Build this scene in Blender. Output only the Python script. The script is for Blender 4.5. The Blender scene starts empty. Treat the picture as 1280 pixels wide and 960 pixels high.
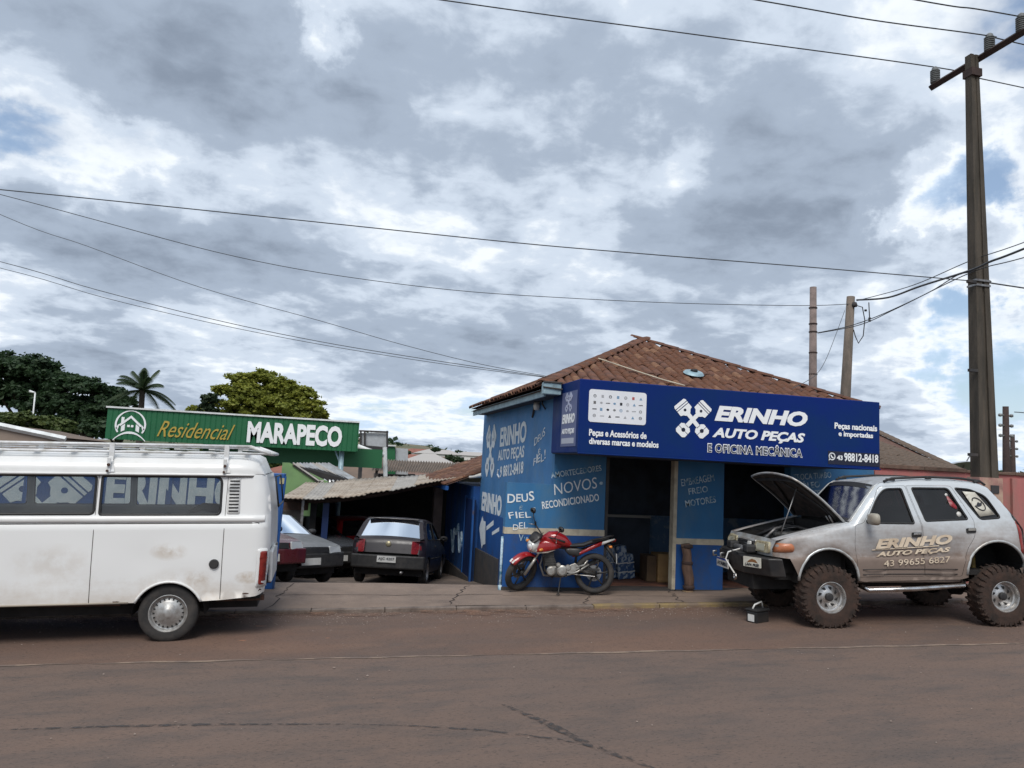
import bpy, bmesh, math, random
import numpy as np
from mathutils import Vector, Matrix
from mathutils.geometry import delaunay_2d_cdt
random.seed(7); np.random.seed(7)
SC = bpy.context.scene
COL = SC.collection
R = math.radians
# ------------------------------------------------------------------ camera
HC = 2.15                                   # eye height (photo taken from a high seat across the road)
PSI, TH, ROLL, FPX = R(13.5), R(6.1), 0.05, 960.0
_s, _c = math.sin(PSI), math.cos(PSI)
_rh = Vector((_c, -_s, 0)); _fh = Vector((_s, _c, 0)); _z = Vector((0, 0, 1))
CF = math.cos(TH)*_fh + math.sin(TH)*_z
_u0 = -math.sin(TH)*_fh + math.cos(TH)*_z
CR = math.cos(ROLL)*_rh + math.sin(ROLL)*_u0
CU = math.cos(ROLL)*_u0 - math.sin(ROLL)*_rh
CP = Vector((0, 0, HC))
cd = bpy.data.cameras.new('camera'); cam = bpy.data.objects.new('camera', cd); COL.objects.link(cam)
M = Matrix((CR, CU, -CF)).transposed().to_4x4(); M.translation = CP
cam.matrix_world = M
cd.sensor_fit = 'HORIZONTAL'; cd.sensor_width = 36; cd.lens = 36*FPX/1280
cd.clip_start = .05; cd.clip_end = 6000
SC.camera = cam
def ray(px, py): return CF + CR*((px-640)/FPX) - CU*((py-480)/FPX)
def onY(px, py, Y): d = ray(px, py); return CP + d*(Y/d.y)
def onX(px, py, X): d = ray(px, py); return CP + d*(X/d.x)
GR = .035                                   # the street climbs to the right
def road_z(x): return GR*x
def onRoad(px, py, h=0):
    d = ray(px, py); t = (CP.z-h)/(GR*d.x-d.z); return CP + d*t
# ------------------------------------------------------------------ world
SUN_EL, SUN_AZ = R(52), R(200)              # azimuth from +Y clockwise: behind the camera, a little left
W = bpy.data.worlds.new('World'); SC.world = W; W.use_nodes = True
nt = W.node_tree; N = nt.nodes; Lk = nt.links; N.clear()
def nd(t, **kw):
    n = N.new(t)
    for k, v in kw.items(): setattr(n, k, v)
    return n
def mth(op, a, b=None, clamp=False):
    n = nd('ShaderNodeMath', operation=op); n.use_clamp = clamp
    for i, v in enumerate((a, b)):
        if v is None: continue
        if isinstance(v, (int, float)): n.inputs[i].default_value = v
        else: Lk.new(v, n.inputs[i])
    return n.outputs[0]
out = nd('ShaderNodeOutputWorld'); tc = nd('ShaderNodeTexCoord')
sky = nd('ShaderNodeTexSky', sky_type='NISHITA', sun_disc=False, sun_elevation=SUN_EL, sun_rotation=SUN_AZ)
sky.air_density = 1.0; sky.dust_density = 1.5
b1 = nd('ShaderNodeBackground'); b1.inputs[1].default_value = .14; Lk.new(sky.outputs[0], b1.inputs[0])
sep = nd('ShaderNodeSeparateXYZ'); Lk.new(tc.outputs['Generated'], sep.inputs[0])
zz = mth('ADD', mth('MAXIMUM', sep.outputs[2], 0.0), .22)
cmb = nd('ShaderNodeCombineXYZ')
Lk.new(mth('DIVIDE', sep.outputs[0], zz), cmb.inputs[0]); Lk.new(mth('DIVIDE', sep.outputs[1], zz), cmb.inputs[1])
def noise(vec, scale, detail, rough, dist=0, off=(0, 0, 0)):
    mp = nd('ShaderNodeMapping'); mp.inputs['Location'].default_value = off
    mp.inputs['Scale'].default_value = (scale, scale*1.0, scale); Lk.new(vec, mp.inputs[0])
    n = nd('ShaderNodeTexNoise'); n.inputs['Scale'].default_value = 1; n.inputs['Detail'].default_value = detail
    n.inputs['Roughness'].default_value = rough; n.inputs['Distortion'].default_value = dist
    Lk.new(mp.outputs[0], n.inputs['Vector']); return n.outputs[0]
CO = cmb.outputs[0]
nA = noise(CO, 1.15, 10, .50, .12, (3.1, 7.7, 0))
nB = noise(CO, 2.7, 8, .50, .15, (1.3, 4.2, 2))
nC = noise(CO, .5, 3, .5, 0, (9.2, 2.2, 5))
nD = noise(CO, 9.0, 6, .58, .2, (5.3, 1.2, 3))
wn = nd('ShaderNodeTexNoise'); wn.inputs['Scale'].default_value = 7; wn.inputs['Detail'].default_value = 7; wn.inputs['Roughness'].default_value = .6; Lk.new(tc.outputs['Generated'], wn.inputs['Vector'])
wv1 = nd('ShaderNodeVectorMath', operation='SUBTRACT'); Lk.new(wn.outputs['Color'], wv1.inputs[0]); wv1.inputs[1].default_value = (.5, .5, .5)
wv2 = nd('ShaderNodeVectorMath', operation='MULTIPLY_ADD'); Lk.new(wv1.outputs[0], wv2.inputs[0]); wv2.inputs[1].default_value = (.30, .30, .30); Lk.new(tc.outputs['Generated'], wv2.inputs[2])
wv3 = nd('ShaderNodeVectorMath', operation='NORMALIZE'); Lk.new(wv2.outputs[0], wv3.inputs[0]); WARP = wv3.outputs[0]
def bump(px, py, rad, amp):
    """a soft lobe of cloud thickness around one direction of the sky"""
    d = ray(px, py).normalized()
    v = nd('ShaderNodeVectorMath', operation='DOT_PRODUCT'); Lk.new(WARP, v.inputs[0]); v.inputs[1].default_value = d
    a = mth('ARCCOSINE', mth('MINIMUM', v.outputs['Value'], .99999))
    e = mth('EXPONENT', mth('MULTIPLY', mth('POWER', mth('DIVIDE', a, R(rad)), 2), -1.0))
    return mth('MULTIPLY', e, amp)
dens = mth('ADD', mth('ADD', mth('MULTIPLY', nA, .66), mth('MULTIPLY', nB, .25)), mth('ADD', mth('MULTIPLY', nC, .12), mth('MULTIPLY', nD, .07)))
for b in ((740, 110, 8, .07), (930, 280, 6, .05), (250, 60, 10, .05), (350, 250, 7, .04), (100, 290, 6, .05), (1050, 130, 7, .04), (300, 380, 5, .03), (560, 400, 6, .03),
          (405, 50, 2.6, -.12), (845, 178, 3.0, -.06), (1150, 262, 3.0, -.105), (1225, 240, 2.4, -.05), (1100, 262, 2, -.06), (1262, 190, 3, -.07), (1275, 335, 3.5, .05), (1190, 320, 3, .05), (1265, 440, 4, -.15), (1180, 475, 2.6, -.08), (1110, 430, 2, -.04), (70, 180, 4.5, -.09), (160, 235, 4, -.07), (300, 180, 5, -.03), (960, 60, 3, -.03), (1100, 330, 4, .04), (1000, 420, 6, .02)):
    dens = mth('ADD', dens, bump(*b))
def ramp(v, stops):
    r = nd('ShaderNodeValToRGB'); cr = r.color_ramp; cr.interpolation = 'EASE'
    while len(cr.elements) < len(stops): cr.elements.new(.5)
    for e, (p, c) in zip(cr.elements, stops): e.position = p; e.color = (*c, 1)
    Lk.new(v, r.inputs[0]); return r.outputs[0]
cover = ramp(dens, [(.405, (0, 0, 0)), (.49, (1, 1, 1))])
shade = mth('ADD', dens, mth('MULTIPLY', mth('SUBTRACT', nB, .5), -.22))
shade = mth('SUBTRACT', shade, mth('MULTIPLY', mth('SUBTRACT', 1.0, mth('MULTIPLY', sep.outputs[2], 3.2), clamp=True), .040))
shade = mth('ADD', shade, mth('MULTIPLY', mth('SUBTRACT', nD, .5), .12))
ccol = ramp(shade, [(.42, (.58, .72, .90)), (.475, (.86, .91, .96)), (.525, (.60, .68, .79)), (.59, (.37, .44, .545)), (.70, (.235, .285, .365))])
# thin veil everywhere, brighter low over the horizon
b2 = nd('ShaderNodeBackground'); b2.inputs[1].default_value = 1.12; Lk.new(ccol, b2.inputs[0])
cv = mth('ADD', mth('MULTIPLY', cover, .80), .20)
hz = mth('MULTIPLY', mth('SUBTRACT', 1.0, mth('MULTIPLY', mth('MAXIMUM', sep.outputs[2], 0), 9.0), clamp=True), .55)
cv = mth('ADD', cv, hz, clamp=True)
mx = nd('ShaderNodeMixShader'); Lk.new(cv, mx.inputs[0]); Lk.new(b1.outputs[0], mx.inputs[1]); Lk.new(b2.outputs[0], mx.inputs[2])
Lk.new(mx.outputs[0], out.inputs[0])
sl = bpy.data.lights.new('sun', 'SUN'); sl.energy = 2.8; sl.angle = R(28); sl.color = (1, .965, .91)
so = bpy.data.objects.new('sun', sl); COL.objects.link(so)
sd = Vector((math.sin(SUN_AZ)*math.cos(SUN_EL), math.cos(SUN_AZ)*math.cos(SUN_EL), math.sin(SUN_EL)))
so.rotation_euler = (-sd).to_track_quat('-Z', 'Y').to_euler(); so.location = (0, -10, 30)
SC.view_settings.view_transform = 'Standard'; SC.view_settings.look = 'None'
SC.view_settings.exposure = 0.0; SC.view_settings.gamma = 1
SC.render.engine = 'CYCLES'
SC.cycles.max_bounces = 8; SC.cycles.transparent_max_bounces = 16
# ------------------------------------------------------------------ materials
def lin(c):
    return tuple((v/255/12.92 if v/255 <= .04045 else ((v/255+.055)/1.055)**2.4) for v in c)
MATS = {}
def mat(name, col, rough=.7, metal=0.0, col2=None, ns=3.0, nd_=6, mixlo=.4, mixhi=.65, bump_=0.0, bs=40, spec=None, stretch=(1, 1, 1), grime=None, gs=1.2, speck=None, coat=0, trans=0, alpha=None, coords='Object', emit=0, wave=None, glo=.5, ghi=.72):
    if name in MATS: return MATS[name]
    m = bpy.data.materials.new(name); m.use_nodes = True; t = m.node_tree; n = t.nodes; L = t.links
    p = n['Principled BSDF']; p.inputs['Base Color'].default_value = (*col, 1); p.inputs['Roughness'].default_value = rough
    p.inputs['Metallic'].default_value = metal
    if spec is not None: p.inputs['Specular IOR Level'].default_value = spec
    if coat: p.inputs['Coat Weight'].default_value = coat; p.inputs['Coat Roughness'].default_value = .12
    if trans: p.inputs['Transmission Weight'].default_value = trans
    if alpha is not None: p.inputs['Alpha'].default_value = alpha
    if emit: p.inputs['Emission Color'].default_value = (*col, 1); p.inputs['Emission Strength'].default_value = emit
    tcn = n.new('ShaderNodeTexCoord'); mp = n.new('ShaderNodeMapping'); mp.inputs['Scale'].default_value = stretch
    L.new(tcn.outputs[coords], mp.inputs[0])
    def nz(s, d=6, rg=.6):
        q = n.new('ShaderNodeTexNoise'); q.inputs['Scale'].default_value = s; q.inputs['Detail'].default_value = d; q.inputs['Roughness'].default_value = rg
        L.new(mp.outputs[0], q.inputs['Vector']); return q.outputs[0]
    def mixc(fac, a, b):
        x = n.new('ShaderNodeMix'); x.data_type = 'RGBA'; L.new(fac, x.inputs[0])
        if isinstance(a, tuple): x.inputs[6].default_value = (*a, 1)
        else: L.new(a, x.inputs[6])
        if isinstance(b, tuple): x.inputs[7].default_value = (*b, 1)
        else: L.new(b, x.inputs[7])
        return x.outputs[2]
    def mr(v, lo, hi, a=0, b=1):
        x = n.new('ShaderNodeMapRange'); L.new(v, x.inputs[0]); x.inputs[1].default_value = lo; x.inputs[2].default_value = hi; x.inputs[3].default_value = a; x.inputs[4].default_value = b; return x.outputs[0]
    cur = col
    if col2 is not None: cur = mixc(mr(nz(ns, nd_), mixlo, mixhi), col, col2)
    if grime is not None: cur = mixc(mr(nz(gs, 8, .68), glo, ghi), cur, grime)
    if speck is not None: cur = mixc(mr(nz(speck[0], 2, .7), speck[2], speck[3]), cur, speck[1])
    if not isinstance(cur, tuple):
        L.new(cur, p.inputs['Base Color'])
        L.new(mr(nz(ns*2.3, 4), .3, .7, max(rough-.08, 0), min(rough+.12, 1)), p.inputs['Roughness'])
    if bump_:
        b = n.new('ShaderNodeBump'); b.inputs['Strength'].default_value = bump_; b.inputs['Distance'].default_value = .02
        L.new(nz(bs, 5), b.inputs['Height']); L.new(b.outputs[0], p.inputs['Normal'])
    MATS[name] = m; return m
RED = lin((122, 78, 62))                         # the red earth that dusts everything here
m_tyre = mat('tyre rubber', (.022, .021, .021), .85, col2=(.05, .043, .038), ns=6)
m_mudtyre = mat('muddy tyre', (.020, .014, .011), .92, col2=(.055, .030, .021), ns=7, mixlo=.35, mixhi=.65, bump_=.3)
m_black = mat('black paint', (.012, .012, .013), .45, col2=(.03, .026, .024), ns=5)
m_plastic = mat('black plastic', (.014, .014, .015), .6, col2=(.030, .028, .027), ns=8)
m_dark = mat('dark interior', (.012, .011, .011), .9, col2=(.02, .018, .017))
m_rubber = mat('window rubber', (.012, .012, .012), .55)
m_chrome = mat('chrome', (.6, .6, .6), .22, 1.0, col2=(.42, .38, .34), ns=9)
m_steel = mat('grey steel', (.30, .30, .30), .45, .8, col2=(.18, .16, .15), ns=14)
m_whitepl = mat('white plate', (.62, .62, .60), .5, col2=(.5, .47, .43), ns=5)
m_ink = mat('dark ink', (.02, .022, .03), .7)
m_whitevan = mat('white van paint', (.70, .70, .69), .38, col2=(.62, .61, .585), ns=1.6, mixlo=.4, mixhi=.7, grime=(.50, .45, .38), gs=2.3, coat=.15, glo=.62, ghi=.9)
m_rack = mat('white rack paint', (.66, .67, .68), .5, col2=(.50, .49, .46), ns=9)
def glass(name, tint=(.6, .66, .66), rough=.02, solid=.25, ior=1.5, gl_=1.0):
    m = bpy.data.materials.new(name); m.use_nodes = True; t = m.node_tree; n = t.nodes; n.clear(); L = t.links
    o = n.new('ShaderNodeOutputMaterial'); tr = n.new('ShaderNodeBsdfTransparent'); tr.inputs[0].default_value = (*tint, 1)
    gl = n.new('ShaderNodeBsdfGlossy'); gl.inputs['Roughness'].default_value = rough; gl.inputs['Color'].default_value = (.9*gl_, .95*gl_, gl_, 1)
    df = n.new('ShaderNodeBsdfDiffuse'); df.inputs[0].default_value = (.16, .15, .14, 1)
    a = n.new('ShaderNodeMixShader'); a.inputs[0].default_value = solid; L.new(tr.outputs[0], a.inputs[1]); L.new(df.outputs[0], a.inputs[2])
    fr = n.new('ShaderNodeFresnel'); fr.inputs['IOR'].default_value = ior
    b = n.new('ShaderNodeMixShader'); L.new(fr.outputs[0], b.inputs[0]); L.new(a.outputs[0], b.inputs[1]); L.new(gl.outputs[0], b.inputs[2]); L.new(b.outputs[0], o.inputs[0])
    MATS[name] = m; return m
g_clear = glass('dusty clear glass', (.72, .76, .76), .03, .20)
g_dark = glass('tinted glass', (.10, .11, .12), .05, .10, 1.45)
g_mid = glass('windscreen glass', (.22, .26, .27), .12, .30, 1.28, .32)
g_lamp = glass('lamp lens', (.75, .75, .7), .08, .35)
# ------------------------------------------------------------------ object helpers
def link(name, me, m=None, parent=None, smooth=False):
    o = bpy.data.objects.new(name, me); COL.objects.link(o)
    if m is not None and not me.materials: me.materials.append(m)
    if parent is not None: o.parent = parent
    if smooth: me.shade_smooth()
    return o
def tag(o, label=None, cat=None, group=None, kind=None):
    if label: o['label'] = label
    if cat: o['category'] = cat
    if group: o['group'] = group
    if kind: o['kind'] = kind
    return o
def thing(name, label, cat, loc=(0, 0, 0), rot=(0, 0, 0), group=None):
    o = bpy.data.objects.new(name, None); COL.objects.link(o); o.location = loc; o.rotation_euler = rot; o.empty_display_size = .2
    return tag(o, label, cat, group)
class MB:
    """collects shapes and links them as ONE mesh"""
    def __init__(s): s.v = []; s.f = []
    def add(s, v, f):
        b = len(s.v); s.v += [tuple(q) for q in v]; s.f += [tuple(i+b for i in q) for q in f]; return s
    def box(s, x0, x1, y0, y1, z0, z1, rot=None, c=None):
        v = [Vector((x, y, z)) for x in (x0, x1) for y in (y0, y1) for z in (z0, z1)]
        if rot is not None:
            cc = Vector(c) if c is not None else Vector(((x0+x1)/2, (y0+y1)/2, (z0+z1)/2)); v = [cc+rot@(q-cc) for q in v]
        return s.add(v, [(0, 1, 3, 2), (4, 6, 7, 5), (0, 4, 5, 1), (2, 3, 7, 6), (0, 2, 6, 4), (1, 5, 7, 3)])
    def tube(s, pts, r, n=8, cap=True):
        pts = [Vector(p) for p in pts]; rr = r if hasattr(r, '__len__') else [r]*len(pts)
        rings = []; prev = None
        for i, p in enumerate(pts):
            d = (pts[min(i+1, len(pts)-1)]-pts[max(i-1, 0)])
            d = d.normalized() if d.length > 1e-9 else Vector((0, 0, 1))
            if prev is None:
                a = Vector((0, 0, 1)) if abs(d.z) < .9 else Vector((1, 0, 0)); x = d.cross(a).normalized()
            else: x = (prev-d*prev.dot(d)).normalized()
            prev = x; y = d.cross(x)
            rings.append([p+(x*math.cos(2*math.pi*k/n)+y*math.sin(2*math.pi*k/n))*rr[i] for k in range(n)])
        v = [q for g in rings for q in g]; f = []
        for i in range(len(pts)-1):
            for k in range(n): f.append((i*n+k, i*n+(k+1) % n, (i+1)*n+(k+1) % n, (i+1)*n+k))
        if cap: f.append(tuple(range(n-1, -1, -1))); f.append(tuple((len(pts)-1)*n+k for k in range(n)))
        return s.add(v, f)
    def lathe(s, prof, n=32, axis='y', c=(0, 0, 0), a0=0, a1=2*math.pi):
        """prof: (radius, position along axis)"""
        full = abs(a1-a0-2*math.pi) < 1e-6; m = n if full else n+1; v = []; f = []
        for r, h in prof:
            for k in range(m):
                a = a0+(a1-a0)*k/n; q = (r*math.cos(a), r*math.sin(a))
                p = {'y': (q[0], h, q[1]), 'z': (q[0], q[1], h), 'x': (h, q[0], q[1])}[axis]
                v.append((p[0]+c[0], p[1]+c[1], p[2]+c[2]))
        for i in range(len(prof)-1):
            for k in range(n):
                k2 = (k+1) % m; f.append((i*m+k, i*m+k2, (i+1)*m+k2, (i+1)*m+k))
        return s.add(v, f)
    def prism(s, poly, h0, h1, fn):
        """poly in 2D, extruded between h0 and h1; fn(u, v, h) -> xyz"""
        n = len(poly); v = [fn(p[0], p[1], h0) for p in poly]+[fn(p[0], p[1], h1) for p in poly]
        f = [tuple(range(n)), tuple(range(2*n-1, n-1, -1))]+[(i, i+n, (i+1) % n+n, (i+1) % n) for i in range(n)]
        return s.add(v, f)
    def grid(s, fn, nu, nv):
        v = [fn(i/nu, j/nv) for i in range(nu+1) for j in range(nv+1)]
        f = [(i*(nv+1)+j, (i+1)*(nv+1)+j, (i+1)*(nv+1)+j+1, i*(nv+1)+j+1) for i in range(nu) for j in range(nv)]
        return s.add(v, f)
    def mesh(s, name):
        me = bpy.data.meshes.new(name); me.from_pydata([tuple(q) for q in s.v], [], s.f); me.update(); return me
    def build(s, name, m, parent=None, smooth=False, bevel=0, auto=None):
        me = s.mesh(name); o = link(name, me, m, parent)
        if smooth:
            me.shade_smooth()
            if auto:
                try: me.set_sharp_from_angle(angle=R(auto))
                except Exception: pass
        if bevel:
            b = o.modifiers.new('bevel', 'BEVEL'); b.width = bevel; b.segments = 2; b.limit_method = 'ANGLE'; b.angle_limit = R(40)
        return o
def inside(p, poly):
    x, y = p; c = False; j = len(poly)-1
    for i in range(len(poly)):
        xi, yi = poly[i]; xj, yj = poly[j]
        if (yi > y) != (yj > y) and x < (xj-xi)*(y-yi)/(yj-yi)+xi: c = not c
        j = i
    return c
def subdiv(poly, L, closed=True):
    o = []; n = len(poly)
    for i in range(n if closed else n-1):
        a, b = poly[i], poly[(i+1) % n]; k = max(1, int(math.ceil(math.hypot(b[0]-a[0], b[1]-a[1])/L)))
        for q in range(k): o.append((a[0]+(b[0]-a[0])*q/k, a[1]+(b[1]-a[1])*q/k))
    if not closed: o.append(poly[-1])
    return o
def dseg(p, a, b):
    ax, ay = a; bx, by = b; dx, dy = bx-ax, by-ay; L = dx*dx+dy*dy
    t = 0 if L == 0 else max(0, min(1, ((p[0]-ax)*dx+(p[1]-ay)*dy)/L))
    return math.hypot(p[0]-ax-t*dx, p[1]-ay-t*dy)
def dpoly(p, pl): return min(dseg(p, pl[i], pl[i+1]) for i in range(len(pl)-1))
def rnd(pts, r, k=5):
    """round the corners of a polygon"""
    o = []; n = len(pts)
    for i in range(n):
        p = Vector(pts[i]); a = Vector(pts[i-1]); b = Vector(pts[(i+1) % n]); rr = r[i] if hasattr(r, '__len__') else r
        da = (a-p); db = (b-p); q = min(rr, da.length*.45, db.length*.45)
        if q < 1e-4: o.append(tuple(p)); continue
        s = p+da.normalized()*q; e = p+db.normalized()*q
        for j in range(k+1):
            t = j/k; w = s*(1-t)**2+p*2*t*(1-t)+e*t*t; o.append((w.x, w.y))
    return o
def offs(poly, d):
    """offset a polygon; positive grows it"""
    n = len(poly); A = sum(poly[i][0]*poly[(i+1) % n][1]-poly[(i+1) % n][0]*poly[i][1] for i in range(n)); sg = 1 if A > 0 else -1; o = []
    for i in range(n):
        a = Vector(poly[i-1]); p = Vector(poly[i]); b = Vector(poly[(i+1) % n])
        e1 = (p-a); e2 = (b-p)
        if e1.length < 1e-7: e1 = e2
        if e2.length < 1e-7: e2 = e1
        n1 = Vector((e1.y, -e1.x)).normalized(); n2 = Vector((e2.y, -e2.x)).normalized(); m = (n1+n2)
        m = m.normalized() if m.length > 1e-6 else n1
        o.append(tuple(p+m*(d*sg/max(.5, m.dot(n1)))))
    return o
def panel_mesh(outer, holes, f, res=.1, rows=None, edge=None):
    outer = subdiv(outer, res*.7); holes = [subdiv(h, res*.7) for h in holes]
    V = []; E = []
    for lp in [outer]+holes:
        b = len(V); V += [Vector(p) for p in lp]; E += [(b+i, b+(i+1) % len(lp)) for i in range(len(lp))]
    xs = [p[0] for p in outer]; ys = [p[1] for p in outer]
    loops = [l+[l[0]] for l in [outer]+holes]; pts = []
    nx = int((max(xs)-min(xs))/res)+1; ny = int((max(ys)-min(ys))/res)+1
    for i in range(nx+1):
        for j in range(ny+1): pts.append((min(xs)+i*res+.013, min(ys)+j*res+.011))
    if rows:
        for pl, ds in rows:
            for d in ds:
                for i in range(len(pl)-1):
                    a, b = Vector(pl[i]), Vector(pl[i+1]); t = b-a
                    if t.length < 1e-6: continue
                    nn = Vector((t.y, -t.x)).normalized()*d; k = max(1, int(t.length/(res*.7)))
                    for q in range(k): w = a+t*((q+.5)/k)+nn; pts.append((w.x, w.y))
    keep = []; cell = {}
    for p in pts:
        if not inside(p, outer) or any(inside(p, h) for h in holes): continue
        if min(dpoly(p, l) for l in loops) < .012: continue
        key = (int(p[0]/.02), int(p[1]/.02))
        if key in cell: continue
        cell[key] = 1; keep.append(p)
    V += [Vector(p) for p in keep]
    r = delaunay_2d_cdt(V, E, [], 0, 1e-6)
    vv, ff = r[0], r[2]; F = []
    for t in ff:
        c = ((vv[t[0]].x+vv[t[1]].x+vv[t[2]].x)/3, (vv[t[0]].y+vv[t[1]].y+vv[t[2]].y)/3)
        if inside(c, outer) and not any(inside(c, h) for h in holes): F.append(tuple(t))
    return [f(p.x, p.y) for p in vv], F
def panel(name, outer, holes, f, m, parent, res=.1, rows=None, solid=0, smooth=True, flip=False):
    v, F = panel_mesh(outer, holes, f, res, rows)
    if flip: F = [q[::-1] for q in F]
    o = MB().add(v, F).build(name, m, parent, smooth)
    if solid:
        s = o.modifiers.new('thick', 'SOLIDIFY'); s.thickness = solid; s.offset = -1
    return o
def ring(name, poly, wout, win, f, m, parent, res=.15, solid=.008):
    return panel(name, offs(poly, wout), [offs(poly, -win)], f, m, parent, res, solid=solid)
# ------------------------------------------------------------------ lettering
def text_mesh(body, bold=.0, shear=0.0, jitter=0, space=1.0):
    cu = bpy.data.curves.new('t', 'FONT'); cu.body = body; cu.size = 1; cu.offset = bold; cu.shear = shear; cu.space_character = space
    cu.resolution_u = 3; cu.fill_mode = 'BOTH'; cu.extrude = .004
    o = bpy.data.objects.new('t', cu); COL.objects.link(o)
    dg = bpy.context.evaluated_depsgraph_get(); me = bpy.data.meshes.new_from_object(o.evaluated_get(dg))
    v = np.array([q.co[:] for q in me.vertices]); F = [tuple(p.vertices) for p in me.polygons]
    bpy.data.objects.remove(o); bpy.data.curves.remove(cu); bpy.data.meshes.remove(me)
    return v, F
def lettering(body, O, X, Z, w, h, m, parent, name='lettering', bold=.02, shear=0, depth=.004, jitter=0, space=1.0, taper=None, align='l'):
    """fit a line of text into w x h starting at O, along X, upwards Z, proud of the surface along the outward normal"""
    O = Vector(O); X = Vector(X).normalized(); Z = Vector(Z).normalized(); Nn = X.cross(Z).normalized()
    if jitter:
        rs = random.Random(hash(body) % 1000 if False else sum(map(ord, body))); vs = []; fs = []; cx = 0
        for ch in body:
            if ch == ' ': cx += .35; continue
            v, F = text_mesh(ch, bold, shear)
            a = rs.uniform(-.12, .12)*jitter; s = 1+rs.uniform(-.12, .14)*jitter; dy = rs.uniform(-.07, .07)*jitter
            wd = v[:, 0].max()-v[:, 0].min(); v[:, 0] -= v[:, 0].min(); ca, sa = math.cos(a), math.sin(a)
            v2 = v.copy(); v2[:, 0] = (v[:, 0]*ca-v[:, 1]*sa)*s+cx; v2[:, 1] = (v[:, 0]*sa+v[:, 1]*ca)*s+dy
            b = sum(len(q) for q in vs); vs.append(v2); fs += [tuple(i+b for i in t) for t in F]; cx += wd*s+.1
        v = np.vstack(vs); F = fs
    else: v, F = text_mesh(body, bold, shear, space=space)
    x0, x1, y0, y1 = v[:, 0].min(), v[:, 0].max(), v[:, 1].min(), v[:, 1].max()
    V = []
    for p in v:
        a = (p[0]-x0)/(x1-x0)*w; b = (p[1]-y0)/(y1-y0)*h
        V.append(O+X*a+Z*b+Nn*(depth*(.5+p[2]/.008)+.0015))
    return MB().add(V, F).build(name, m, parent)
def piston_logo(O, X, Z, w, h, m, mdark, parent, depth=.004):
    O = Vector(O); X = Vector(X).normalized(); Z = Vector(Z).normalized(); Nn = X.cross(Z).normalized(); out = []
    for sgn in (1, -1):
        a = R(42)*sgn
        def T(u, v, hh, a=a, sgn=sgn):
            x = u*math.cos(a)+v*math.sin(a)*1.0; y = -u*math.sin(a)+v*math.cos(a)
            return O+X*(w*(.5+x*.5))+Z*(h*(.5+y*.5))+Nn*(hh+(.001 if sgn > 0 else .0))
        b = MB(); k = .0015
        for poly in ([(-.36, .98), (-.30, 1.06), (.30, 1.06), (.36, .98), (.36, .90), (-.36, .90)], [(-.36, .86), (.36, .86), (.36, .79), (-.36, .79)],
                     [(-.36, .75), (.36, .75), (.36, .50), (.24, .46), (.13, .34), (-.13, .34), (-.24, .46), (-.36, .50)],
                     [(-.10, .34), (.10, .34), (.10, -.45), (-.10, -.45)],
                     [(-.18, -.42), (.18, -.42), (.30, -.52), (.30, -.68), (-.30, -.68), (-.30, -.52)], [(-.30, -.71), (.30, -.71), (.30, -.90), (.20, -1.0), (-.20, -1.0), (-.30, -.90)]):
            b.prism(poly, k, k+depth, T)
        o = b.build('piston_logo', m, parent); out.append(o)
        c = MB(); pol = [(.10*math.cos(t), -.69+.10*math.sin(t)) for t in [i*math.pi/6 for i in range(12)]]; c.prism(pol, k+depth, k+depth+.002, T)
        pol = [(.07*math.cos(t), .60+.07*math.sin(t)) for t in [i*math.pi/6 for i in range(12)]]; c.prism(pol, k+depth, k+depth+.002, T)
        c.build('logo_detail', mdark, o)
    return out
# ------------------------------------------------------------------ setting: street and ground
def noiseh(x, y, s=1.0): return math.sin(x*1.7*s+y*.6*s)*math.sin(y*1.3*s-x*.4*s)
m_road = mat('dusty asphalt', (.122, .088, .072), .88, col2=(.158, .102, .076), ns=.55, mixlo=.3, mixhi=.7, speck=(70, (.045, .036, .032), .56, .72), bump_=.6, bs=70, grime=(.078, .064, .058), gs=3.1, glo=.45, ghi=.75, stretch=(.35, 1, 1))
m_shoulder = mat('red dust over asphalt', (.150, .088, .062), .93, col2=(.100, .072, .060), ns=.9, mixlo=.35, mixhi=.7, speck=(60, (.055, .038, .03), .56, .72), bump_=.7, bs=60, grime=(.175, .105, .072), gs=1.7, glo=.5, ghi=.8, stretch=(.45, 1, 1))
m_walk = mat('stained pavement', (.225, .165, .128), .9, col2=(.155, .115, .092), ns=1.6, mixlo=.35, mixhi=.68, bump_=.5, bs=30, grime=(.085, .062, .052), gs=1.3, glo=.56, ghi=.82)
m_kerb = mat('worn kerb', (.19, .15, .125), .9, col2=(.10, .075, .062), ns=4, bump_=.4)
m_yard = mat('yard concrete', (.165, .128, .105), .92, col2=(.10, .08, .07), ns=1.2, bump_=.5, bs=25, grime=(.06, .045, .04), gs=.9)
m_land = mat('far land', (.085, .095, .045), .95, col2=(.17, .135, .085), ns=.012, mixlo=.42, mixhi=.58, grime=(.04, .055, .028), gs=.03)
def kerbY(x): return 11.235-.0735*x
def lineY(x): return 8.70-.092*x
b = MB(); b.grid(lambda u, v: (-70+160*u, -14+(lineY(-70+160*u)+14.5)*v, road_z(-70+160*u)), 80, 10); tag(b.build('road', m_road), kind='structure')
b = MB(); b.grid(lambda u, v: (-70+160*u, lineY(-70+160*u)+(kerbY(-70+160*u)+.02-lineY(-70+160*u))*v, road_z(-70+160*u)+.002+.010*math.sin(v*math.pi)**2), 160, 6); tag(b.build('road_shoulder', m_shoulder), kind='structure')
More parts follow.
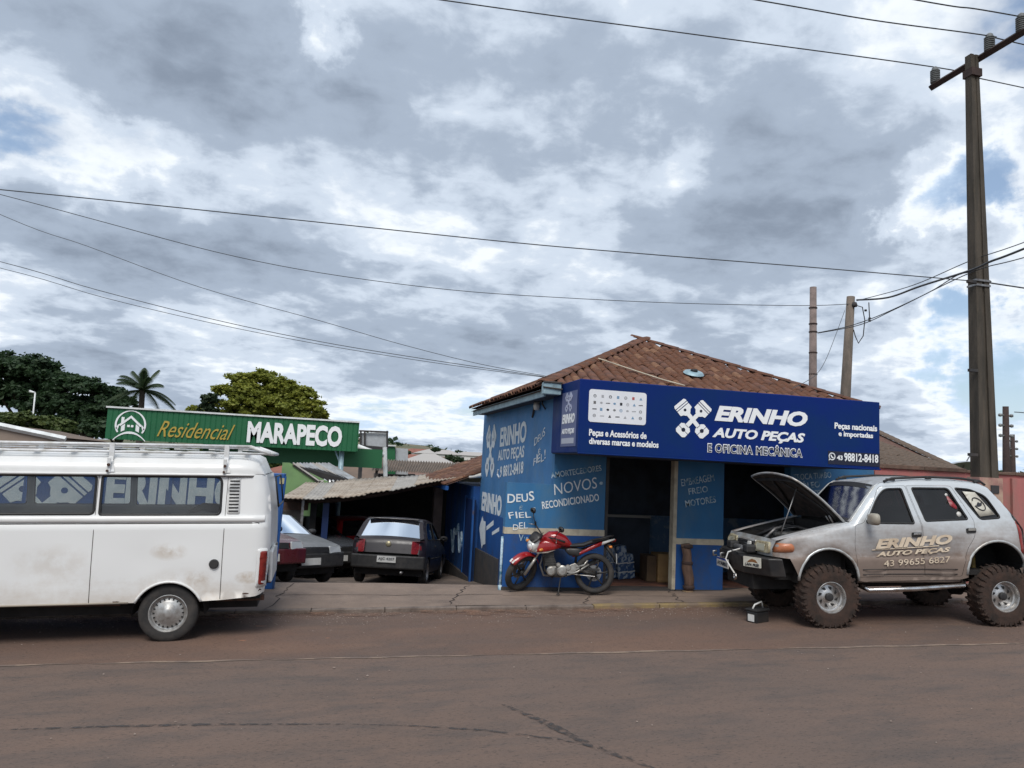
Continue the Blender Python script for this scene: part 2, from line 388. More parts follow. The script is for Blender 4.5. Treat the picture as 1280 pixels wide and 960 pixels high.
# faint worn edge line: broken and dusted over
rs = random.Random(3)
m_line = mat('worn road line', (.24, .175, .13), .9, col2=(.15, .11, .088), ns=5, mixlo=.42, mixhi=.55)
b = MB(); x = -20.0
while x < 30:
    L_ = rs.uniform(1.5, 4.2)
    w0 = rs.uniform(.022, .034)
    b.grid(lambda u, v, x=x, L_=L_, w0=w0: (x+L_*u, lineY(x+L_*u)+(v-.5)*w0*2*(1-.8*abs(2*u-1)**3)+.012*math.sin(7*(x+L_*u)), road_z(x+L_*u)+.0045), 24, 1); x += L_*rs.uniform(.9, 1.15)
tag(b.build('road_edge_line', m_line), kind='structure')
def walk_back(x): return 13.0 if x < 2.9 else 12.9
def zb(x): return max(.135, GR*x-.09)
KH = .055
def walk_z(x, v):
    a = road_z(x)+KH; c = zb(x)
    return a+(c-a)*v
kb = thing('kerb', 'low worn concrete kerb along the dusty shoulder in front of the blue shop', 'kerb')
kb['kind'] = 'structure'; del kb['category']
x = -24.0; mk = {}
_b = MB(); _b.box(.002, .998, 0, .13, -.12, KH); yel = _b.mesh('kerb_stone'); yel.materials.append(mat('worn yellow kerb paint', (.26, .185, .075), .85, col2=(.17, .125, .09), ns=3, mixlo=.38, mixhi=.6))
while x < 26:
    L_ = 1.0
    yy = kerbY(x); zz_ = road_z(x); dz = rs.uniform(-.005, .004); dy = rs.uniform(-.006, .006)
    me = None
    bb = MB(); bb.box(.002, L_-.002, 0, .13, -.12, KH)
    if 'k' not in mk:
        o = bb.build('kerb_stone', m_kerb, kb, bevel=.012); mk['k'] = o
    else:
        o = mk['k'].copy(); COL.objects.link(o)
    o.location = (x, yy-.11+dy, zz_+dz); o.data = yel if 3.6 < x < 6.4 and 'k' in mk and o is not mk['k'] else o.data; o.rotation_euler = (0, -math.atan(GR), math.atan(-.0735)); x += L_
b = MB(); b.grid(lambda u, v: ((lambda X: (X, kerbY(X)+.02+(walk_back(X)-kerbY(X)-.02)*v, walk_z(X, v)+.006*noiseh(X, v*3, 1.3)-.001))(-24+50*u)), 160, 8)
tag(b.build('pavement', m_walk), kind='structure')
# cracks in the pavement
m_crack = mat('crack', (.03, .022, .02), .95)
b = MB()
for (x0, y0, x1, y1) in ((1.9, 11.2, 2.5, 12.9), (-.6, 11.3, -.3, 12.9), (3.9, 11.0, 4.5, 12.2), (5.4, 10.9, 5.9, 12.3), (-.5, 12.1, 2.9, 11.95), (2.9, 11.9, 6.4, 11.5)):
    n = 14; P = []
    for i in range(n+1):
        t = i/n; X = x0+(x1-x0)*t+rs.uniform(-.05, .05); Y = y0+(y1-y0)*t+rs.uniform(-.04, .04); P.append((X, Y))
    for i in range(n):
        a, c = Vector(P[i]), Vector(P[i+1]); nn = Vector((-(c-a).y, (c-a).x)).normalized()*rs.uniform(.004, .010)
        def Z(p): v = (p[1]-kerbY(p[0])-.02)/(walk_back(p[0])-kerbY(p[0])-.02); return walk_z(p[0], v)+.006*noiseh(p[0], v*3, 1.3)+.004
        q = [a+nn, c+nn, c-nn, a-nn]; b.add([(w.x, w.y, Z(w)) for w in q], [(0, 1, 2, 3)])
tag(b.build('pavement_crack', m_crack), kind='structure')
def yard_z(x, y):
    t = y-13.0
    return .13-.185*min(t, 3)-.085*max(0, min(t-3, 8))-.05*max(0, t-11) if t > 0 else .13
b = MB(); b.grid(lambda u, v: ((lambda X, Y: (X, Y, yard_z(X, Y)+.012*noiseh(X, Y, 1.1)-.004))(-12+16.5*u, 12.98+17*v)), 50, 50)
tag(b.build('yard', m_yard), kind='structure')
# land to the horizon: a shallow valley and the hills beyond it
def land_z(x, y):
    r = math.hypot(x, y); near = GR*max(-70, min(90, x))-.25
    if y > 12.9: near = min(near, yard_z(x, min(y, 29))-.3-.045*max(0, min(y-22, 60)))
    k = min(1, max(0, (r-40)/220.)); k = k*k*(3-2*k)
    val = -13+4*math.sin(x*.011+1)+3*math.sin(y*.013)
    h = min(1, max(0, (r-350)/900.)); h = h*h*(3-2*h)
    az = math.atan2(x, y)
    val = val+h*(13+17+7*math.sin(az*9+1.2)+3*math.sin(az*23+.4)+2*math.sin(az*57))
    return near*(1-k)+val*k
b = MB(); rr = [0, 8, 13, 16, 20, 26, 34, 45, 60, 85, 120, 170, 240, 330, 430, 540, 660, 800, 950, 1150, 1400, 2200]
v = []; nA_ = 240
for r_ in rr[1:]:
    for k in range(nA_): a = 2*math.pi*k/nA_; X, Y = r_*math.sin(a), r_*math.cos(a); v.append((X, Y, land_z(X, Y)))
f = [(i*nA_+k, i*nA_+(k+1) % nA_, (i+1)*nA_+(k+1) % nA_, (i+1)*nA_+k) for i in range(len(rr)-2) for k in range(nA_)]
v.append((0, 0, -.25)); f += [(k, len(v)-1, (k+1) % nA_) for k in range(nA_)]
b.add(v, f); tag(b.build('hills', m_land, smooth=True), kind='structure')
# tyre marks on the road: thin, ragged films of darker rubber
m_mark = mat('tyre mark', (.05, .045, .044), .8)
_t = m_mark.node_tree; _p = _t.nodes['Principled BSDF']; _n = _t.nodes.new('ShaderNodeTexNoise'); _n.inputs['Scale'].default_value = 16; _n.inputs['Detail'].default_value = 8
_tc = _t.nodes.new('ShaderNodeTexCoord'); _t.links.new(_tc.outputs['Object'], _n.inputs['Vector'])
_r = _t.nodes.new('ShaderNodeMapRange'); _r.inputs[1].default_value = .40; _r.inputs[2].default_value = .62; _t.links.new(_n.outputs[0], _r.inputs[0]); _r.inputs[4].default_value = .8; _t.links.new(_r.outputs[0], _p.inputs['Alpha'])
def mark(pxs, w):
    P = [onRoad(*p, h=.004) for p in pxs]; b = MB(); v = []
    n = 60; pts = []
    for i in range(n+1):
        t = i/n*(len(P)-1); k = min(int(t), len(P)-2); u = t-k; pts.append(P[k].lerp(P[k+1], u))
    for i, p in enumerate(pts):
        d = (pts[min(i+1, n)]-pts[max(i-1, 0)]).normalized(); nn = Vector((-d.y, d.x, 0))*w*(.35+.65*math.sin(math.pi*(i+.3)/(n+.6)))*rs.uniform(.7, 1.1)
        v += [p+nn, p-nn]
    b.add(v, [(2*i, 2*i+1, 2*i+3, 2*i+2) for i in range(n)]); return b
for pxs, w in ((((0, 912), (100, 909), (210, 906), (300, 905), (440, 905)), .03), (((440, 905), (520, 907), (600, 912), (700, 924), (760, 938)), .022), (((628, 880), (680, 902), (740, 932), (830, 965)), .05)):
    tag(mark(pxs, w).build('tyre_mark', m_mark), kind='structure')
m_sand = mat('orange sand', (.33, .15, .085), .95, col2=(.20, .11, .07), ns=12, bump_=.6)
for px, py, rx, ry in ((305, 801, .13, .07), (330, 783, .22, .06), (411, 798, .09, .04), (290, 772, .10, .03)):
    c = onRoad(px, py, h=.004); b = MB(); n = 26; v = [c+Vector((0, 0, .009))]
    for k in range(n): a = 2*math.pi*k/n; q = rs.uniform(.65, 1.15); v.append(c+Vector((rx*q*math.cos(a), ry*q*math.sin(a), -.001)))
    b.add(v, [(0, 1+k, 1+(k+1) % n) for k in range(n)]); tag(b.build('sand_patch', m_sand, smooth=True), kind='stuff')
# pebbles and litter near the kerb
m_peb = mat('pebble', (.30, .24, .20), .9, col2=(.14, .10, .08), ns=20)
b = MB()
for i in range(3200):
    X = rs.uniform(-9, 16); Y = kerbY(X)-abs(rs.gauss(0, .35))-.13 if rs.random() < .85 else rs.uniform(3, 11); s = rs.uniform(.003, .011)*(1.6 if rs.random() < .06 else 1)
    if Y > kerbY(X)-.12: continue
    z0 = road_z(X)+.01; v = [(X+s*math.cos(a)*rs.uniform(.7, 1.3), Y+s*math.sin(a), z0) for a in (0, 1.6, 3.1, 4.7)]+[(X, Y, z0+s*.8)]
    b.add(v, [(0, 1, 4), (1, 2, 4), (2, 3, 4), (3, 0, 4)])
tag(b.build('gravel', m_peb), kind='stuff')
m_dust = mat('drifted red dust', (.23, .125, .080), .97, col2=(.16, .095, .066), ns=4)
_t = m_dust.node_tree; _n = _t.nodes.new('ShaderNodeTexNoise'); _n.inputs['Scale'].default_value = 2.2; _n.inputs['Detail'].default_value = 9; _n.inputs['Roughness'].default_value = .7; _tc = _t.nodes.new('ShaderNodeTexCoord'); _t.links.new(_tc.outputs['Object'], _n.inputs['Vector']); _r = _t.nodes.new('ShaderNodeMapRange'); _r.inputs[1].default_value = .46; _r.inputs[2].default_value = .66; _r.inputs[4].default_value = .85; _t.links.new(_n.outputs[0], _r.inputs[0]); _t.links.new(_r.outputs[0], _t.nodes['Principled BSDF'].inputs['Alpha'])
b = MB(); b.grid(lambda u, v: (-24+50*u, kerbY(-24+50*u)-.115-(.30+.14*math.sin(u*61)+.1*math.sin(u*143))*v, road_z(-24+50*u)+.016+.012*(1-v)), 200, 2)
tag(b.build('gutter_dust', m_dust), kind='structure')
b = MB(); b.grid(lambda u, v: (2.9+7.2*u, 12.36-(.22+.08*math.sin(u*31))*v, .142+.004), 60, 1); tag(b.build('wall_foot_dust', m_dust), kind='structure')
# ------------------------------------------------------------------ the blue shop
FY = 12.4; SX = 3.78
BLUE = (.008, .065, .27)
m_blue = mat('bright blue wall paint', (.008, .075, .27), .6, col2=(.010, .058, .20), ns=2.2, bump_=.12, bs=60, grime=(.055, .065, .085), gs=2.2, glo=.50, ghi=.80, stretch=(1, 1, .5))
m_teal = mat('faded blue wall paint', (.058, .205, .44), .65, col2=(.035, .15, .34), ns=1.5, mixlo=.35, mixhi=.7, bump_=.12, bs=60, grime=(.10, .20, .30), gs=2.0, glo=.5, ghi=.85)
m_teal2 = mat('teal blue wall paint', (.032, .160, .345), .65, col2=(.020, .115, .265), ns=1.5, mixlo=.35, mixhi=.7, bump_=.12, bs=60, grime=(.075, .16, .24), gs=2.4, glo=.48, ghi=.80, stretch=(1, 1, .4))
m_stripe = mat('cream painted stripe', (.52, .47, .36), .7, col2=(.36, .31, .24), ns=5, grime=(.2, .16, .13), gs=6, glo=.58, ghi=.8)
m_white = mat('white wall paint', (.74, .77, .78), .7, col2=(.60, .66, .70), ns=8, grime=(.22, .36, .50), gs=11, glo=.66, ghi=.78)
m_whitef = mat('faint white wall paint', (.50, .61, .68), .7, col2=(.20, .33, .42), ns=8, grime=(.05, .17, .28), gs=8, glo=.52, ghi=.64)
m_step = mat('dark plinth', (.035, .035, .038), .85, col2=(.06, .05, .045), ns=3)
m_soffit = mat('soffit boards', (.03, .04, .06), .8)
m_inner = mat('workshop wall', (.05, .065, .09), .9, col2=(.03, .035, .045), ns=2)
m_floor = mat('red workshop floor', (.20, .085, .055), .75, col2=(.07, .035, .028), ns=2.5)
shop = thing('auto_parts_shop', 'blue corner auto parts shop with clay tile roof and open workshop doorways', 'shop', (0, 0, 0))
def bx(name, m, parent, *a, bevel=0): return MB().box(*a).build(name, m, parent, bevel=bevel)
ZT = 3.36
bx('wall', m_teal2, shop, 2.98, SX+.9, FY, FY+.15, .05, 1.88)                       # low wing joins the first pillar
bx('wall', m_teal2, shop, SX, 4.70, FY+.003, FY+.16, 1.88, ZT)
bx('wall', m_teal2, shop, SX+.9, 4.70, FY-.0, FY+.15, .05, 1.88)
bx('dado', m_blue, shop, 2.974, 4.704, FY-.006, FY+.1, .03, 1.05)
bx('painted_stripe', m_stripe, shop, 2.97, 4.706, FY-.011, FY+.1, 1.05, 1.155)
bx('pillar', m_teal2, shop, 6.03, 6.92, FY, FY+.2, .05, 2.6)
bx('dado', m_blue, shop, 6.024, 6.926, FY-.006, FY+.21, .03, .955)
bx('painted_stripe', m_stripe, shop, 6.02, 6.93, FY-.011, FY+.215, .955, 1.055)
bx('wall', m_teal2, shop, 8.25, 10.0, FY, FY+.2, .05, ZT)
bx('dado', m_blue, shop, 8.244, 10.006, FY-.006, FY+.21, .03, .9)
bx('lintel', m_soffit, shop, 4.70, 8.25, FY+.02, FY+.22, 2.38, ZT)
bx('door_frame', m_stripe, shop, 5.955, 6.02, FY-.02, FY+.12, .17, 2.38)
bx('door_frame', m_step, shop, 4.706, 4.76, FY+.0, FY+.12, .17, 2.38)
bx('threshold', m_step, shop, 4.70, 6.03, FY-.03, FY+.3, .02, .19)
bx('threshold', m_step, shop, 6.92, 8.25, FY-.03, FY+.3, .02, .185)
bx('plinth', m_step, shop, 2.96, 4.72, FY-.03, FY+.1, -.1, .20)
bx('plinth', m_step, shop, 6.01, 6.94, FY-.03, FY+.1, -.1, .19)
SW = 18.5
bx('side_wall', m_teal, shop, SX, SX+.18, FY+.16, SW, -1.2, ZT)
bx('dado', m_blue, shop, SX-.006, SX+.1, FY+.152, SW+.004, -1.2, 1.06)
bx('back_wall', m_blue, shop, SX+.18, 10.0, SW-.2, SW, -1.2, ZT)
bx('end_wall', m_blue, shop, 9.82, 10.0, FY+.2, SW-.2, -1.2, ZT)
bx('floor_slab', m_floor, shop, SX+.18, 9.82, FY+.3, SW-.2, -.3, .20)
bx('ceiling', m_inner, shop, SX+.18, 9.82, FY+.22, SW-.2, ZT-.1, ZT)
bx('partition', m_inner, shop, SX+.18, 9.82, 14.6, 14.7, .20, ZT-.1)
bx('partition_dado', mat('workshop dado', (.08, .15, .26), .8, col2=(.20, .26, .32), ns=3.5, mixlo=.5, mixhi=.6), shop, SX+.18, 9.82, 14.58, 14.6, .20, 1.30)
# corner pipe at the end of the wing wall
MB().tube([(2.95, FY+.02, .02), (2.95, FY+.02, 1.0)], .022).tube([(2.95, FY+.02, .10), (2.95, FY+.02, .22)], .034).build('corner_pipe', m_whitef, shop, True)
MB().tube([(3.78, 18.45, 1.86), (3.45, 18.25, 1.84)], .03).build('drain_spout', m_whitepl, shop, True)
# side skirt in dark bitumen paint
k0, k1 = onX(592.5, 684, SX-.05), onX(621, 699, SX-.05)
MB().prism([(k1.y, -1.2), (SW+.01, -1.2), (SW+.01, k0.z), (k1.y, k1.z)], SX-.05, SX-.007, lambda u, v, h: (h, u, v)).build('bitumen_skirt', m_step, shop)
# roof: hipped, pan-and-cover clay tiles laid one by one
m_tile = mat('weathered clay tile', (.160, .066, .036), .88, col2=(.082, .042, .028), ns=4.5, mixlo=.35, mixhi=.65, bump_=.4, bs=30, grime=(.07, .05, .042), gs=2.2, glo=.5, ghi=.72)
m_tile2 = mat('pale clay tile', (.24, .125, .075), .88, col2=(.14, .075, .045), ns=6, bump_=.4, bs=30)
m_tile3 = mat('dark lichened tile', (.095, .05, .038), .92, col2=(.16, .075, .05), ns=7, bump_=.4, bs=30)
EX0, EX1, EY0, EZ = 3.38, 9.75, 11.95, 3.47
EY1 = onX(588, 521, EX0).y
AP = Vector((6.40, 15.0, 4.90)); AB = Vector((6.40, 15.6, 4.90))
roof = thing('roof', None, None); roof.parent = shop
del_ = None
rb = MB(); q = [Vector((EX0, EY0, EZ)), Vector((EX1, EY0, EZ)), Vector((EX1, EY1, EZ)), Vector((EX0, EY1, EZ)), AP, AB]
rb.add(q, [(0, 1, 4), (1, 2, 5, 4), (2, 3, 5), (3, 0, 4, 5)]); rb.add([p-Vector((0, 0, .06)) for p in q[:4]], [(0, 1, 2, 3)])
rb.build('roof_deck', m_tile3, roof)
ROOF_TILES = []
def tile_mesh(L=.32, w=.084, n=5):
    b = MB(); v = []
    for (y, wd, h) in ((0, w, .058), (L, w*.84, .046)):
        for k in range(n+1): a = math.pi*k/n; v.append((wd*math.cos(a), y, h*math.sin(a)))
    n1 = n+1; f = [(k, k+1, n1+k+1, n1+k) for k in range(n)]
    v2 = [(x*.86, y+.0, z-.012) for x, y, z in v[:n1]]; b0 = len(v); v += v2; f += [(k+1, k, b0+k, b0+k+1) for k in range(n)]
    b.add(v, f); me = b.mesh('tile'); me.shade_smooth(); return me
TM = []
for mm in (m_tile, m_tile2, m_tile3):
    me = tile_mesh(); me.materials.append(mm); TM.append(me)
def lay(face, up0, eave_dir, lo, hi, inside_fn, pitch=.175, row=.25, limit=300, parent=None, jig=.012):
    """face: origin; up0: slope unit vector; eave_dir: unit vector along eave"""
    nrm = eave_dir.cross(up0).normalized()
    if nrm.z < 0: nrm = -nrm
    res = []; r_ = 0
    while r_*row < hi[1]:
        c = int(lo[0]/pitch)-1
        while c*pitch < hi[0]:
            p = (c*pitch, r_*row)
            if inside_fn(p[0], p[1]+.10): res.append((face+eave_dir*(p[0]+rs.uniform(-jig, jig))+up0*(p[1]-.05+rs.uniform(-jig, jig))+nrm*(.02+rs.uniform(-.004, .01)), up0, nrm))
            c += 1
        r_ += 1
    return res
def place_tiles(spots, parent, cap, name='tile'):
    st = {0: MB(), 1: MB(), 2: MB()}
    for i, (p, up, nrm) in enumerate(spots):
        x = up.cross(nrm).normalized(); Mx = Matrix((x, up, nrm)).transposed().to_4x4()
        Mx = Mx @ Matrix.Rotation(rs.uniform(-.05, .05), 4, 'Z') @ Matrix.Rotation(rs.uniform(-.02, .03), 4, 'X'); Mx.translation = p
        k = rs.choices((0, 1, 2), (.62, .12, .26))[0]
        if i < cap:
            o = bpy.data.objects.new(name, TM[k]); COL.objects.link(o); o.parent = parent; o.matrix_local = Mx
        else: st[k].add([Mx @ w.co for w in TM[k].vertices], [tuple(q.vertices) for q in TM[k].polygons])
    for k in st:
        if st[k].f: tag(st[k].build(name, (m_tile, m_tile2, m_tile3)[k], parent, True), kind='stuff')
upf = (AP-Vector((AP.x, EY0, EZ))).normalized(); Lf = (AP-Vector((AP.x, EY0, EZ))).length
def inF(u, v): t = v/Lf; return t < .985 and EX0+t*(AP.x-EX0) < u+EX0 < EX1-t*(EX1-AP.x)
front = lay(Vector((EX0, EY0, EZ)), upf, Vector((1, 0, 0)), (0, 0), (EX1-EX0, Lf), inF)
upl = (Vector((AP.x, 15, AP.z))-Vector((EX0, 15, EZ))).normalized(); Ll = math.hypot(AP.x-EX0, AP.z-EZ)
def inL(u, v): t = v/Ll; return t < .985 and EY0+t*(AP.y-EY0) < u+EY0 < EY1-t*(EY1-AB.y)
left = lay(Vector((EX0, EY0, EZ)), upl, Vector((0, 1, 0)), (0, 0), (EY1-EY0, Ll), inL)
front.sort(key=lambda s: (s[0]-CP).length)
place_tiles(front+left, roof, 300)
# ridge and hip caps
caps = MB()
def cap_run(a, c):
    d = (c-a); n = int(d.length/.33); d.normalize(); sp = []
    for i in range(n+1):
        p = a+d*(i*.33); nrm = (Vector((0, 0, 1))-d*d.z).normalized(); sp.append((p+nrm*.05, d, nrm))
    return sp
cl = cap_run(Vector((EX0, EY0, EZ)), AP)+cap_run(Vector((EX1, EY0, EZ)), AP)+cap_run(AP, AB)
cm = tile_mesh(.40, .125, 6); cm.materials.append(m_tile3); cm2 = tile_mesh(.40, .125, 6); cm2.materials.append(m_tile)
for p, up, nrm in cl:
    x = up.cross(nrm).normalized(); Mx = Matrix((x, up, nrm)).transposed().to_4x4() @ Matrix.Rotation(rs.uniform(-.08, .08), 4, 'Z'); Mx.translation = p
    o = bpy.data.objects.new('ridge_tile', rs.choice((cm, cm2))); COL.objects.link(o); o.parent = roof; o.matrix_local = Mx
m_gut = mat('pale blue metal', (.30, .42, .47), .5, .2, col2=(.20, .29, .34), ns=5, grime=(.12, .10, .08), gs=6, glo=.6, ghi=.8)
bx('fascia_board', m_gut, roof, EX0+.06, EX0+.09, EY0+.1, EY1, EZ-.16, EZ-.03)
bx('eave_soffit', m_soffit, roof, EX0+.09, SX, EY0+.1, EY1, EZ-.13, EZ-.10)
bx('gutter', m_gut, roof, EX0-.02, 3.66, EY0-.14, EY0-.02, EZ-.14, EZ+.05, bevel=.01)
MB().tube([(EX0-.03, EY0-.15, EZ-.03), (3.67, EY0-.16, EZ-.05)], .012).tube([(EX0-.03, EY0-.15, EZ+.055), (3.67, EY0-.15, EZ+.055)], .014).build('gutter_lip', m_step, roof)
# skylight-like grey vent plate on the front slope, and a loose wire lying over the tiles
def onF(px, py, off=.1):
    d = ray(px, py); nrm = Vector((1, 0, 0)).cross(upf).normalized(); o = Vector((EX0, EY0, EZ))+nrm*off; return CP+d*((o-CP).dot(nrm)/d.dot(nrm))
c = onF(867, 467); nrm = Vector((1, 0, 0)).cross(upf).normalized()
b = MB(); n = 20; v = []
for (s, h) in ((1, 0), (.85, .035), (.42, .05), (.40, .035), (0, .02)):
    for k in range(n): a = 2*math.pi*k/n; v.append(c+Vector((1, 0, 0))*.20*s*math.cos(a)+upf*.17*s*math.sin(a)+nrm*h)
b.add(v, [(i*n+k, i*n+(k+1) % n, (i+1)*n+(k+1) % n, (i+1)*n+k) for i in range(4) for k in range(n)])
b.build('roof_vent_plate', m_gut, roof, True)
MB().tube([(c+upf*.0+nrm*.045)+Vector((-.05, 0, 0)), c+upf*.03+nrm*.05+Vector((.06, 0, 0))], .035).build('vent_opening', m_black, roof)
MB().tube([onF(748, 448, .12), onF(790, 462, .11), onF(830, 475, .11), onF(856, 482, .12)], .012).build('loose_cable', m_stripe, roof)
# little wall lamp and cable tangle under the side eave
lp = thing('wall_lamp', None, None, (0, 0, 0)); lp.parent = shop
c = onX(671, 506, SX-.06)
MB().lathe([(.0, -.1), (.05, -.09), (.065, -.02), (.05, .04), (.0, .05)], 14, 'z', c).build('lamp_globe', m_whitepl, lp, True)
MB().tube([c+Vector((.05, 0, .02)), c+Vector((.02, .25, -.05)), c+Vector((.05, .45, -.2))], .02).tube([c+Vector((.05, -.2, .06)), c+Vector((.0, -.35, .0)), c+Vector((.05, -.4, -.1))], .015).build('lamp_cable', m_step, lp)
# ---- painted lettering on the walls
XF, XS, ZU = Vector((1, 0, 0)), Vector((0, -1, 0)), Vector((0, 0, 1))
def ftext(body, x0, x1, yb0, yt, m=m_white, yb1=None, bold=.02, shear=0, jitter=0, Y=FY, name='painted_lettering', parent=shop, space=1.0, depth=.002):
    a = onY(x0, yb0, Y); c = onY(x1, yb1 if yb1 is not None else yb0, Y); t = onY(x0, yt, Y)
    X = (c-a); X.y = 0; return lettering(body, a+Vector((0, -.004, 0)), X, Vector((0, 0, 1)) if abs(X.z) < .01 else Vector((-X.z, 0, X.x)), X.length, t.z-a.z, m, parent, name, bold, shear, depth, jitter, space)
def stext(body, x0, x1, yb, yt, m=m_white, bold=.02, shear=0, jitter=0, name='painted_lettering', yb1=None):
    a = onX(x0, yb, SX); c = onX(x1, yb, SX); t = onX(x0, yt, SX); X = Vector((0, -1, 0)); z1 = 0
    if yb1 is not None: c1 = onX(x1, yb1, SX); X = Vector((0, c1.y-a.y, c1.z-a.z)).normalized()
    return lettering(body, a+Vector((-.004, 0, 0)), X, ZU, abs(a.y-c.y), t.z-a.z, m, shop, name, bold, shear, .002, jitter)
stext('ERINHO', 625, 657.5, 559, 535, bold=.035, yb1=553)
stext('AUTO PEÇAS', 622.5, 655, 579, 563, bold=.02, yb1=575)
stext('9 8812-8418', 625, 654, 597, 583, bold=.025, yb1=592)
stext('DEUS', 668, 681.5, 558, 547, m_white, bold=.0, jitter=1.2, yb1=545)
stext('É', 673, 676, 567, 560, m_white, bold=.0, jitter=1)
stext('FIEL!', 667, 682, 583, 570, m_white, bold=.0, jitter=1.2, yb1=575)
MB().tube([onX(623, 587, SX-.008), onX(622, 593, SX-.008), onX(624, 597, SX-.008)], .02).build('phone_symbol', m_white, shop)
a = onX(605, 599, SX); c = onX(622, 531, SX)
ytop = onX(606, 532, SX); zt = ytop.z; zbm = onX(606, 600, SX).z
piston_logo((SX-.004, a.y, zbm), XS, ZU, abs(a.y-c.y), zt-zbm, m_white, m_blue, shop, .002)
stext('ERINHO', 602, 627, 638, 614, bold=.05, name='painted_lettering')
# arrow with two short strokes, pointing down the side lane
b = MB()
def spoly(pts, off=.010): return [onX(px, py, SX-off) for px, py in pts]
for pts in (((599, 660), (603, 645), (604.5, 651), (607, 652), (606.5, 680), (603.5, 681), (602, 686)), ((608, 658), (617, 650), (617, 656), (608, 663)), ((615, 665), (624, 659), (624, 664), (615, 669))):
    v = spoly(pts); b.add(v, [tuple(range(len(v)))])
b.build('painted_arrow', m_white, shop)
ftext('DEUS', 634, 668, 629, 616, yb1=626.5, bold=.015, jitter=1.2)
ftext('É', 649, 653, 637, 631, m_whitef, bold=-.01, jitter=1)
ftext('FIEL', 635, 664, 648.5, 640, yb1=647, bold=.005, jitter=1.3)
ftext('DEL', 641, 660, 663, 654, yb1=661, bold=.0, jitter=1.4, Y=FY-.012)
ftext('C', 665, 669, 641, 634, m_whitef, bold=.0)
ftext('Vw', 648, 662, 677, 668, m_whitef, bold=.0, jitter=1.5, Y=FY-.012)
ftext('El', 689, 696, 664, 659, m_whitef, bold=-.01, jitter=1.4)
ftext('AMORTECEDORES', 689, 752, 598, 590.5, m_whitef, yb1=588.5, bold=.01)
ftext('NOVOS', 693, 747, 619, 605, m_white, yb1=610, bold=-.005, shear=.12)
ftext('•', 749, 753.5, 606, 602, m_whitef)
ftext('RECONDICIONADO', 678, 749, 636.5, 627, m_white, yb1=626, bold=.015)
ftext('EMBREAGEM', 852, 893, 608, 599, m_whitef, yb1=601, bold=.0)
ftext('FREIO', 861, 885, 618.5, 610.5, m_whitef, yb1=615, bold=.01)
ftext('MOTORES', 857, 895, 634, 625.5, m_whitef, yb1=628, bold=.015)
ftext('TROCA TURBO', 992, 1039, 600.5, 593, m_whitef, yb1=597, bold=.0)
ftext('ÓLEO', 1002, 1025, 612, 602, m_whitef, yb1=609, bold=.015)
ftext('FILTRO', 1004, 1043, 622.5, 613.5, m_whitef, yb1=620, bold=.01)
# ---- long fascia sign
m_sign = mat('sign blue vinyl', (.002, .018, .140), .5, col2=(.003, .024, .115), ns=1.2, spec=.14, bump_=.25, bs=2.5)
m_signw = mat('sign white vinyl', (.80, .81, .82), .45)
m_signb = mat('sign black vinyl', (.008, .01, .03), .4)
m_signh = mat('sign panel white', (.74, .75, .78), .4, col2=(.68, .70, .74), ns=2)
m_signp = mat('sign lilac print', (.10, .12, .25), .45)
SY, S0, S1, SZ0, SZ1 = 11.0, 3.70, 8.985, 2.40, 3.52
sign = thing('shop_sign', 'long dark blue box sign with white auto parts lettering above the doorways', 'sign', (0, 0, 0))
bx('sign_box', m_sign, sign, S0, S1, SY, FY-.02, SZ0, SZ1, bevel=.012)
bx('sign_underside', m_soffit, sign, S0+.02, S1-.02, SY+.02, FY-.03, SZ0-.012, SZ0-.001)  # dark soffit colour stands for the shading under the sign
MB().tube([(S0, SY-.012, SZ0-.004), (S1, SY-.012, SZ0-.004)], .012).build('sign_edge_trim', m_sign, sign)
P = SY-.001
def sg(px, py): return onY(px, py, P)
a = sg(735, 527); c = sg(807, 531); t = sg(735.5, 486)
pw, ph = c.x-a.x, t.z-a.z
pl = rnd([(0, 0), (pw, 0), (pw, ph), (0, ph)], .05)
b = MB(); b.prism(pl, .001, .006, lambda u, v, h: (a.x+u, P-h, a.z+v)); brand = b.build('brand_panel', m_signh, sign)
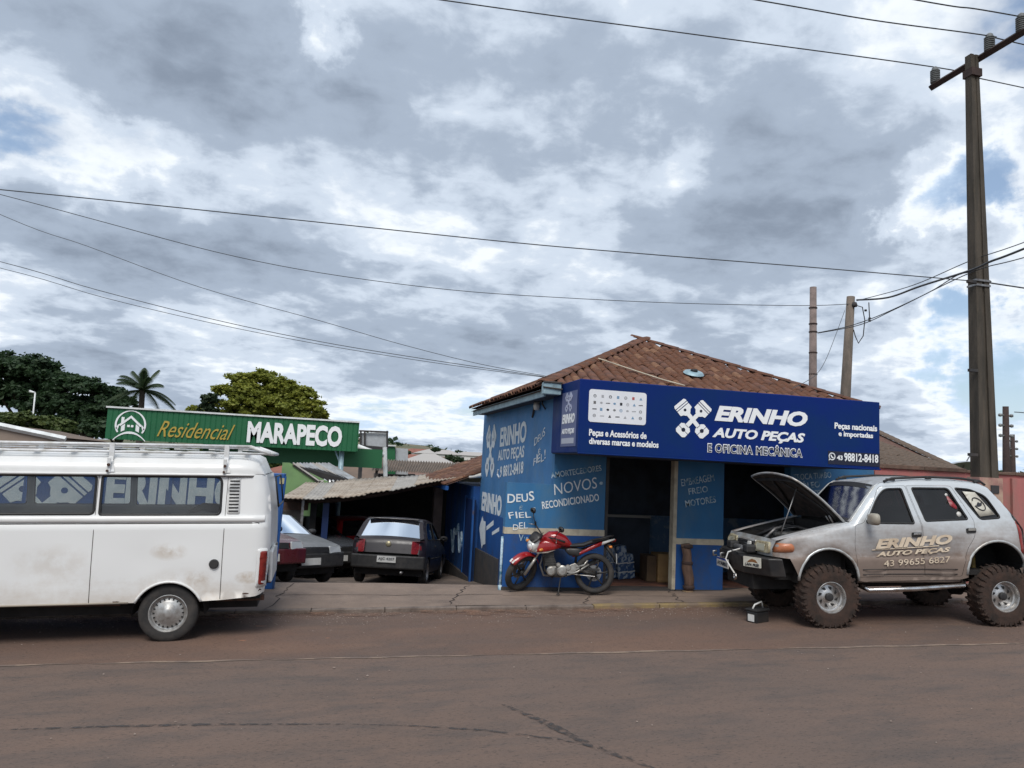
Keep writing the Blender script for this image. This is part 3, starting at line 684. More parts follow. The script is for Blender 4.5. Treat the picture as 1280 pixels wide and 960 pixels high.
# rows of tiny maker emblems on the white panel
cols = [m_ink, m_steel, mat('faint grey print', (.35, .36, .38), .6), mat('faint red print', (.38, .08, .08), .6), mat('faint blue print', (.16, .28, .42), .6)]
rs2 = random.Random(11)
for r_, n in enumerate((7, 8, 8, 7)):
    for k in range(n):
        cx = a.x+pw*(.10+.80*k/(n-1)); cz = a.z+ph*(.80-.20*r_); s = pw*.026; b = MB(); kind = rs2.choice(('disc', 'ring', 'bar', 'tri', 'ring', 'bar', 'sq'))
        mm = rs2.choice((cols[0], cols[1], cols[2], cols[2], cols[4]))
        if (r_, k) == (0, 5): kind, mm = 'sq', cols[3]
        if (r_, k) in ((0, 0), (0, 2), (3, 6)): kind, mm = 'ring', cols[0]
        if (r_, k) == (2, 0): kind, mm = 'bar', cols[0]
        F = lambda u, v, h: (cx+u, P-.006-h, cz+v)
        circ = [(s*math.cos(i*math.pi/8), s*math.sin(i*math.pi/8)) for i in range(16)]
        if kind == 'disc': b.prism([(x*.9, y*.7) for x, y in circ], .0005, .0015, F)
        elif kind == 'ring':
            for i in range(16): p, q = circ[i], circ[(i+1) % 16]; b.prism([p, q, (q[0]*.7, q[1]*.7), (p[0]*.7, p[1]*.7)], .0005, .0015, F)
            b.prism([(-s*.6, -s*.12), (s*.6, -s*.12), (s*.6, s*.12), (-s*.6, s*.12)], .0005, .0015, F)
        elif kind == 'bar': b.prism([(-s*1.4, -s*.35), (s*1.4, -s*.25), (s*1.4, s*.35), (-s*1.4, s*.25)], .0005, .0015, F)
        elif kind == 'tri': b.prism([(-s, -s*.8), (s, -s*.8), (0, s)], .0005, .0015, F)
        else: b.prism([(-s*.8, -s*.9), (s*.8, -s*.9), (s*.8, s*.9), (-s*.8, s*.9)], .0005, .0015, F)
        b.build('emblem', mm, brand)
def stx(body, x0, x1, yb, yt, m=m_signw, yb1=None, bold=.02, shear=0, depth=.006, Y=P, space=1.0):
    a = onY(x0, yb, Y); c = onY(x1, yb1, Y) if yb1 else None; t = onY(x0, yt, Y); w = onY(x1, yb, Y).x-a.x
    return lettering(body, a, XF, ZU, w, t.z-a.z, m, sign, 'sign_lettering', bold, shear, depth, 0, space)
stx('Peças e Acessórios de', 736, 808, 546.5, 536, bold=.03)
stx('diversas marcas e modelos', 736, 823, 555, 547, bold=.03)
stx('ERINHO', 893, 1009, 526, 506.5, bold=.05, shear=.25)
stx('AUTO PEÇAS', 890, 1006, 549, 534, bold=.04, shear=.25)
l = stx('E OFICINA MECÂNICA', 884, 1003, 565.5, 551, m_signw, bold=.06, depth=.004, space=1.12)
a2 = onY(885, 564.5, P-.0085); c2 = onY(1002, 564.5, P-.0045); t2 = onY(885, 552.3, P-.0085)
lettering('E OFICINA MECÂNICA', a2, XF, ZU, c2.x-a2.x, t2.z-a2.z, m_signb, sign, 'sign_lettering', .0, 0, .003, 0, 1.13)
stx('Peças nacionais', 1043, 1096, 537.5, 528, bold=.03)
stx('e importadas', 1048, 1091, 547, 538.5, bold=.03)
a3 = onY(1035, 580, P); c3 = onY(1099.5, 584, P); t3 = onY(1035, 563.5, P)
bx('phone_panel', m_signb, sign, a3.x, S1-.004, P-.004, P+.01, a3.z, t3.z)
stx('98812-8418', 1055, 1097.5, 576.5, 566, bold=.022, Y=P-.004)
stx('43', 1046, 1053, 575, 569, bold=.03, Y=P-.004)
cc = onY(1040, 570.5, P-.006); b = MB(); circ = [(math.cos(i*math.pi/10), math.sin(i*math.pi/10)) for i in range(20)]
for i in range(20):
    p, q = circ[i], circ[(i+1) % 20]; b.prism([(p[0]*.062, p[1]*.062), (q[0]*.062, q[1]*.062), (q[0]*.048, q[1]*.048), (p[0]*.048, p[1]*.048)], 0, .002, lambda u, v, h: (cc.x+u, cc.y-h, cc.z+v))
b.prism([(-.06, -.07), (-.03, -.05), (-.055, -.02)], 0, .002, lambda u, v, h: (cc.x+u, cc.y-h, cc.z+v))
b.prism([(-.03, .025), (-.012, .03), (.0, .0), (.025, -.01), (.03, -.03), (.005, -.03), (-.02, -.005)], 0, .002, lambda u, v, h: (cc.x+u, cc.y-h, cc.z+v))
b.build('phone_symbol', m_signw, sign)
pl0 = onY(840, 549, P); pl1 = onY(890, 549, P); plt = onY(840, 497, P)
piston_logo((pl0.x, P, pl0.z+.0), XF, ZU, pl1.x-pl0.x, plt.z-pl0.z, m_signw, m_signb, sign, .005)
# narrow printed end of the box
ex = S0-.001
def se(px, py): return onX(px, py, ex)
bb0, bb1 = se(699, 528), se(721, 496)
MB().box(ex-.004, ex, SY+.10, SY+.85, 2.50, 3.36).build('end_print', m_signp, sign)
lettering('ERINHO', (ex-.004, SY+.80, 2.86), XS, ZU, .62, .15, m_signw, sign, 'sign_lettering', .05, .2, .003)
lettering('AUTO PEÇAS', (ex-.004, SY+.80, 2.68), XS, ZU, .62, .10, m_signw, sign, 'sign_lettering', .04, .2, .003)
bx('sign_band', mat('sign grey print', (.42, .44, .52), .5), sign, ex-.007, ex-.0035, SY+.19, SY+.80, 2.545, 2.63)
piston_logo((ex-.004, SY+.70, 3.02), XS, ZU, .40, .33, mat('sign lilac mark', (.45, .48, .62), .5), m_sign, sign, .003)
# ------------------------------------------------------------------ generic car construction
def arch(cx, cz, r, zb_, n=18):
    """arc points (left to right, over the top) of a wheel opening meeting height zb_"""
    a = math.asin(max(-1, min(1, (zb_-cz)/r))); a0 = math.pi-a; a1 = a
    return [(cx+r*math.cos(a0+(a1-a0)*k/n), cz+r*math.sin(a0+(a1-a0)*k/n)) for k in range(n+1)]
def wheel(parent, x, y, R_, w, rr, style='steel', face=-1, tm=None, rm=None, rotz=0, toes=0):
    """wheel at (x, y, R_); face=-1: outer side towards -y"""
    wv = thing('wheel', None, None, (x, y, R_), (0, 0, rotz+(0 if face < 0 else math.pi))); wv.parent = parent; h = w/2
    tm = tm or m_tyre; rm = rm or m_steel
    sw = h*1.0
    prof = [(rr, -h*.80), (rr*1.04, -h*.93), (rr+(R_-rr)*.45, -sw*1.02), (R_*.93, -h*.93), (R_*.985, -h*.74), (R_, -h*.5), (R_, h*.5), (R_*.985, h*.74), (R_*.93, h*.93), (rr+(R_-rr)*.45, sw*1.02), (rr*1.04, h*.93), (rr, h*.8)]
    b = MB().lathe(prof, 48)
    if style == 'mud':
        for k in range(30):                                            # chunky lugs, staggered left and right
            for s in (-1, 1):
                a = 2*math.pi*(k+(.5 if s > 0 else 0))/30; ca, sa = math.cos(a), math.sin(a); t = .030; v = []
                for rr_, y0, y1 in ((R_-.012, s*.02, s*h*1.0), (R_+.012, s*.03, s*h*.90)):
                    for dt in (-t, t):
                        for yy in (y0, y1): aa = a+dt*(1 if yy == y1 else .8)+(.06 if yy == y0 else 0)*s; v.append((rr_*math.cos(aa), yy, rr_*math.sin(aa)))
                b.add(v, [(0, 1, 3, 2), (4, 6, 7, 5), (0, 4, 5, 1), (2, 3, 7, 6), (0, 2, 6, 4), (1, 5, 7, 3)])
                v = []
                for rr_ in (R_*.86, R_*1.0):
                    for dt in (-t*.8, t*.8):
                        for yy in (s*h*.90, s*h*1.035): v.append((rr_*math.cos(a+dt), yy, rr_*math.sin(a+dt)))
                b.add(v, [(0, 1, 3, 2), (4, 6, 7, 5), (0, 4, 5, 1), (2, 3, 7, 6), (0, 2, 6, 4), (1, 5, 7, 3)])
    b.build('tyre', tm, wv, True, auto=35)
    f = -h
    rim = MB().lathe([(rr*1.03, f*.86), (rr*1.05, f*.90), (rr*1.0, f*.93), (rr*.95, f*.80), (rr*.90, f*.45), (rr*.80, f*.40)], 40)
    rim.build('rim', rm, wv, True, auto=40)
    if style == 'kombi':
        c = MB().lathe([(rr*.86, f*.30), (rr*.80, f*.52), (rr*.66, f*.62), (rr*.60, f*.70), (rr*.30, f*.80), (rr*.27, f*.86), (rr*.12, f*.92), (0, f*.93)], 36).build('hubcap', rm, wv, True, auto=40)
        b = MB()
        for k in range(20):
            a = 2*math.pi*k/20; r0, r1 = rr*.72, rr*.83
            b.add([(r0*math.cos(a-.05), f*.62, r0*math.sin(a-.05)), (r0*math.cos(a+.05), f*.62, r0*math.sin(a+.05)), (r1*math.cos(a+.06), f*.56, r1*math.sin(a+.06)), (r1*math.cos(a-.06), f*.56, r1*math.sin(a-.06))], [(0, 1, 2, 3)])
        b.build('hubcap_slots', m_black, wv)
    elif style == 'mud':
        # deep dish rim with slanted slots
        MB().lathe([(rr*.80, f*.40), (rr*.76, f*.20), (rr*.45, f*.28), (rr*.40, f*.34), (rr*.18, f*.36), (0, f*.36)], 36).build('rim_disc', rm, wv, True, auto=40)
        b = MB()
        for k in range(8):
            a = 2*math.pi*k/8+.3; r0, r1 = rr*.50, rr*.68; y = f*.285
            b.add([(r0*math.cos(a), y-.004, r0*math.sin(a)), (r0*math.cos(a+.22), y-.004, r0*math.sin(a+.22)), (r1*math.cos(a+.44), y-.004+f*-.03, r1*math.sin(a+.44)), (r1*math.cos(a+.10), y-.004+f*-.03, r1*math.sin(a+.10))], [(0, 1, 2, 3)])
        b.build('rim_slots', m_black, wv)
        MB().lathe([(rr*.26, f*.30), (rr*.26, f*.62), (rr*.22, f*.66), (rr*.12, f*.67), (.0, f*.67)], 20, 'y', (0, 0, 0)).build('hub', m_plastic, wv, True, auto=40)
    else:
        MB().lathe([(rr*.80, f*.40), (rr*.55, f*.60), (rr*.3, f*.50), (rr*.14, f*.60), (0, f*.60)], 28).build('rim_disc', rm, wv, True, auto=40)
    MB().lathe([(rr*.9, 0), (0, 0)], 20).build('brake_drum', m_dark, wv)
    return wv
def lofts(name, pts, Wf, m, parent, t0=-1, t1=1, crown=.03, nt=14, off=0, smooth=True, dense=.1, bow=0, solid=0):
    """sheet spanning the width of a body along a list of side-profile points"""
    pts = subdiv(pts, dense, False); n = len(pts); out = []
    for i, p in enumerate(pts):
        a = Vector(pts[max(0, i-1)]); c = Vector(pts[min(n-1, i+1)]); t = (c-a).normalized(); nn = Vector((-t.y, t.x)); row = []
        w = Wf(p[0], p[1])
        for k in range(nt+1):
            q = t0+(t1-t0)*k/nt; o = crown*(1-q*q)+off
            row.append((p[0]+nn.x*o, q*w, p[1]+nn.y*o))
        out.append(row)
    b = MB(); v = [q for r_ in out for q in r_]; m1 = nt+1
    b.add(v, [(i*m1+k, i*m1+k+1, (i+1)*m1+k+1, (i+1)*m1+k) for i in range(n-1) for k in range(nt)])
    o = b.build(name, m, parent, smooth)
    if solid: s = o.modifiers.new('thick', 'SOLIDIFY'); s.thickness = solid; s.offset = 0
    return o
def sidef(W, sh_line, r, side, off=0):
    def f(x, z):
        d = dpoly((x, z), sh_line) if sh_line else 9
        y = W(x, z)-(r-math.sqrt(max(0, r*r-(r-min(d, r))**2)))+off
        return (x, side*y, z)
    return f
def tubeline(name, pts, r, m, parent, n=8): return MB().tube(pts, r, n).build(name, m, parent, True)
def mud_paint(name, base, mud, zlo, zhi, rough=.4, metal=.35, spots=(), k=1.25, na=1.5):
    m = bpy.data.materials.new(name); m.use_nodes = True; t = m.node_tree; n = t.nodes; L = t.links; p = n['Principled BSDF']
    tcn = n.new('ShaderNodeTexCoord'); sp = n.new('ShaderNodeSeparateXYZ'); L.new(tcn.outputs['Object'], sp.inputs[0])
    def nz(s, d=8, rg=.62, st=(1, 1, 1)):
        mp = n.new('ShaderNodeMapping'); mp.inputs['Scale'].default_value = st; L.new(tcn.outputs['Object'], mp.inputs[0])
        q = n.new('ShaderNodeTexNoise'); q.inputs['Scale'].default_value = s; q.inputs['Detail'].default_value = d; q.inputs['Roughness'].default_value = rg; L.new(mp.outputs[0], q.inputs['Vector']); return q.outputs[0]
    def ma(op, a, b=0.0, cl=False):
        x = n.new('ShaderNodeMath'); x.operation = op; x.use_clamp = cl
        for i, v in enumerate((a, b)):
            if isinstance(v, (int, float)): x.inputs[i].default_value = v
            else: L.new(v, x.inputs[i])
        return x.outputs[0]
    h = ma('DIVIDE', ma('SUBTRACT', zhi, sp.outputs[2]), zhi-zlo)
    f = ma('ADD', ma('MULTIPLY', h, k), ma('MULTIPLY', ma('SUBTRACT', nz(2.2, st=(.5, 1, 2)), .5), na))
    f = ma('ADD', f, ma('MULTIPLY', ma('SUBTRACT', nz(14), .5), .5), True)
    f = ma('MULTIPLY', f, .92)
    for sx, sz, sr, sa in spots:
        dx = ma('DIVIDE', ma('SUBTRACT', sp.outputs[0], sx), sr); dz = ma('DIVIDE', ma('SUBTRACT', sp.outputs[2], sz), sr*.5)
        g_ = ma('SUBTRACT', 1.0, ma('ADD', ma('MULTIPLY', dx, dx), ma('MULTIPLY', dz, dz)), True)
        f = ma('ADD', f, ma('MULTIPLY', ma('MULTIPLY', g_, sa), ma('MULTIPLY', ma('SUBTRACT', nz(6), .38), 5.0, True)), True)
    x = n.new('ShaderNodeMix'); x.data_type = 'RGBA'; L.new(f, x.inputs[0]); x.inputs[6].default_value = (*base, 1); x.inputs[7].default_value = (*mud, 1); L.new(x.outputs[2], p.inputs['Base Color'])
    L.new(ma('MULTIPLY', ma('SUBTRACT', 1.0, f), metal), p.inputs['Metallic']); L.new(ma('ADD', ma('MULTIPLY', f, .45), rough), p.inputs['Roughness'])
    MATS[name] = m; return m
# ------------------------------------------------------------------ the white van
m_vanside = mud_paint('white van paint with grime', (.72, .72, .71), (.40, .31, .22), .40, .72, .36, 0, ((-.02, 1.03, .22, .6), (.30, .72, .2, .35), (.86, .72, .16, .8), (.1, .62, .5, .3), (-1.2, .9, .5, .25)), .55, .9)
def build_van():
    O = onRoad(207.5, 803.4)
    van = thing('van', 'old white van with roof rack and dented side parked at the kerb on the left', 'van', (O.x, O.y, O.z), (0, -math.atan(GR), 0))
    Y0 = -.06; CY = .86                                              # tyre outer face is at y=0; body centre line CY behind it
    root = bpy.data.objects.new('body', None); COL.objects.link(root); root.parent = van; root.location = (0, CY, 0)
    return van, root, CY
vanT, _vr, VC = build_van()
bpy.data.objects.remove(_vr)
# parts are built straight in the van's frame, with y measured from its centre line and shifted by VC
class Sub:
    pass
def shifted(f, dy): return lambda x, z: (lambda q: (q[0], q[1]+dy, q[2]))(f(x, z))
VW = lambda x, z: .90-.012*max(0, (.9-z))/.45*1.0-(0 if z < 1.36 else .016+.05*(z-1.36)/.56)+.0
rear = [(1.005, 1.92), (1.055, 1.70), (1.085, 1.40), (1.09, 1.1), (1.075, .8), (1.04, .53)]
frontl = [(-3.70, .50), (-3.78, .75), (-3.80, 1.1), (-3.76, 1.35), (-3.60, 1.70), (-3.46, 1.92)]
bot = [(.95, .50)]+[(.60, .47)]
out = frontl+rear+bot+arch(0, .30, .385, .46)[::-1]+arch(-2.57, .30, .385, .46)[::-1]+[(-3.2, .47)]
w_rear = rnd([(-.80+.02, 1.452), (.512, 1.452), (.512, 1.888), (-.78, 1.888)], [.03, .06, .08, .03])
w_mid = rnd([(-2.02, 1.462), (-.845, 1.462), (-.845, 1.890), (-2.02, 1.890)], [.05, .05, .05, .05])
w_fr = rnd([(-3.40, 1.46), (-2.10, 1.462), (-2.10, 1.890), (-3.28, 1.890)], [.05, .05, .05, .09])
DENTS = [(-.25, .95, .16, .10, .010), (.45, .70, .12, .08, .008), (-1.3, .85, .25, .15, .008), (.75, .58, .10, .06, .010), (-.1, 1.15, .3, .08, .006)]
def vside(side, off=0):
    f0 = shifted(sidef(VW, rear, .17, side, off), VC)
    def f(x, z):
        q = f0(x, z); d = sum(a*math.exp(-((x-cx)/rx)**2-((z-cz)/rz)**2) for cx, cz, rx, rz, a in DENTS)
        return (q[0], q[1]-side*(d-.0025*math.sin(x*5+z*3)*math.sin(z*6)), q[2])
    return f
rows = [(rear, (.01, .03, .06, .1, .15, .2)), ([(-3.7, 1.352), (1.05, 1.352)], (0,)), ([(-3.7, 1.368), (1.05, 1.368)], (0,))]
for side in (-1, 1):
    panel('side_panel', out, [w_rear, w_mid, w_fr], vside(side), m_vanside, vanT, .10, rows=rows)
    for wn in (w_rear, w_mid, w_fr):
        g = panel('window', offs(wn, -.01), [], vside(side, -.018), g_clear, vanT, .3)
        ring('window_rubber', wn, .016, .012, vside(side, .004), m_rubber, g, .25)
    # raised belt band; the shade under it is a painted dark line
    b = MB(); prof = [(1.362, .002), (1.368, .020), (1.40, .026), (1.432, .020), (1.440, .0)]
    xs = [-3.70+4.72*i/60 for i in range(61)]
    v = []
    for x in xs:
        for z, o in prof:
            p = vside(side)(x, z); v.append((p[0], p[1]+side*o, p[2]))
    b.add(v, [(i*5+k, i*5+k+1, (i+1)*5+k+1, (i+1)*5+k) for i in range(60) for k in range(4)])
    b.build('belt_moulding', m_whitevan, vanT, True)
# seams, and the painted shade line below the belt
seam = mat('panel seam and shade', (.05, .042, .038), .9)
def vline(pts, r=.004, off=.001, nm='seam_shade_line', m=seam):
    f = vside(-1, off); P = [f(*p) for p in subdiv(pts, .1, False)]; return tubeline(nm, P, r, m, vanT, 5)
vline([(-.83, .47), (-.825, 1.36)]); vline([(-.825, 1.45), (-.82, 1.9)], .003); vline([(.56, .48), (.565, 1.0), (.57, 1.36)]); vline([(.57, 1.44), (.58, 1.9)], .003)
vline([(-2.05, .47), (-2.05, 1.36)]); vline([(-2.06, 1.44), (-2.06, 1.9)], .003)
vline([(-3.65, 1.352), (.96, 1.352)], .006, -.002); vline([(-3.4, .458), (-3.0, .462)], .006, m=m_plastic)  # the long line paints the shade below the belt step
# wheel arch lip
for cx in (0, -2.57):
    f = vside(-1, .008); tubeline('arch_lip', [f(*p) for p in arch(cx, .30, .388, .46)], .014, m_whitevan, vanT)
    MB().lathe([(.392, VC-.84), (.40, VC-.35), (.1, VC-.35)], 24, 'y', (cx, 0, .30), 0, math.pi).build('wheel_well', m_dark, vanT)
    MB().lathe([(.392, VC+.84), (.40, VC+.35), (.1, VC+.35)], 24, 'y', (cx, 0, .30), 0, math.pi).build('wheel_well', m_dark, vanT)
# roof: gutter, upright band and dome
def roofpt(u, v):
    a = -math.pi/2+math.pi*v; e = 2.9; ca, sa = math.sin(a), math.cos(a)
    y = .845*(1 if ca > 0 else -1)*abs(ca)**(2/e); x0, x1 = -3.44, .985
    x = x0+(x1-x0)*u; k = min(1, (x1-x)/.34, (x-x0)/.5); k = math.sqrt(max(0, 1-(1-k)**2.2)) if k < 1 else 1
    z = 1.925+.268*(abs(sa)**(2/2.6))*(.35+.65*k)*(1 if k > 0 else 0)*(min(1, k*3))
    w = 1-.12*(1-k)
    return (x, VC+y*w, z)
MB().grid(roofpt, 60, 36).build('roof', m_whitevan, vanT, True)
for s in (-1, 1):
    P = [(-3.44, VC+s*.855, 1.915), (.6, VC+s*.855, 1.915), (.85, VC+s*.84, 1.912), (.985, VC+s*.70, 1.912)]
    tubeline('gutter', P, .014, m_whitevan, vanT)
    tubeline('gutter_seam', [(p[0], p[1]+s*.004, p[2]-.016) for p in P], .007, seam, vanT)
# rear face
VW2 = lambda x, z: VW(x, z)-.168
rp = rear
g = lofts('tailgate', rear[::-1][1:], VW2, m_whitevan, vanT, crown=.03); g.location = (0, VC, 0)
g2 = lofts('rear_window', [(1.078, 1.50), (1.05, 1.72), (1.022, 1.85)], lambda x, z: .60, g_mid, vanT, crown=.03, off=.012); g2.location = (0, VC, 0)
for zz_ in (1.48, 1.87): tubeline('window_rubber', [(1.085+.03-(zz_-1.45)*.13, VC-.62+1.24*k/8, zz_) for k in range(9)], .012, m_rubber, g2)
for yy in (-.62, .62): tubeline('window_rubber', [(1.112, VC+yy, 1.48), (1.062, VC+yy, 1.87)], .012, m_rubber, g2)
bxv = lambda name, m, *a, bevel=0: MB().box(*a).build(name, m, vanT, bevel=bevel)
bxv('number_plate', m_whitepl, 1.10, 1.115, VC-.2, VC+.2, .78, .91)
bxv('engine_lid', m_whitevan, 1.06, 1.112, VC-.5, VC+.5, .60, .98, bevel=.02)
bxv('lid_handle', m_steel, 1.11, 1.135, VC-.06, VC+.06, 1.0, 1.03)
mat('tail light red', (.18, .012, .01), .3, col2=(.25, .03, .02), ns=6)
for s in (-1, 1):
    panel('tail_light_surround', rnd([(.945, .60), (1.062, .60), (1.075, 1.05), (.955, 1.05)], .03), [], vside(s, .010), m_whitevan, vanT, .05, solid=.012)
    panel('tail_light', rnd([(.985, .63), (1.050, .63), (1.066, 1.02), (.995, 1.02)], .02), [], vside(s, .024), MATS['tail light red'], vanT, .05, solid=.012)
bxv('rear_bumper_bracket', mat('rusty iron', (.09, .045, .03), .9, col2=(.04, .025, .02), ns=12), .50, 1.04, VC-.70, VC-.62, .42, .48)
bxv('rear_bumper_bracket', MATS['rusty iron'], .50, 1.04, VC+.62, VC+.70, .42, .48)
# side vent, filler cap
v_ = thing('air_vent', None, None); v_.parent = vanT; f = vside(-1, .006)
panel('vent_plate', rnd([(.585, 1.455), (.735, 1.455), (.725, 1.895), (.590, 1.895)], .03), [], vside(-1, .004), m_whitevan, v_, .2, solid=.004)
for k in range(10):
    z0 = 1.485+k*.039; p0, p1 = f(.605, z0), f(.715, z0); MB().prism([(0, 0), (0, .016), (1, .016), (1, 0)], 0, .004, lambda u, v, h: (p0[0]+(p1[0]-p0[0])*u, p0[1]+(p1[1]-p0[1])*u-h, z0+v)).build('vent_slot', m_plastic, v_)
p = f(.478, .885); MB().lathe([(.055, .004), (.055, -.012), (.046, -.018), (.0, -.018)], 24, 'y', (p[0], p[1], p[2])).build('filler_cap', m_plastic, vanT, True, auto=30)
for cx in (0, -2.57):
    wheel(vanT, cx, .09, .325, .18, .205, 'kombi', -1, rm=mat('worn hubcap', (.46, .46, .45), .35, .6, col2=(.28, .26, .24), ns=14)); wheel(vanT, cx, 2*VC-.09, .325, .18, .205, 'kombi', 1, rm=MATS['worn hubcap'])
# front face, windscreen, underbody, floor, seats
g = lofts('front_panel', frontl[:4], lambda x, z: VW(x, z)-.02, m_whitevan, vanT, crown=-.10); g.location = (0, VC, 0)
g = lofts('windscreen', frontl[3:], lambda x, z: VW(x, z)-.03, g_mid, vanT, crown=-.08); g.location = (0, VC, 0)
for s in (-1, 1): MB().lathe([(.0, -.03), (.09, -.02), (.10, .02)], 20, 'x', (-3.86, VC+s*.55, .95)).build('headlight', g_lamp, vanT, True)
bxv('front_bumper', m_whitevan, -4.0, -3.86, VC-.85, VC+.85, .42, .58, bevel=.03)
bxv('floor_pan', m_dark, -3.6, 1.0, VC-.80, VC+.80, .46, .50)
bxv('chassis', m_dark, -2.2, -.42, VC-.55, VC+.55, .28, .46)
bxv('engine_block', m_dark, .25, .95, VC-.45, VC+.45, .30, .47)
MB().tube([(-1.4, VC-.66, .43), (-.55, VC-.66, .42)], .03).build('sill_tube', MATS['rusty iron'], vanT)
tubeline('sill_trim', [vside(-1, .004)(x, .462) for x in (-2.18, -1.6, -1.0, -.42)], .011, mat('bare sill metal', (.30, .26, .21), .6, .3), vanT)
m_seat = mat('grey vinyl seat', (.05, .048, .045), .8, col2=(.08, .075, .07))
for x, z, y0, y1 in ((-.35, 1.40, -.75, .30), (-1.45, 1.36, -.75, .5), (.30, 1.25, -.78, .78), (-2.55, 1.55, -.75, -.25), (-2.55, 1.55, .2, .7)):
    MB().box(x, x+.12, VC+y0, VC+y1, .7, z, rot=Matrix.Rotation(.12, 3, 'Y')).box(x-.45, x+.05, VC+y0, VC+y1, .62, .78).build('seat', m_seat, vanT, bevel=.04)
MB().tube([(.12, VC-.55, 1.46), (.28, VC-.56, 1.52), (.42, VC-.5, 1.50), (.52, VC-.4, 1.42)], [.02, .05, .06, .02], 8).build('cargo_bundle', m_seat, vanT, True)
# roof rack
rk = thing('roof_rack', None, None); rk.parent = vanT
for s in (-1, 1):
    yy = VC+s*.74
    MB().tube([(-3.2, yy, 2.255), (.80, yy, 2.255)], .018).build('rack_rail', m_rack, rk, True)
    MB().tube([(-3.3, yy+s*.02, 2.17), (1.03, yy+s*.02, 2.17)], .014).build('rack_rail', m_rack, rk, True)
    MB().tube([(.80, yy, 2.255), (1.04, yy+s*.02, 2.17)], .022).build('rack_rail', m_rack, rk, True)
    for x in (-3.0, -1.95, -.72, .54):
        st = MB().box(x-.028, x+.028, yy-.012-s*-.03, yy+.012-s*-.03, 2.05, 2.27).box(x-.02, x+.02, VC+s*.865-.01, VC+s*.865+.01, 1.93, 2.10).add([(x-.03, VC+s*.86, 1.94), (x+.06, VC+s*.868, 1.94), (x+.02, VC+s*.80, 2.12), (x-.02, VC+s*.80, 2.12)], [(0, 1, 2, 3)]).build('rack_bracket', m_rack, rk, bevel=.004)
        MB().lathe([(0, -.015), (.016, -.012), (.018, .01)], 10, 'y', (x, VC+s*.885, 2.02)).lathe([(0, -.015), (.013, -.012), (.014, .01)], 10, 'y', (x-.01, VC+s*.888, 1.95)).build('bolt', MATS['rusty iron'], rk)
for k in range(11):
    x = -3.1+k*.385; MB().box(x-.035, x+.035, VC-.74, VC+.74, 2.205, 2.22, rot=Matrix.Rotation(0, 3, 'Z')).build('rack_slat', m_rack, rk, bevel=.004)
MB().tube([(1.04, VC-.76, 2.17), (1.04, VC+.76, 2.17)], .022).build('rack_rail', m_rack, rk, True)
# dents, stains: a shallow stain patch
for (cx, cz, rx, rz, nm) in ((.84, .535, .05, .012, 'rust_patch'), (1.0, .56, .02, .03, 'rust_patch'), (-.55, .475, .05, .010, 'rust_patch')):
    n = 14; poly = [(cx+rx*math.cos(2*math.pi*k/n)*random.uniform(.5, 1.1), cz+rz*math.sin(2*math.pi*k/n)*random.uniform(.5, 1.1)) for k in range(n)]
    panel(nm, poly, [], vside(-1, .0015), MATS['rusty iron'], vanT, .1)
def at(px, depth, py=575):
    p = CP+ray(px, py)*depth; return Vector((p.x, p.y, 0))
# ------------------------------------------------------------------ silver off-road wagon
m_silver = mud_paint('silver paint with red mud', (.56, .59, .61), (.150, .098, .070), .80, 1.50, .33, .22, (), 1.25, 1.3)
m_silv2 = mat('silver paint', (.50, .52, .53), .35, .4, col2=(.36, .35, .32), ns=4, grime=(.22, .16, .12), gs=3)
SO = Vector((6.62, 9.03, road_z(6.62))); SANG = -.128
suv = thing('off_road_wagon', 'muddy silver off-road wagon on big tyres with its bonnet raised', 'car', SO, (0, -math.atan(GR), SANG))
SCY = .89
def SWf(x, z):
    w = .822-.10*max(0, min(1, (1.19-z)/.28))**1.3*.34+.026/(1+math.exp((z-.915)/.008))-max(0, .88-z)*.10
    if z > 1.22: w -= (min(z, 1.36)-1.22)*.07
    if z > 1.36: w = .810-(z-1.36)*.25
    for cx, cz in ((.03, .62), (2.45, .70)):                          # swollen wings round the wheels
        d = math.hypot(x-cx, z-cz); w += .055*math.exp(-((d-.46)/.11)**2)
    return w
top = [(-.70, .92), (-.71, 1.02), (-.66, 1.13), (-.45, 1.185), (-.2, 1.245), (0, 1.29), (.2, 1.335), (.38, 1.375), (.42, 1.40), (.84, 1.86), (.93, 1.91), (1.4, 1.965), (2.0, 1.965), (2.38, 1.93), (2.52, 1.87), (2.84, 1.46), (2.93, 1.30), (2.95, 1.0), (2.90, .80)]
sout = top+[(2.80, .78)]+arch(2.45, .70, .435, .66)[::-1]+[(1.9, .625), (.55, .60)]+arch(.03, .62, .405, .62)[::-1]+[(-.5, .90)]
ssh = top[:3]; shl = top
def sside(side, off=0, r=.07):
    fr = [(-.72, .8), (-.71, 1.02), (-.66, 1.13)]; re = [(2.84, 1.46), (2.93, 1.30), (2.95, 1.0), (2.90, .7)]
    def f(x, z):
        y = SWf(x, z)+off
        d = dpoly((x, z), fr); rr = .20; y -= rr-math.sqrt(max(0, rr*rr-(rr-min(d, rr))**2))
        d = dpoly((x, z), re); rr = .16; y -= rr-math.sqrt(max(0, rr*rr-(rr-min(d, rr))**2))
        d = dpoly((x, z), shl[2:16]); rr = r; y -= rr-math.sqrt(max(0, rr*rr-(rr-min(d, rr))**2))
        return (x, SCY+side*y, z)
    return f
wA = rnd([(.60, 1.375), (.80, 1.70), (.93, 1.832), (1.19, 1.842), (1.29, 1.372)], [.03, .1, .08, .03, .03])
wB = rnd([(1.46, 1.405), (1.34, 1.85), (1.88, 1.85), (2.09, 1.432)], [.03, .03, .05, .04])
wC = rnd([(2.27, 1.432), (1.98, 1.855), (2.20, 1.84), (2.42, 1.75), (2.58, 1.455)], [.05, .03, .06, .08, .05])
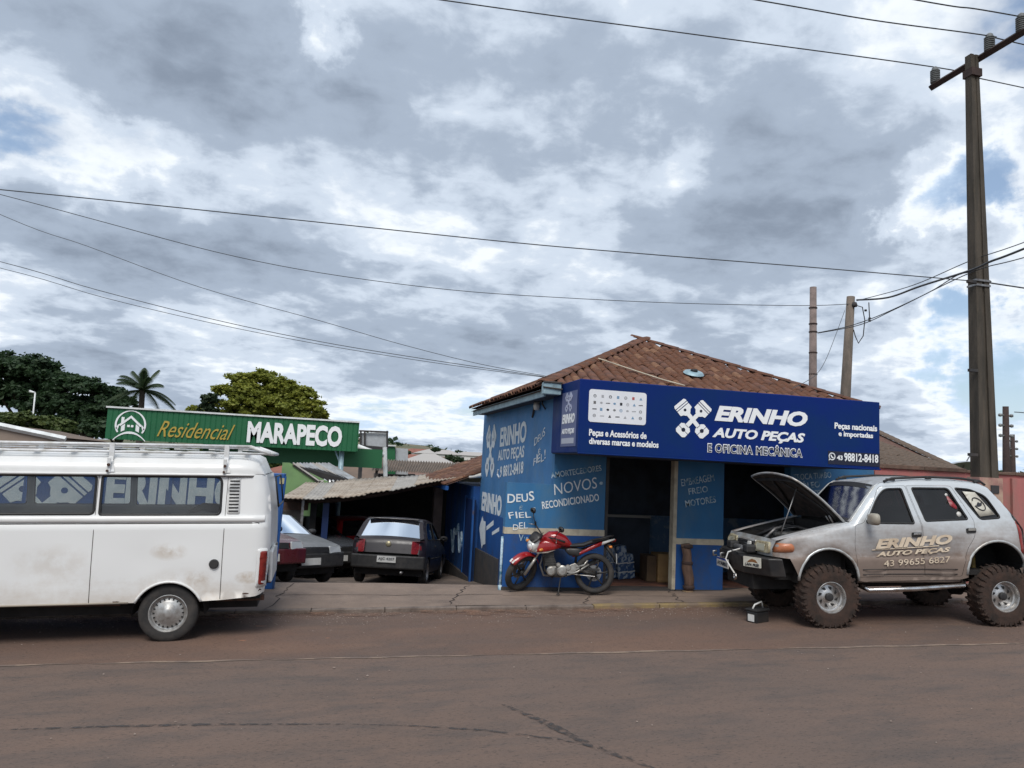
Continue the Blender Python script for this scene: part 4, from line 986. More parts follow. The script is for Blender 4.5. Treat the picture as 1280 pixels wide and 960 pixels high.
dA = rnd([(.42, .66), (.415, 1.10), (.43, 1.352), (.56, 1.375), (.87, 1.868), (1.25, 1.880), (1.385, 1.36), (1.415, .665)], [.04, .02, .04, .05, .06, .02, .02, .04])
dB = rnd([(1.423, .665), (1.395, 1.36), (1.262, 1.880), (1.93, 1.885), (2.17, 1.42), (2.155, 1.22), (2.03, 1.04), (1.955, .80), (1.93, .67)], [.04, .02, .02, .05, .04, .04, .05, .03, .03])
_h = lambda z: ([(-.6, z), (2.9, z)], (0,))
rowsS = [_h(z_) for z_ in (.90, .908, .916, .924, .935, .87, 1.19, 1.22)]+[(top, (.012, .03, .055, .09, .14, .19))]+[(arch(2.45, .70, r_, .7), (0,)) for r_ in (.46, .49, .53, .58)]+[(arch(.03, .62, r_, .66), (0,)) for r_ in (.43, .46, .50, .56)]
for side in (-1, 1):
    panel('side_panel', sout, [wC, dA, dB], sside(side), m_silver, suv, .09, rows=rowsS)
    for nm, dd, ww in (('front_door', dA, wA), ('rear_door', dB, wB)):
        d_ = panel(nm, offs(dd, -.004), [ww], sside(side), m_silver, suv, .09, rows=rowsS)
        panel('window', offs(ww, -.008), [], sside(side, -.014), g_dark, d_, .2)
        ring('window_rubber', ww, .010, .014, sside(side, .003), m_rubber, d_, .2)
    g = panel('window', offs(wC, -.008), [], sside(side, -.014), g_dark, suv, .2); ring('window_rubber', wC, .010, .012, sside(side, .003), m_rubber, g, .2)
    for cx, cz, rr_ in ((.03, .62, .407), (2.45, .70, .437)):
        f = sside(side, -.004); tubeline('arch_flare', [f(*p) for p in arch(cx, cz, rr_+.012, cz-.0)], .019, m_silv2, suv)
        MB().lathe([(rr_+.012, SCY+side*.80), (rr_+.012, SCY+side*.30), (.1, SCY+side*.30)], 24, 'y', (cx, 0, cz), -.1, math.pi+.1).build('wheel_well', m_dark, suv)
    # handles
    for x, z in ((1.30, 1.225), (2.10, 1.285)):
        p = sside(side, .0)(x, z); b = MB().prism(rnd([(-.07, -.035), (.07, -.03), (.07, .035), (-.07, .03)], .02), 0, .018, lambda u, v, h: (x+u, p[1]+side*h, z+v)); b.build('door_handle', m_plastic, suv, bevel=.004)
        b = MB().prism(rnd([(-.055, -.005), (.055, .0), (.05, .032), (-.05, .026)], .01), .018, .032, lambda u, v, h: (x+u, p[1]+side*h, z+v)); b.build('handle_grip', m_chrome if x < 2 else m_silv2, suv.children[-1], bevel=.004)
def sl(name, pts, m, **k): o = lofts(name, pts, lambda x, z: SWf(x, z)-k.pop('inset', .065) if False else SWf(x, z)-.062, m, suv, **k); o.location = (0, SCY, 0); return o
sl('roof', top[9:15], m_silv2, crown=.03)
sl('windscreen', [(.44, 1.415), (.83, 1.85)], g_mid, t0=-.93, t1=.93, crown=.05)
for a_, b_ in ((-1, -.92), (.92, 1)): sl('windscreen_pillar', top[7:11], m_silv2, t0=a_, t1=b_, crown=.052, nt=3, solid=.01)
sl('windscreen_header', [(.80, 1.815), (.86, 1.875)], m_rubber, t0=-.93, t1=.93, crown=.056)
sl('cowl', [(.33, 1.355), (.45, 1.42)], m_plastic, crown=.052)
sl('rear_window', [(2.55, 1.84), (2.84, 1.46)], g_dark, crown=.03); sl('tailgate', top[15:19], m_silv2, crown=.02)
sl('tailgate_top', top[13:16], m_silv2, t0=-1, t1=-.9, crown=.03, nt=2); sl('tailgate_top', top[13:16], m_silv2, t0=.9, t1=1, crown=.03, nt=2)
for a_, b_ in ((-1, -.78), (.78, 1)): sl('wing_top', top[2:9], m_silver, t0=a_, t1=b_, crown=.02, nt=4, solid=.008)
# nose: a panel with lamps, grille
sl('nose_panel', [(-.70, .92), (-.71, 1.02), (-.66, 1.13)], m_silv2, crown=.05, nt=20)
def nose(y, z, off=0):      # a point on the nose skin
    w = SWf(-.7, 1)-.062; q = y/w; return (-.705-.05*(1-q*q)-off+max(0, z-1.04)*.5, SCY+y, z)
def nprism(name, poly, h0, h1, m, par=None, bevel=.004):
    return MB().prism(poly, h0, h1, lambda u, v, h: nose(u, v, h)).build(name, m, par or suv, bevel=bevel)
for s in (-1, 1):
    pl = rnd([(s*.30, .955), (s*.68, .955), (s*.70, 1.02), (s*.66, 1.105), (s*.33, 1.095)], .025)
    h = nprism('headlight', pl, .002, .030, mat('yellowed lamp lens', (.40, .36, .24), .25, col2=(.26, .21, .13), ns=9, spec=.6))
    nprism('headlight_reflector', rnd([(s*.38, .975), (s*.60, .975), (s*.60, 1.07), (s*.38, 1.07)], .03), .030, .034, mat('lamp glow', (.55, .52, .40), .15, .3), h)
    f = sside(s, .006)
    pl = rnd([(-.69, .975), (-.45, .985), (-.43, 1.04), (-.46, 1.095), (-.67, 1.10)], .03)
    panel('turn_signal', pl, [], f, mat('faded amber lens', (.48, .17, .08), .3, col2=(.36, .14, .07), ns=12), suv, .06, solid=.012)
nprism('grille', rnd([(-.29, .95), (.29, .95), (.27, 1.075), (-.27, 1.075)], .02), .002, .018, m_black)
for k in range(4): nprism('grille_bar', [(-.26, .965+k*.03), (.26, .965+k*.03), (.26, .973+k*.03), (-.26, .973+k*.03)], .018, .026, m_plastic)
nprism('grille_trim', rnd([(-.31, 1.075), (.31, 1.075), (.30, 1.10), (-.30, 1.10)], .01), .004, .024, m_silv2)
nprism('bulb_box', rnd([(-.22, .98), (-.14, .98), (-.14, 1.07), (-.22, 1.07)], .01), .026, .05, m_whitepl)
bs_ = lambda name, m, *a, bevel=0, rot=None, par=None: MB().box(*a, rot=rot).build(name, m, par or suv, bevel=bevel)
# steel winch bumper
bp = thing('front_bumper', None, None); bp.parent = suv
W0 = SCY
pl = [(-.62, -.86), (-.80, -.80), (-1.00, -.38), (-1.00, .38), (-.80, .80), (-.62, .86), (-.62, .70), (-.62, -.70)]
MB().prism([(x, W0+y) for x, y in pl], .66, .90, lambda u, v, h: (u+(.05 if h < .7 else 0), v, h)).build('bumper_beam', m_black, bp, bevel=.015)
bs_('winch_plate', m_black, -.99, -.65, W0-.30, W0+.30, .90, .925, par=bp, bevel=.004)
MB().tube([(-.82, W0-.20, .955), (-.82, W0+.20, .955)], .045, 14).build('winch_drum', m_steel, bp, True)
bs_('winch_motor', m_plastic, -.90, -.74, W0-.36, W0-.20, .925, 1.03, par=bp, bevel=.02); bs_('winch_gearbox', m_plastic, -.90, -.74, W0+.20, W0+.36, .925, 1.03, par=bp, bevel=.02)
MB().tube([(-.86, W0-.05, .95), (-1.03, W0-.03, .90), (-1.06, W0-.01, .80), (-1.06, W0-.16, .72), (-1.07, W0-.36, .64)], .011, 8).build('winch_rope', m_whitepl, bp, True)
hk = [(-1.07, W0-.36-.03*math.sin(a)*1.2, .61+.035*math.cos(a)) for a in [i*.45 for i in range(13)]]
MB().tube(hk, .014, 8).build('tow_hook', m_chrome, bp, True)
for s in (.18, .46): MB().tube([(-1.01, W0+s, .86), (-1.06, W0+s, .86), (-1.06, W0+s, .80), (-1.01, W0+s, .80)], .016).build('recovery_shackle', m_steel, bp, True)
pt = bs_('number_plate', m_whitepl, -1.018, -1.006, W0+.02, W0+.44, .655, .785, par=bp)
lettering('AYA8I03', (-1.0185, W0+.41, .68), (0, -1, 0), ZU, .36, .055, m_ink, pt, 'plate_lettering', .01)
bs_('plate_band', mat('plate blue', (.02, .05, .25), .5), -1.0195, -1.0185, W0+.02, W0+.44, .758, .785, par=pt)
rt = Matrix.Rotation(math.atan2(.20, .42), 3, 'Z')
def bface(v, h, z):                                                  # on the slanted near end of the bumper
    a = Vector((-1.00, -.38, 0)); c = Vector((-.80, -.80, 0)); t = (c-a).normalized(); n = Vector((t.y, -t.x, 0)); n = n if n.x < 0 else -n; p = a+t*v+n*h; return (p.x, W0+p.y, z)
st = MB().prism(rnd([(.06, .76), (.36, .76), (.36, .895), (.06, .895)], .01), .004, .010, lambda u, v, h: bface(u, h, v)).build('sticker', mat('cream sticker', (.58, .56, .48), .6, col2=(.45, .42, .36), ns=8), bp)
a_ = Vector(bface(.09, .011, .775)); c_ = Vector(bface(.33, .011, .775)); lettering('LAPA FREE', a_, c_-a_, ZU, .24, .035, m_ink, st, 'sticker_lettering', .02, .2)
pl = [(.12, .815), (.16, .85), (.21, .872), (.27, .86), (.31, .82), (.21, .83)]
MB().prism(pl, .0105, .012, lambda u, v, h: bface(u, h, v)).build('sticker_mark', mat('brown ink', (.20, .09, .03), .6), st)
bs_('skid_guard', m_dark, -.85, -.2, W0-.45, W0+.45, .45, .66)
# engine bay
eb = thing('engine_bay', None, None); eb.parent = suv
MB().box(-.62, .36, W0-.62, W0+.62, .60, .70).box(-.64, -.58, W0-.66, W0+.66, .70, 1.10).box(.30, .36, W0-.66, W0+.66, .70, 1.34).box(-.6, .34, W0-.66, W0-.62, .7, 1.15).box(-.6, .34, W0+.62, W0+.66, .7, 1.15).build('bay_liner', m_dark, eb)
MB().box(-.66, -.57, W0-.62, W0+.62, 1.085, 1.125).build('radiator_support', m_silv2, eb, bevel=.008)
m_eng = mat('oily engine metal', (.10, .10, .10), .5, .6, col2=(.04, .035, .03), ns=12)
MB().box(-.35, .20, W0-.16, W0+.16, .75, 1.12).build('engine', m_eng, eb, bevel=.02)
MB().tube([(-.35, W0-.05, 1.14), (.18, W0-.05, 1.16)], .05, 12).build('valve_cover', m_eng, eb, True)
MB().lathe([(0, .06), (.13, .06), (.14, .0), (.14, -.05)], 22, 'z', (-.15, W0+.38, 1.13)).build('air_filter', m_plastic, eb, True)
bs_('battery', m_plastic, -.40, -.16, W0-.55, W0-.36, .95, 1.13, par=eb, bevel=.01)
bs_('battery_top', m_whitepl, -.39, -.17, W0-.54, W0-.37, 1.13, 1.142, par=eb)
for k in range(6):
    r_ = random.Random(k); p0 = Vector((r_.uniform(-.5, -.3), W0+r_.uniform(-.5, .5), 1.08)); p1 = Vector((r_.uniform(0, .3), W0+r_.uniform(-.5, .5), 1.15+r_.uniform(0, .1)))
    MB().tube([p0, p0.lerp(p1, .3)+Vector((0, 0, .10)), p0.lerp(p1, .7)+Vector((0, .05, .09)), p1], .014+.010*(k % 2), 8).build('hose', m_plastic if k % 3 else m_steel, eb, True)
for y in (-.52, .50): MB().lathe([(0, .05), (.05, .045), (.08, .0), (.085, -.08)], 16, 'z', (.14, W0+y, 1.24)).build('strut_tower', m_eng, eb, True)
# bonnet standing open
hood = thing('bonnet', None, None, (.34, W0, 1.385), (0, R(-128+8), 0)); hood.parent = suv
# local: x' runs from hinge to front edge
def hp(u, v, o=0): x = .91*u; w = .72-.02*u-.05*max(0, (u-.85)/.15)**2; q = v; return (x+.06*(1-q*q)*(u > .9)*(u-.9)*10, q*w, -.045*(1-q*q)*.6-.05*math.sin(u*math.pi)*.6-o)
hood.rotation_euler = (0, R(180+40), 0)
def hps(u, v, o=0): p = hp(u, v); return (p[0], p[1], p[2]*-1.0*-1+o)
MB().grid(lambda u, v: hps(u, -1+2*v), 14, 16).build('bonnet_skin', m_silver, hood, True)
MB().grid(lambda u, v: (lambda p: (p[0]*.985+.005, p[1]*.975, p[2]+.022))(hps(u, -1+2*v)), 14, 16).build('bonnet_lining', mat('bonnet lining', (.012, .010, .010), .9, col2=(.055, .038, .03), ns=8), hood, True)
rim_ = [hps(k/10, -1) for k in range(11)]+[hps(1, -1+2*k/10) for k in range(1, 11)]+[hps(1-k/10, 1) for k in range(1, 11)]
MB().tube([(p[0], p[1], p[2]+.011) for p in rim_], .016, 8).build('bonnet_edge', m_silv2, hood, True)
for v0, v1 in ((-.85, -.15), (.85, .15), (-.85, -.85), (.85, .85)):
    MB().tube([(lambda p: (p[0], p[1], p[2]+.035))(hps(.06+.86*t, v0+(v1-v0)*t)) for t in [i/6 for i in range(7)]], .018, 6).build('bonnet_rib', m_plastic, hood, True)
MB().tube([(lambda p: (p[0], p[1], p[2]+.035))(hps(.92, -.85+1.7*t)) for t in [i/6 for i in range(7)]], .02, 6).build('bonnet_rib', m_plastic, hood, True)
MB().tube([(-.50, W0-.50, 1.12), (-.20, W0-.47, 1.84)], .008, 6).build('bonnet_prop', m_steel, suv, True)
MB().tube([(.25, W0-.60, 1.33), (.18, W0-.60, 1.46)], .014).tube([(.25, W0-.54, 1.33), (.16, W0-.55, 1.45)], .012).build('bonnet_hinge', m_steel, suv, True)
# sills, step bars, chassis, axles
bs_('sill', m_silver, .45, 2.0, W0-.77, W0+.77, .58, .68, bevel=.02)
for s in (-1, 1):
    MB().tube([(.50, W0+s*.70, .55), (.56, W0+s*.88, .50), (1.2, W0+s*.90, .52), (1.9, W0+s*.90, .56), (2.0, W0+s*.76, .60)], .032, 12).build('step_bar', m_chrome, suv, True)
    MB().tube([(-.7, W0+s*.38, .60), (.4, W0+s*.42, .52), (2.0, W0+s*.42, .54), (2.9, W0+s*.40, .68)], .05, 8).build('chassis_rail', m_dark, suv, True)
MB().tube([(.03, W0-.75, .40), (.03, W0+.75, .40)], .055, 10).build('axle', m_dark, suv, True); MB().tube([(2.50, W0-.75, .40), (2.50, W0+.75, .40)], .06, 10).build('axle', m_dark, suv, True)
MB().lathe([(0, -.13), (.12, -.06), (.13, .06), (0, .13)], 16, 'x', (2.5, W0+.1, .40)).build('differential', m_dark, suv, True)
bs_('fuel_tank', m_dark, 1.2, 2.1, W0-.35, W0+.35, .50, .68, bevel=.03)
for s in (-1, 1):
    for cx in (.03, 2.50):
        MB().tube([(cx-.12, W0+s*.48, .40), (cx-.10, W0+s*.42, 1.0)], .035, 10).build('shock_absorber', mat('worn yellow steel', (.25, .17, .04), .6, .2, col2=(.10, .06, .03), ns=8), suv, True)
m_rim = mat('bright steel rim', (.52, .52, .52), .32, .75, col2=(.34, .31, .28), ns=10)
for cx in (.03, 2.52):
    wheel(suv, cx, .13, .405, .27, .200, 'mud', -1, m_mudtyre, m_rim); wheel(suv, cx, 2*W0-.13, .405, .27, .200, 'mud', 1, m_mudtyre, m_rim)
# mirrors, roof rails, wipers, rear parts
for s in (-1, 1):
    y = W0+s*.80
    MB().tube([(.62, y, 1.40), (.62, y+s*.08, 1.41)], .022).build('mirror_stalk', m_plastic, suv, True)
    v = []; b = MB(); n = 14
    for i, (o, k) in enumerate(((0, .75), (.015, 1), (.05, 1), (.085, .85), (.10, .45), (.102, .02))):
        for j in range(n):
            a = 2*math.pi*j/n; ca, sa = math.cos(a), math.sin(a); v.append((.66-o, y+s*.15+.105*k*math.copysign(abs(ca)**.6, ca), 1.435+.078*k*math.copysign(abs(sa)**.6, sa)))
    b.add(v, [(i*n+j, i*n+(j+1) % n, (i+1)*n+(j+1) % n, (i+1)*n+j) for i in range(5) for j in range(n)]+[tuple(range(n))])
    b.build('mirror', mat('dusty mirror shell', (.32, .30, .25), .5, col2=(.24, .20, .16), ns=5), suv, True)
    P = [(.98, W0+s*.62, 1.93), (1.10, W0+s*.62, 1.975), (1.6, W0+s*.62, 2.00), (2.1, W0+s*.62, 1.99), (2.42, W0+s*.61, 1.955), (2.5, W0+s*.61, 1.90)]
    MB().tube(P, .017, 8).box(1.02, 1.14, W0+s*.62-.015, W0+s*.62+.015, 1.94, 1.975).box(1.60, 1.68, W0+s*.62-.015, W0+s*.62+.015, 1.97, 2.01).box(2.32, 2.42, W0+s*.62-.015, W0+s*.62+.015, 1.93, 1.96).build('roof_rail', m_plastic, suv, True)
    panel('tail_light', rnd([(2.80, .98), (2.94, .98), (2.935, 1.30), (2.86, 1.42), (2.81, 1.40)], .03), [], sside(s, .012), MATS['tail light red'], suv, .06, solid=.01)
    sidew = sside(s, .004)
    tubeline('body_crease', [sidew(x, .765) for x in (.5, .9, 1.4, 1.88)], .005, m_plastic, suv); tubeline('body_crease', [sidew(x, .70) for x in (.5, .9, 1.4, 1.88)], .005, m_plastic, suv)
MB().tube([(.45, W0-.1, 1.445), (.60, W0-.45, 1.60)], .008).tube([(.45, W0+.4, 1.445), (.62, W0+.05, 1.62)], .008).build('wiper', m_plastic, suv)
bs_('rear_bumper', m_plastic, 2.88, 3.08, W0-.78, W0+.78, .66, .90, bevel=.03)
MB().lathe([(.10, -.09), (.30, -.10), (.36, -.06), (.37, .0), (.36, .06), (.30, .10), (.1, .09), (0, .09)], 36, 'x', (3.09, W0+.05, 1.22)).build('spare_tyre', m_mudtyre, suv, True)
bs_('dashboard', m_dark, .42, .75, W0-.68, W0+.68, 1.15, 1.40, bevel=.04); bs_('cabin_floor', m_dark, .4, 2.85, W0-.74, W0+.74, .68, .74)
for x, y in ((1.25, -.38), (1.25, .38), (2.1, 0)): MB().box(x, x+.14, W0+y-.25-(.35 if x > 2 else 0), W0+y+.25+(.35 if x > 2 else 0), .95, 1.58).box(x-.45, x+.05, W0+y-.25-(.3 if x > 2 else 0), W0+y+.25+(.3 if x > 2 else 0), .9, 1.05).build('seat', m_seat, suv, bevel=.05)
MB().box(.50, .58, W0-.5, W0-.1, 1.425, 1.445).build('paper_on_dash', m_whitepl, suv)
# door lettering, quarter-glass sticker, loops on rear door glass
m_let = mat('sand coloured vinyl', (.66, .55, .42), .6, col2=(.46, .36, .26), ns=6)
def dtext(body, x0, z0, x1, z1, h, m=m_let, bold=.03, shear=.3, par=None):
    a = Vector(sside(-1, .004)(x0, z0)); c = Vector(sside(-1, .004)(x1, z1)); a.y = c.y = min(a.y, c.y, sside(-1, .004)(.5*(x0+x1), z0+h)[1], sside(-1, .004)(x0, z0+h*.5)[1])-.004; X = (c-a)
    return lettering(body, a, X, Vector((-X.z, 0, X.x)), X.length, h, m, par or suv, 'door_lettering', bold, shear, .003)
dtext('ERINHO', .70, 1.03, 1.82, 1.105, .13, bold=.05)
a = sside(-1, .012)(.66, 1.015); c = sside(-1, .012)(1.62, 1.075)
MB().tube([a, c], .007, 4).build('lettering_rule', m_let, suv)
dtext('AUTO PEÇAS', .72, .915, 1.80, .985, .075, bold=.04)
dtext('43 99655 6827', .82, .80, 1.78, .86, .08, bold=.0, shear=.05)
a = [(2.135, 1.80), (2.27, 1.80), (2.42, 1.475), (2.265, 1.46)]
a = [(2.09, 1.81), (2.27, 1.80), (2.50, 1.50), (2.27, 1.47)]
stq = panel('quarter_sticker', a, [], sside(-1, .004), MATS['cream sticker'], suv, .1, solid=.003)
cx, cz = 2.29, 1.64
P = [(cx+.075*math.cos(t)-(.045*math.sin(t)), cz+.085*math.sin(t)) for t in [i*math.pi/12 for i in range(25)]]
f = sside(-1, .009)
for i in (0, 1): tubeline('sticker_ring', [f(*p) for p in (P[:11] if i == 0 else P[13:])], .007, MATS['brown ink'] if False else m_ink, stq, 5)
panel('sticker_emblem', rnd([(cx-.05, cz-.03), (cx-.01, cz+.03), (cx+.02, cz+.01), (cx+.05, cz+.035), (cx+.04, cz-.02), (cx, cz-.035)], .01), [], sside(-1, .010), m_ink, stq, .05)
fB = sside(-1, -.008)
panel('window_sticker', rnd([(1.84, 1.74), (1.87, 1.74), (1.97, 1.60), (1.96, 1.56), (1.87, 1.61)], .02), [], fB, mat('red sticker', (.30, .03, .04), .5, col2=(.5, .35, .33), ns=9), suv, .08, solid=.002)
panel('window_sticker', [(1.845+.022*math.cos(t), 1.76+.022*math.sin(t)) for t in [i*.52 for i in range(12)]], [], fB, m_whitepl, suv, .05, solid=.002)
panel('window_sticker', [(1.975+.035*math.cos(t), 1.50+.035*math.sin(t)) for t in [i*.52 for i in range(12)]], [], fB, m_whitepl, suv, .05, solid=.002)
tubeline('windscreen_sticker', [(.48, W0-.30, 1.50), (.49, W0+.02, 1.515)], .012, m_whitepl, suv)
# ------------------------------------------------------------------ motorcycle
MANG = -.258
moto = thing('motorcycle', 'red and black motorcycle on its side stand in front of the blue wall', 'motorcycle', (3.12, 12.20, .148), (R(-4), -.03, MANG)); moto.scale = (.965, .965, .965)
m_redp = mat('red motorcycle paint', (.30, .010, .012), .22, col2=(.22, .008, .010), ns=3, coat=.5)
def sweep(name, secs, m, parent, n=16, e=2.6, cap=True, smooth=True):
    """secs: (x, y, z, half width, half height, tilt)"""
    v = []; b = MB()
    for x, y, z, hy, hz, tl in secs:
        for k in range(n):
            a = 2*math.pi*k/n; ca, sa = math.cos(a), math.sin(a); cy = math.copysign(abs(ca)**(2/e), ca)*hy; cz = math.copysign(abs(sa)**(2/e), sa)*hz
            v.append((x+cz*math.sin(tl), y+cy, z+cz*math.cos(tl)))
    f = [(i*n+k, i*n+(k+1) % n, (i+1)*n+(k+1) % n, (i+1)*n+k) for i in range(len(secs)-1) for k in range(n)]
    if cap: f += [tuple(range(n)), tuple(range((len(secs)-1)*n, len(secs)*n))]
    return b.add(v, f).build(name, m, parent, smooth)
def mwheel(x, z, R_, w, rz, par, drum=False):
    wv = thing('wheel', None, None, (x, 0, z), (0, 0, rz)); wv.parent = par; h = w/2
    MB().lathe([(R_-.085, -h*.7), (R_-.05, -h), (R_-.015, -h*.75), (R_, -h*.2), (R_, h*.2), (R_-.015, h*.75), (R_-.05, h), (R_-.085, h*.7)], 40).build('tyre', m_tyre, wv, True)
    b = MB().lathe([(R_-.08, -h*.75), (R_-.098, -h*.5), (R_-.098, h*.5), (R_-.08, h*.75)], 40).lathe([(0, -.05), (.045, -.05), (.045, .05), (0, .05)], 16)
    for k in range(6):
        a = 2*math.pi*k/6; b.tube([(.04*math.cos(a), 0, .04*math.sin(a)), ((R_-.09)*math.cos(a+.12), 0, (R_-.09)*math.sin(a+.12))], [.018, .012], 6)
    b.build('rim', m_plastic, wv, True)
    MB().lathe([(.06, .055), (.13, .055), (.13, .061), (.06, .061)], 28).build('brake_disc', m_steel, wv)
    return wv
STE = R(50)
# steering assembly rotates about the head axis
frk = thing('front_fork', None, None, (.42, 0, .74), (0, 0, 0)); frk.parent = moto
ax = Vector((.28, 0, .42)).normalized()
qd = Matrix.Rotation(STE, 4, ax); frk.matrix_local = Matrix.Translation((.42, 0, .74)) @ qd @ Matrix.Translation((-.42, 0, -.74))
fw = mwheel(.12, .325, .325, .11, 0, frk)
for s in (-1, 1):
    MB().tube([(.12, s*.085, .325), (.25, s*.085, .52), (.30, s*.085, .60)], .027, 12).build('fork_slider', mat('silver alloy', (.42, .41, .38), .38, .7, col2=(.28, .25, .22), ns=12), frk, True)
    MB().tube([(.30, s*.085, .60), (.46, s*.085, .86)], .019, 12).build('fork_tube', m_chrome, frk, True)
v = []; b = MB(); n1, n2 = 14, 8
b.grid(lambda u, v: (lambda a, t: (.12+(.365-.05*abs(t)**2)*math.cos(a)*1.0, .072*t, .325+(.365-.03*abs(t)**2)*math.sin(a)))(R(25+115*u), -1+2*v), 14, 8)
o = b.build('front_mudguard', m_redp, frk, True); s_ = o.modifiers.new('thick', 'SOLIDIFY'); s_.thickness = .006
MB().grid(lambda u, v: (lambda a, t: (.12+.369*math.cos(a), .045*t, .325+.369*math.sin(a)))(R(128+10*u), -1+2*v), 3, 4).build('mudguard_reflector', m_whitepl, frk, True)
sweep('headlight', [(.20, 0, .80, .05, .05, .1), (.215, 0, .80, .09, .085, .1), (.26, 0, .81, .105, .10, .1), (.34, 0, .83, .09, .09, .1), (.38, 0, .84, .05, .05, .1)], mat('headlamp white', (.62, .62, .60), .15, .1), frk)
MB().lathe([(0, -.008), (.05, -.004), (.06, .01)], 18, 'x', (.198, 0, .785)).build('headlamp_lens', mat('lamp bright', (.8, .8, .78), .1, .3), frk, True)
sweep('headlamp_cowl', [(.215, 0, .89, .02, .01, 0), (.24, 0, .93, .095, .055, .5), (.30, 0, .97, .10, .07, .6), (.36, 0, .95, .08, .05, .6)], m_black, frk)
sweep('front_fairing', [(.22, 0, .73, .07, .03, 0), (.27, 0, .75, .11, .05, 0), (.36, 0, .78, .12, .05, 0), (.42, 0, .80, .08, .04, 0)], m_whitepl, frk)
for s in (-1, 1):
    MB().tube([(.46, 0, .93), (.47, s*.10, .97), (.50, s*.26, 1.01), (.58, s*.36, 1.0)], .012, 8).build('handlebar', m_plastic, frk, True)
    MB().tube([(.53, s*.30, 1.005), (.60, s*.385, .998)], .018, 8).build('grip', m_rubber, frk, True)
    MB().tube([(.50, s*.27, 1.01), (.42, s*.36, 1.00)], .007, 6).build('lever', m_steel, frk, True)
    MB().tube([(.49, s*.24, 1.01), (.46, s*.30, 1.13), (.47, s*.34, 1.20)], .007, 6).build('mirror_stem', m_plastic, frk, True)
    sweep('mirror', [(.45, s*.36, 1.24, .02, .02, 0), (.455, s*.36, 1.24, .055, .042, 0), (.485, s*.36, 1.24, .052, .04, 0), (.50, s*.36, 1.24, .02, .02, 0)], m_plastic, frk)
    MB().lathe([(0, -.04), (.022, -.03), (.026, .0), (.02, .03)], 12, 'x', (.30, s*.17, .80)).build('turn_signal', mat('orange lens', (.6, .2, .03), .3), frk, True)
# bodywork
sweep('fuel_tank', [(.44, 0, .84, .03, .03, 0), (.48, 0, .855, .11, .085, 0), (.58, 0, .88, .16, .125, 0), (.72, 0, .885, .16, .13, 0), (.85, 0, .845, .12, .10, .1), (.95, 0, .78, .085, .05, .1), (.98, 0, .76, .05, .02, .1)], m_redp, moto, 20, 2.5)
MB().lathe([(0, .012), (.04, .01), (.045, 0)], 16, 'z', (.66, 0, .985)).build('filler_cap', m_chrome, moto, True)
for s in (-1, 1):
    sweep('tank_shroud', [(.34, s*.14, .70, .01, .02, 0), (.40, s*.155, .74, .03, .085, .1), (.52, s*.165, .76, .035, .10, .1), (.66, s*.155, .76, .03, .06, .1), (.78, s*.13, .76, .01, .02, .1)], m_redp, moto)
    MB().prism([(.36, .655), (.56, .675), (.70, .71), (.56, .655), (.40, .640)], s*.178, s*.186, lambda u, v, h: (u, h, v)).build('shroud_trim', mat('champagne trim', (.35, .30, .26), .4, .5), moto)
    sweep('side_cover', [(.86, s*.10, .70, .01, .02, 0), (.92, s*.11, .68, .03, .06, 0), (1.06, s*.115, .67, .03, .07, 0), (1.16, s*.10, .69, .01, .03, 0)], m_black, moto)
    sweep('tail_panel', [(.98, s*.10, .60, .008, .014, .3), (1.12, s*.115, .67, .03, .034, .3), (1.30, s*.105, .755, .03, .042, .3), (1.46, s*.08, .82, .03, .038, .3)], m_redp, moto)
    sweep('tail_panel_tip', [(1.42, s*.085, .805, .03, .034, .3), (1.56, s*.07, .855, .026, .026, .3), (1.68, s*.045, .892, .02, .012, .3)], m_whitepl, moto)
sweep('seat', [(.88, 0, .775, .06, .02, 0), (.98, 0, .775, .12, .035, 0), (1.15, 0, .79, .14, .04, 0), (1.28, 0, .84, .12, .045, .2), (1.45, 0, .88, .10, .035, .1), (1.58, 0, .90, .06, .015, .1)], mat('black seat vinyl', (.018, .018, .02), .6), moto)
MB().tube([(1.30, .13, .87), (1.60, .13, .945), (1.66, 0, .955), (1.60, -.13, .945), (1.30, -.13, .87)], .012, 8).build('grab_rail', m_black, moto, True)
sweep('tail_light', [(1.64, 0, .865, .05, .03, .2), (1.70, 0, .875, .045, .022, .2)], MATS['tail light red'], moto)
# frame, engine, exhaust
MB().tube([(.46, 0, .86), (.50, 0, .62), (.52, 0, .36), (.66, 0, .25)], .024).tube([(.46, 0, .84), (.80, 0, .74), (1.05, 0, .70), (1.02, 0, .38)], .024).tube([(1.0, 0, .68), (1.5, 0, .84)], .016).build('frame', m_black, moto, True)
m_alloy = MATS['silver alloy']; m_engd = mat('dark engine casting', (.05, .048, .046), .5, .5, col2=(.10, .095, .09), ns=12)
MB().box(.56, .90, -.12, .12, .27, .45).build('crankcase', m_engd, moto, bevel=.04)
b = MB()
for k in range(8): b.box(.54-.010*k, .72-.010*k, -.085, .085, .45+k*.026, .465+k*.026)
b.box(.52, .67, -.06, .06, .44, .66).build('cylinder_fins', m_engd, moto)
MB().box(.46, .64, -.075, .075, .645, .71).build('cylinder_head', m_engd, moto, bevel=.015)
for cx, cz, rr_ in ((.62, .36, .075), (.80, .37, .088), (.74, .46, .04), (.90, .42, .05)):
    MB().lathe([(0, -.165), (rr_*.7, -.162), (rr_, -.145), (rr_, -.10)], 22, 'y', (cx, 0, cz)).build('engine_cover', m_alloy, moto, True, auto=30)
MB().prism(rnd([(.86, .44), (1.02, .50), (1.10, .42), (.96, .33), (.88, .34)], .02), -.15, -.12, lambda u, v, h: (u, h, v)).build('footpeg_plate', m_alloy, moto, bevel=.006)
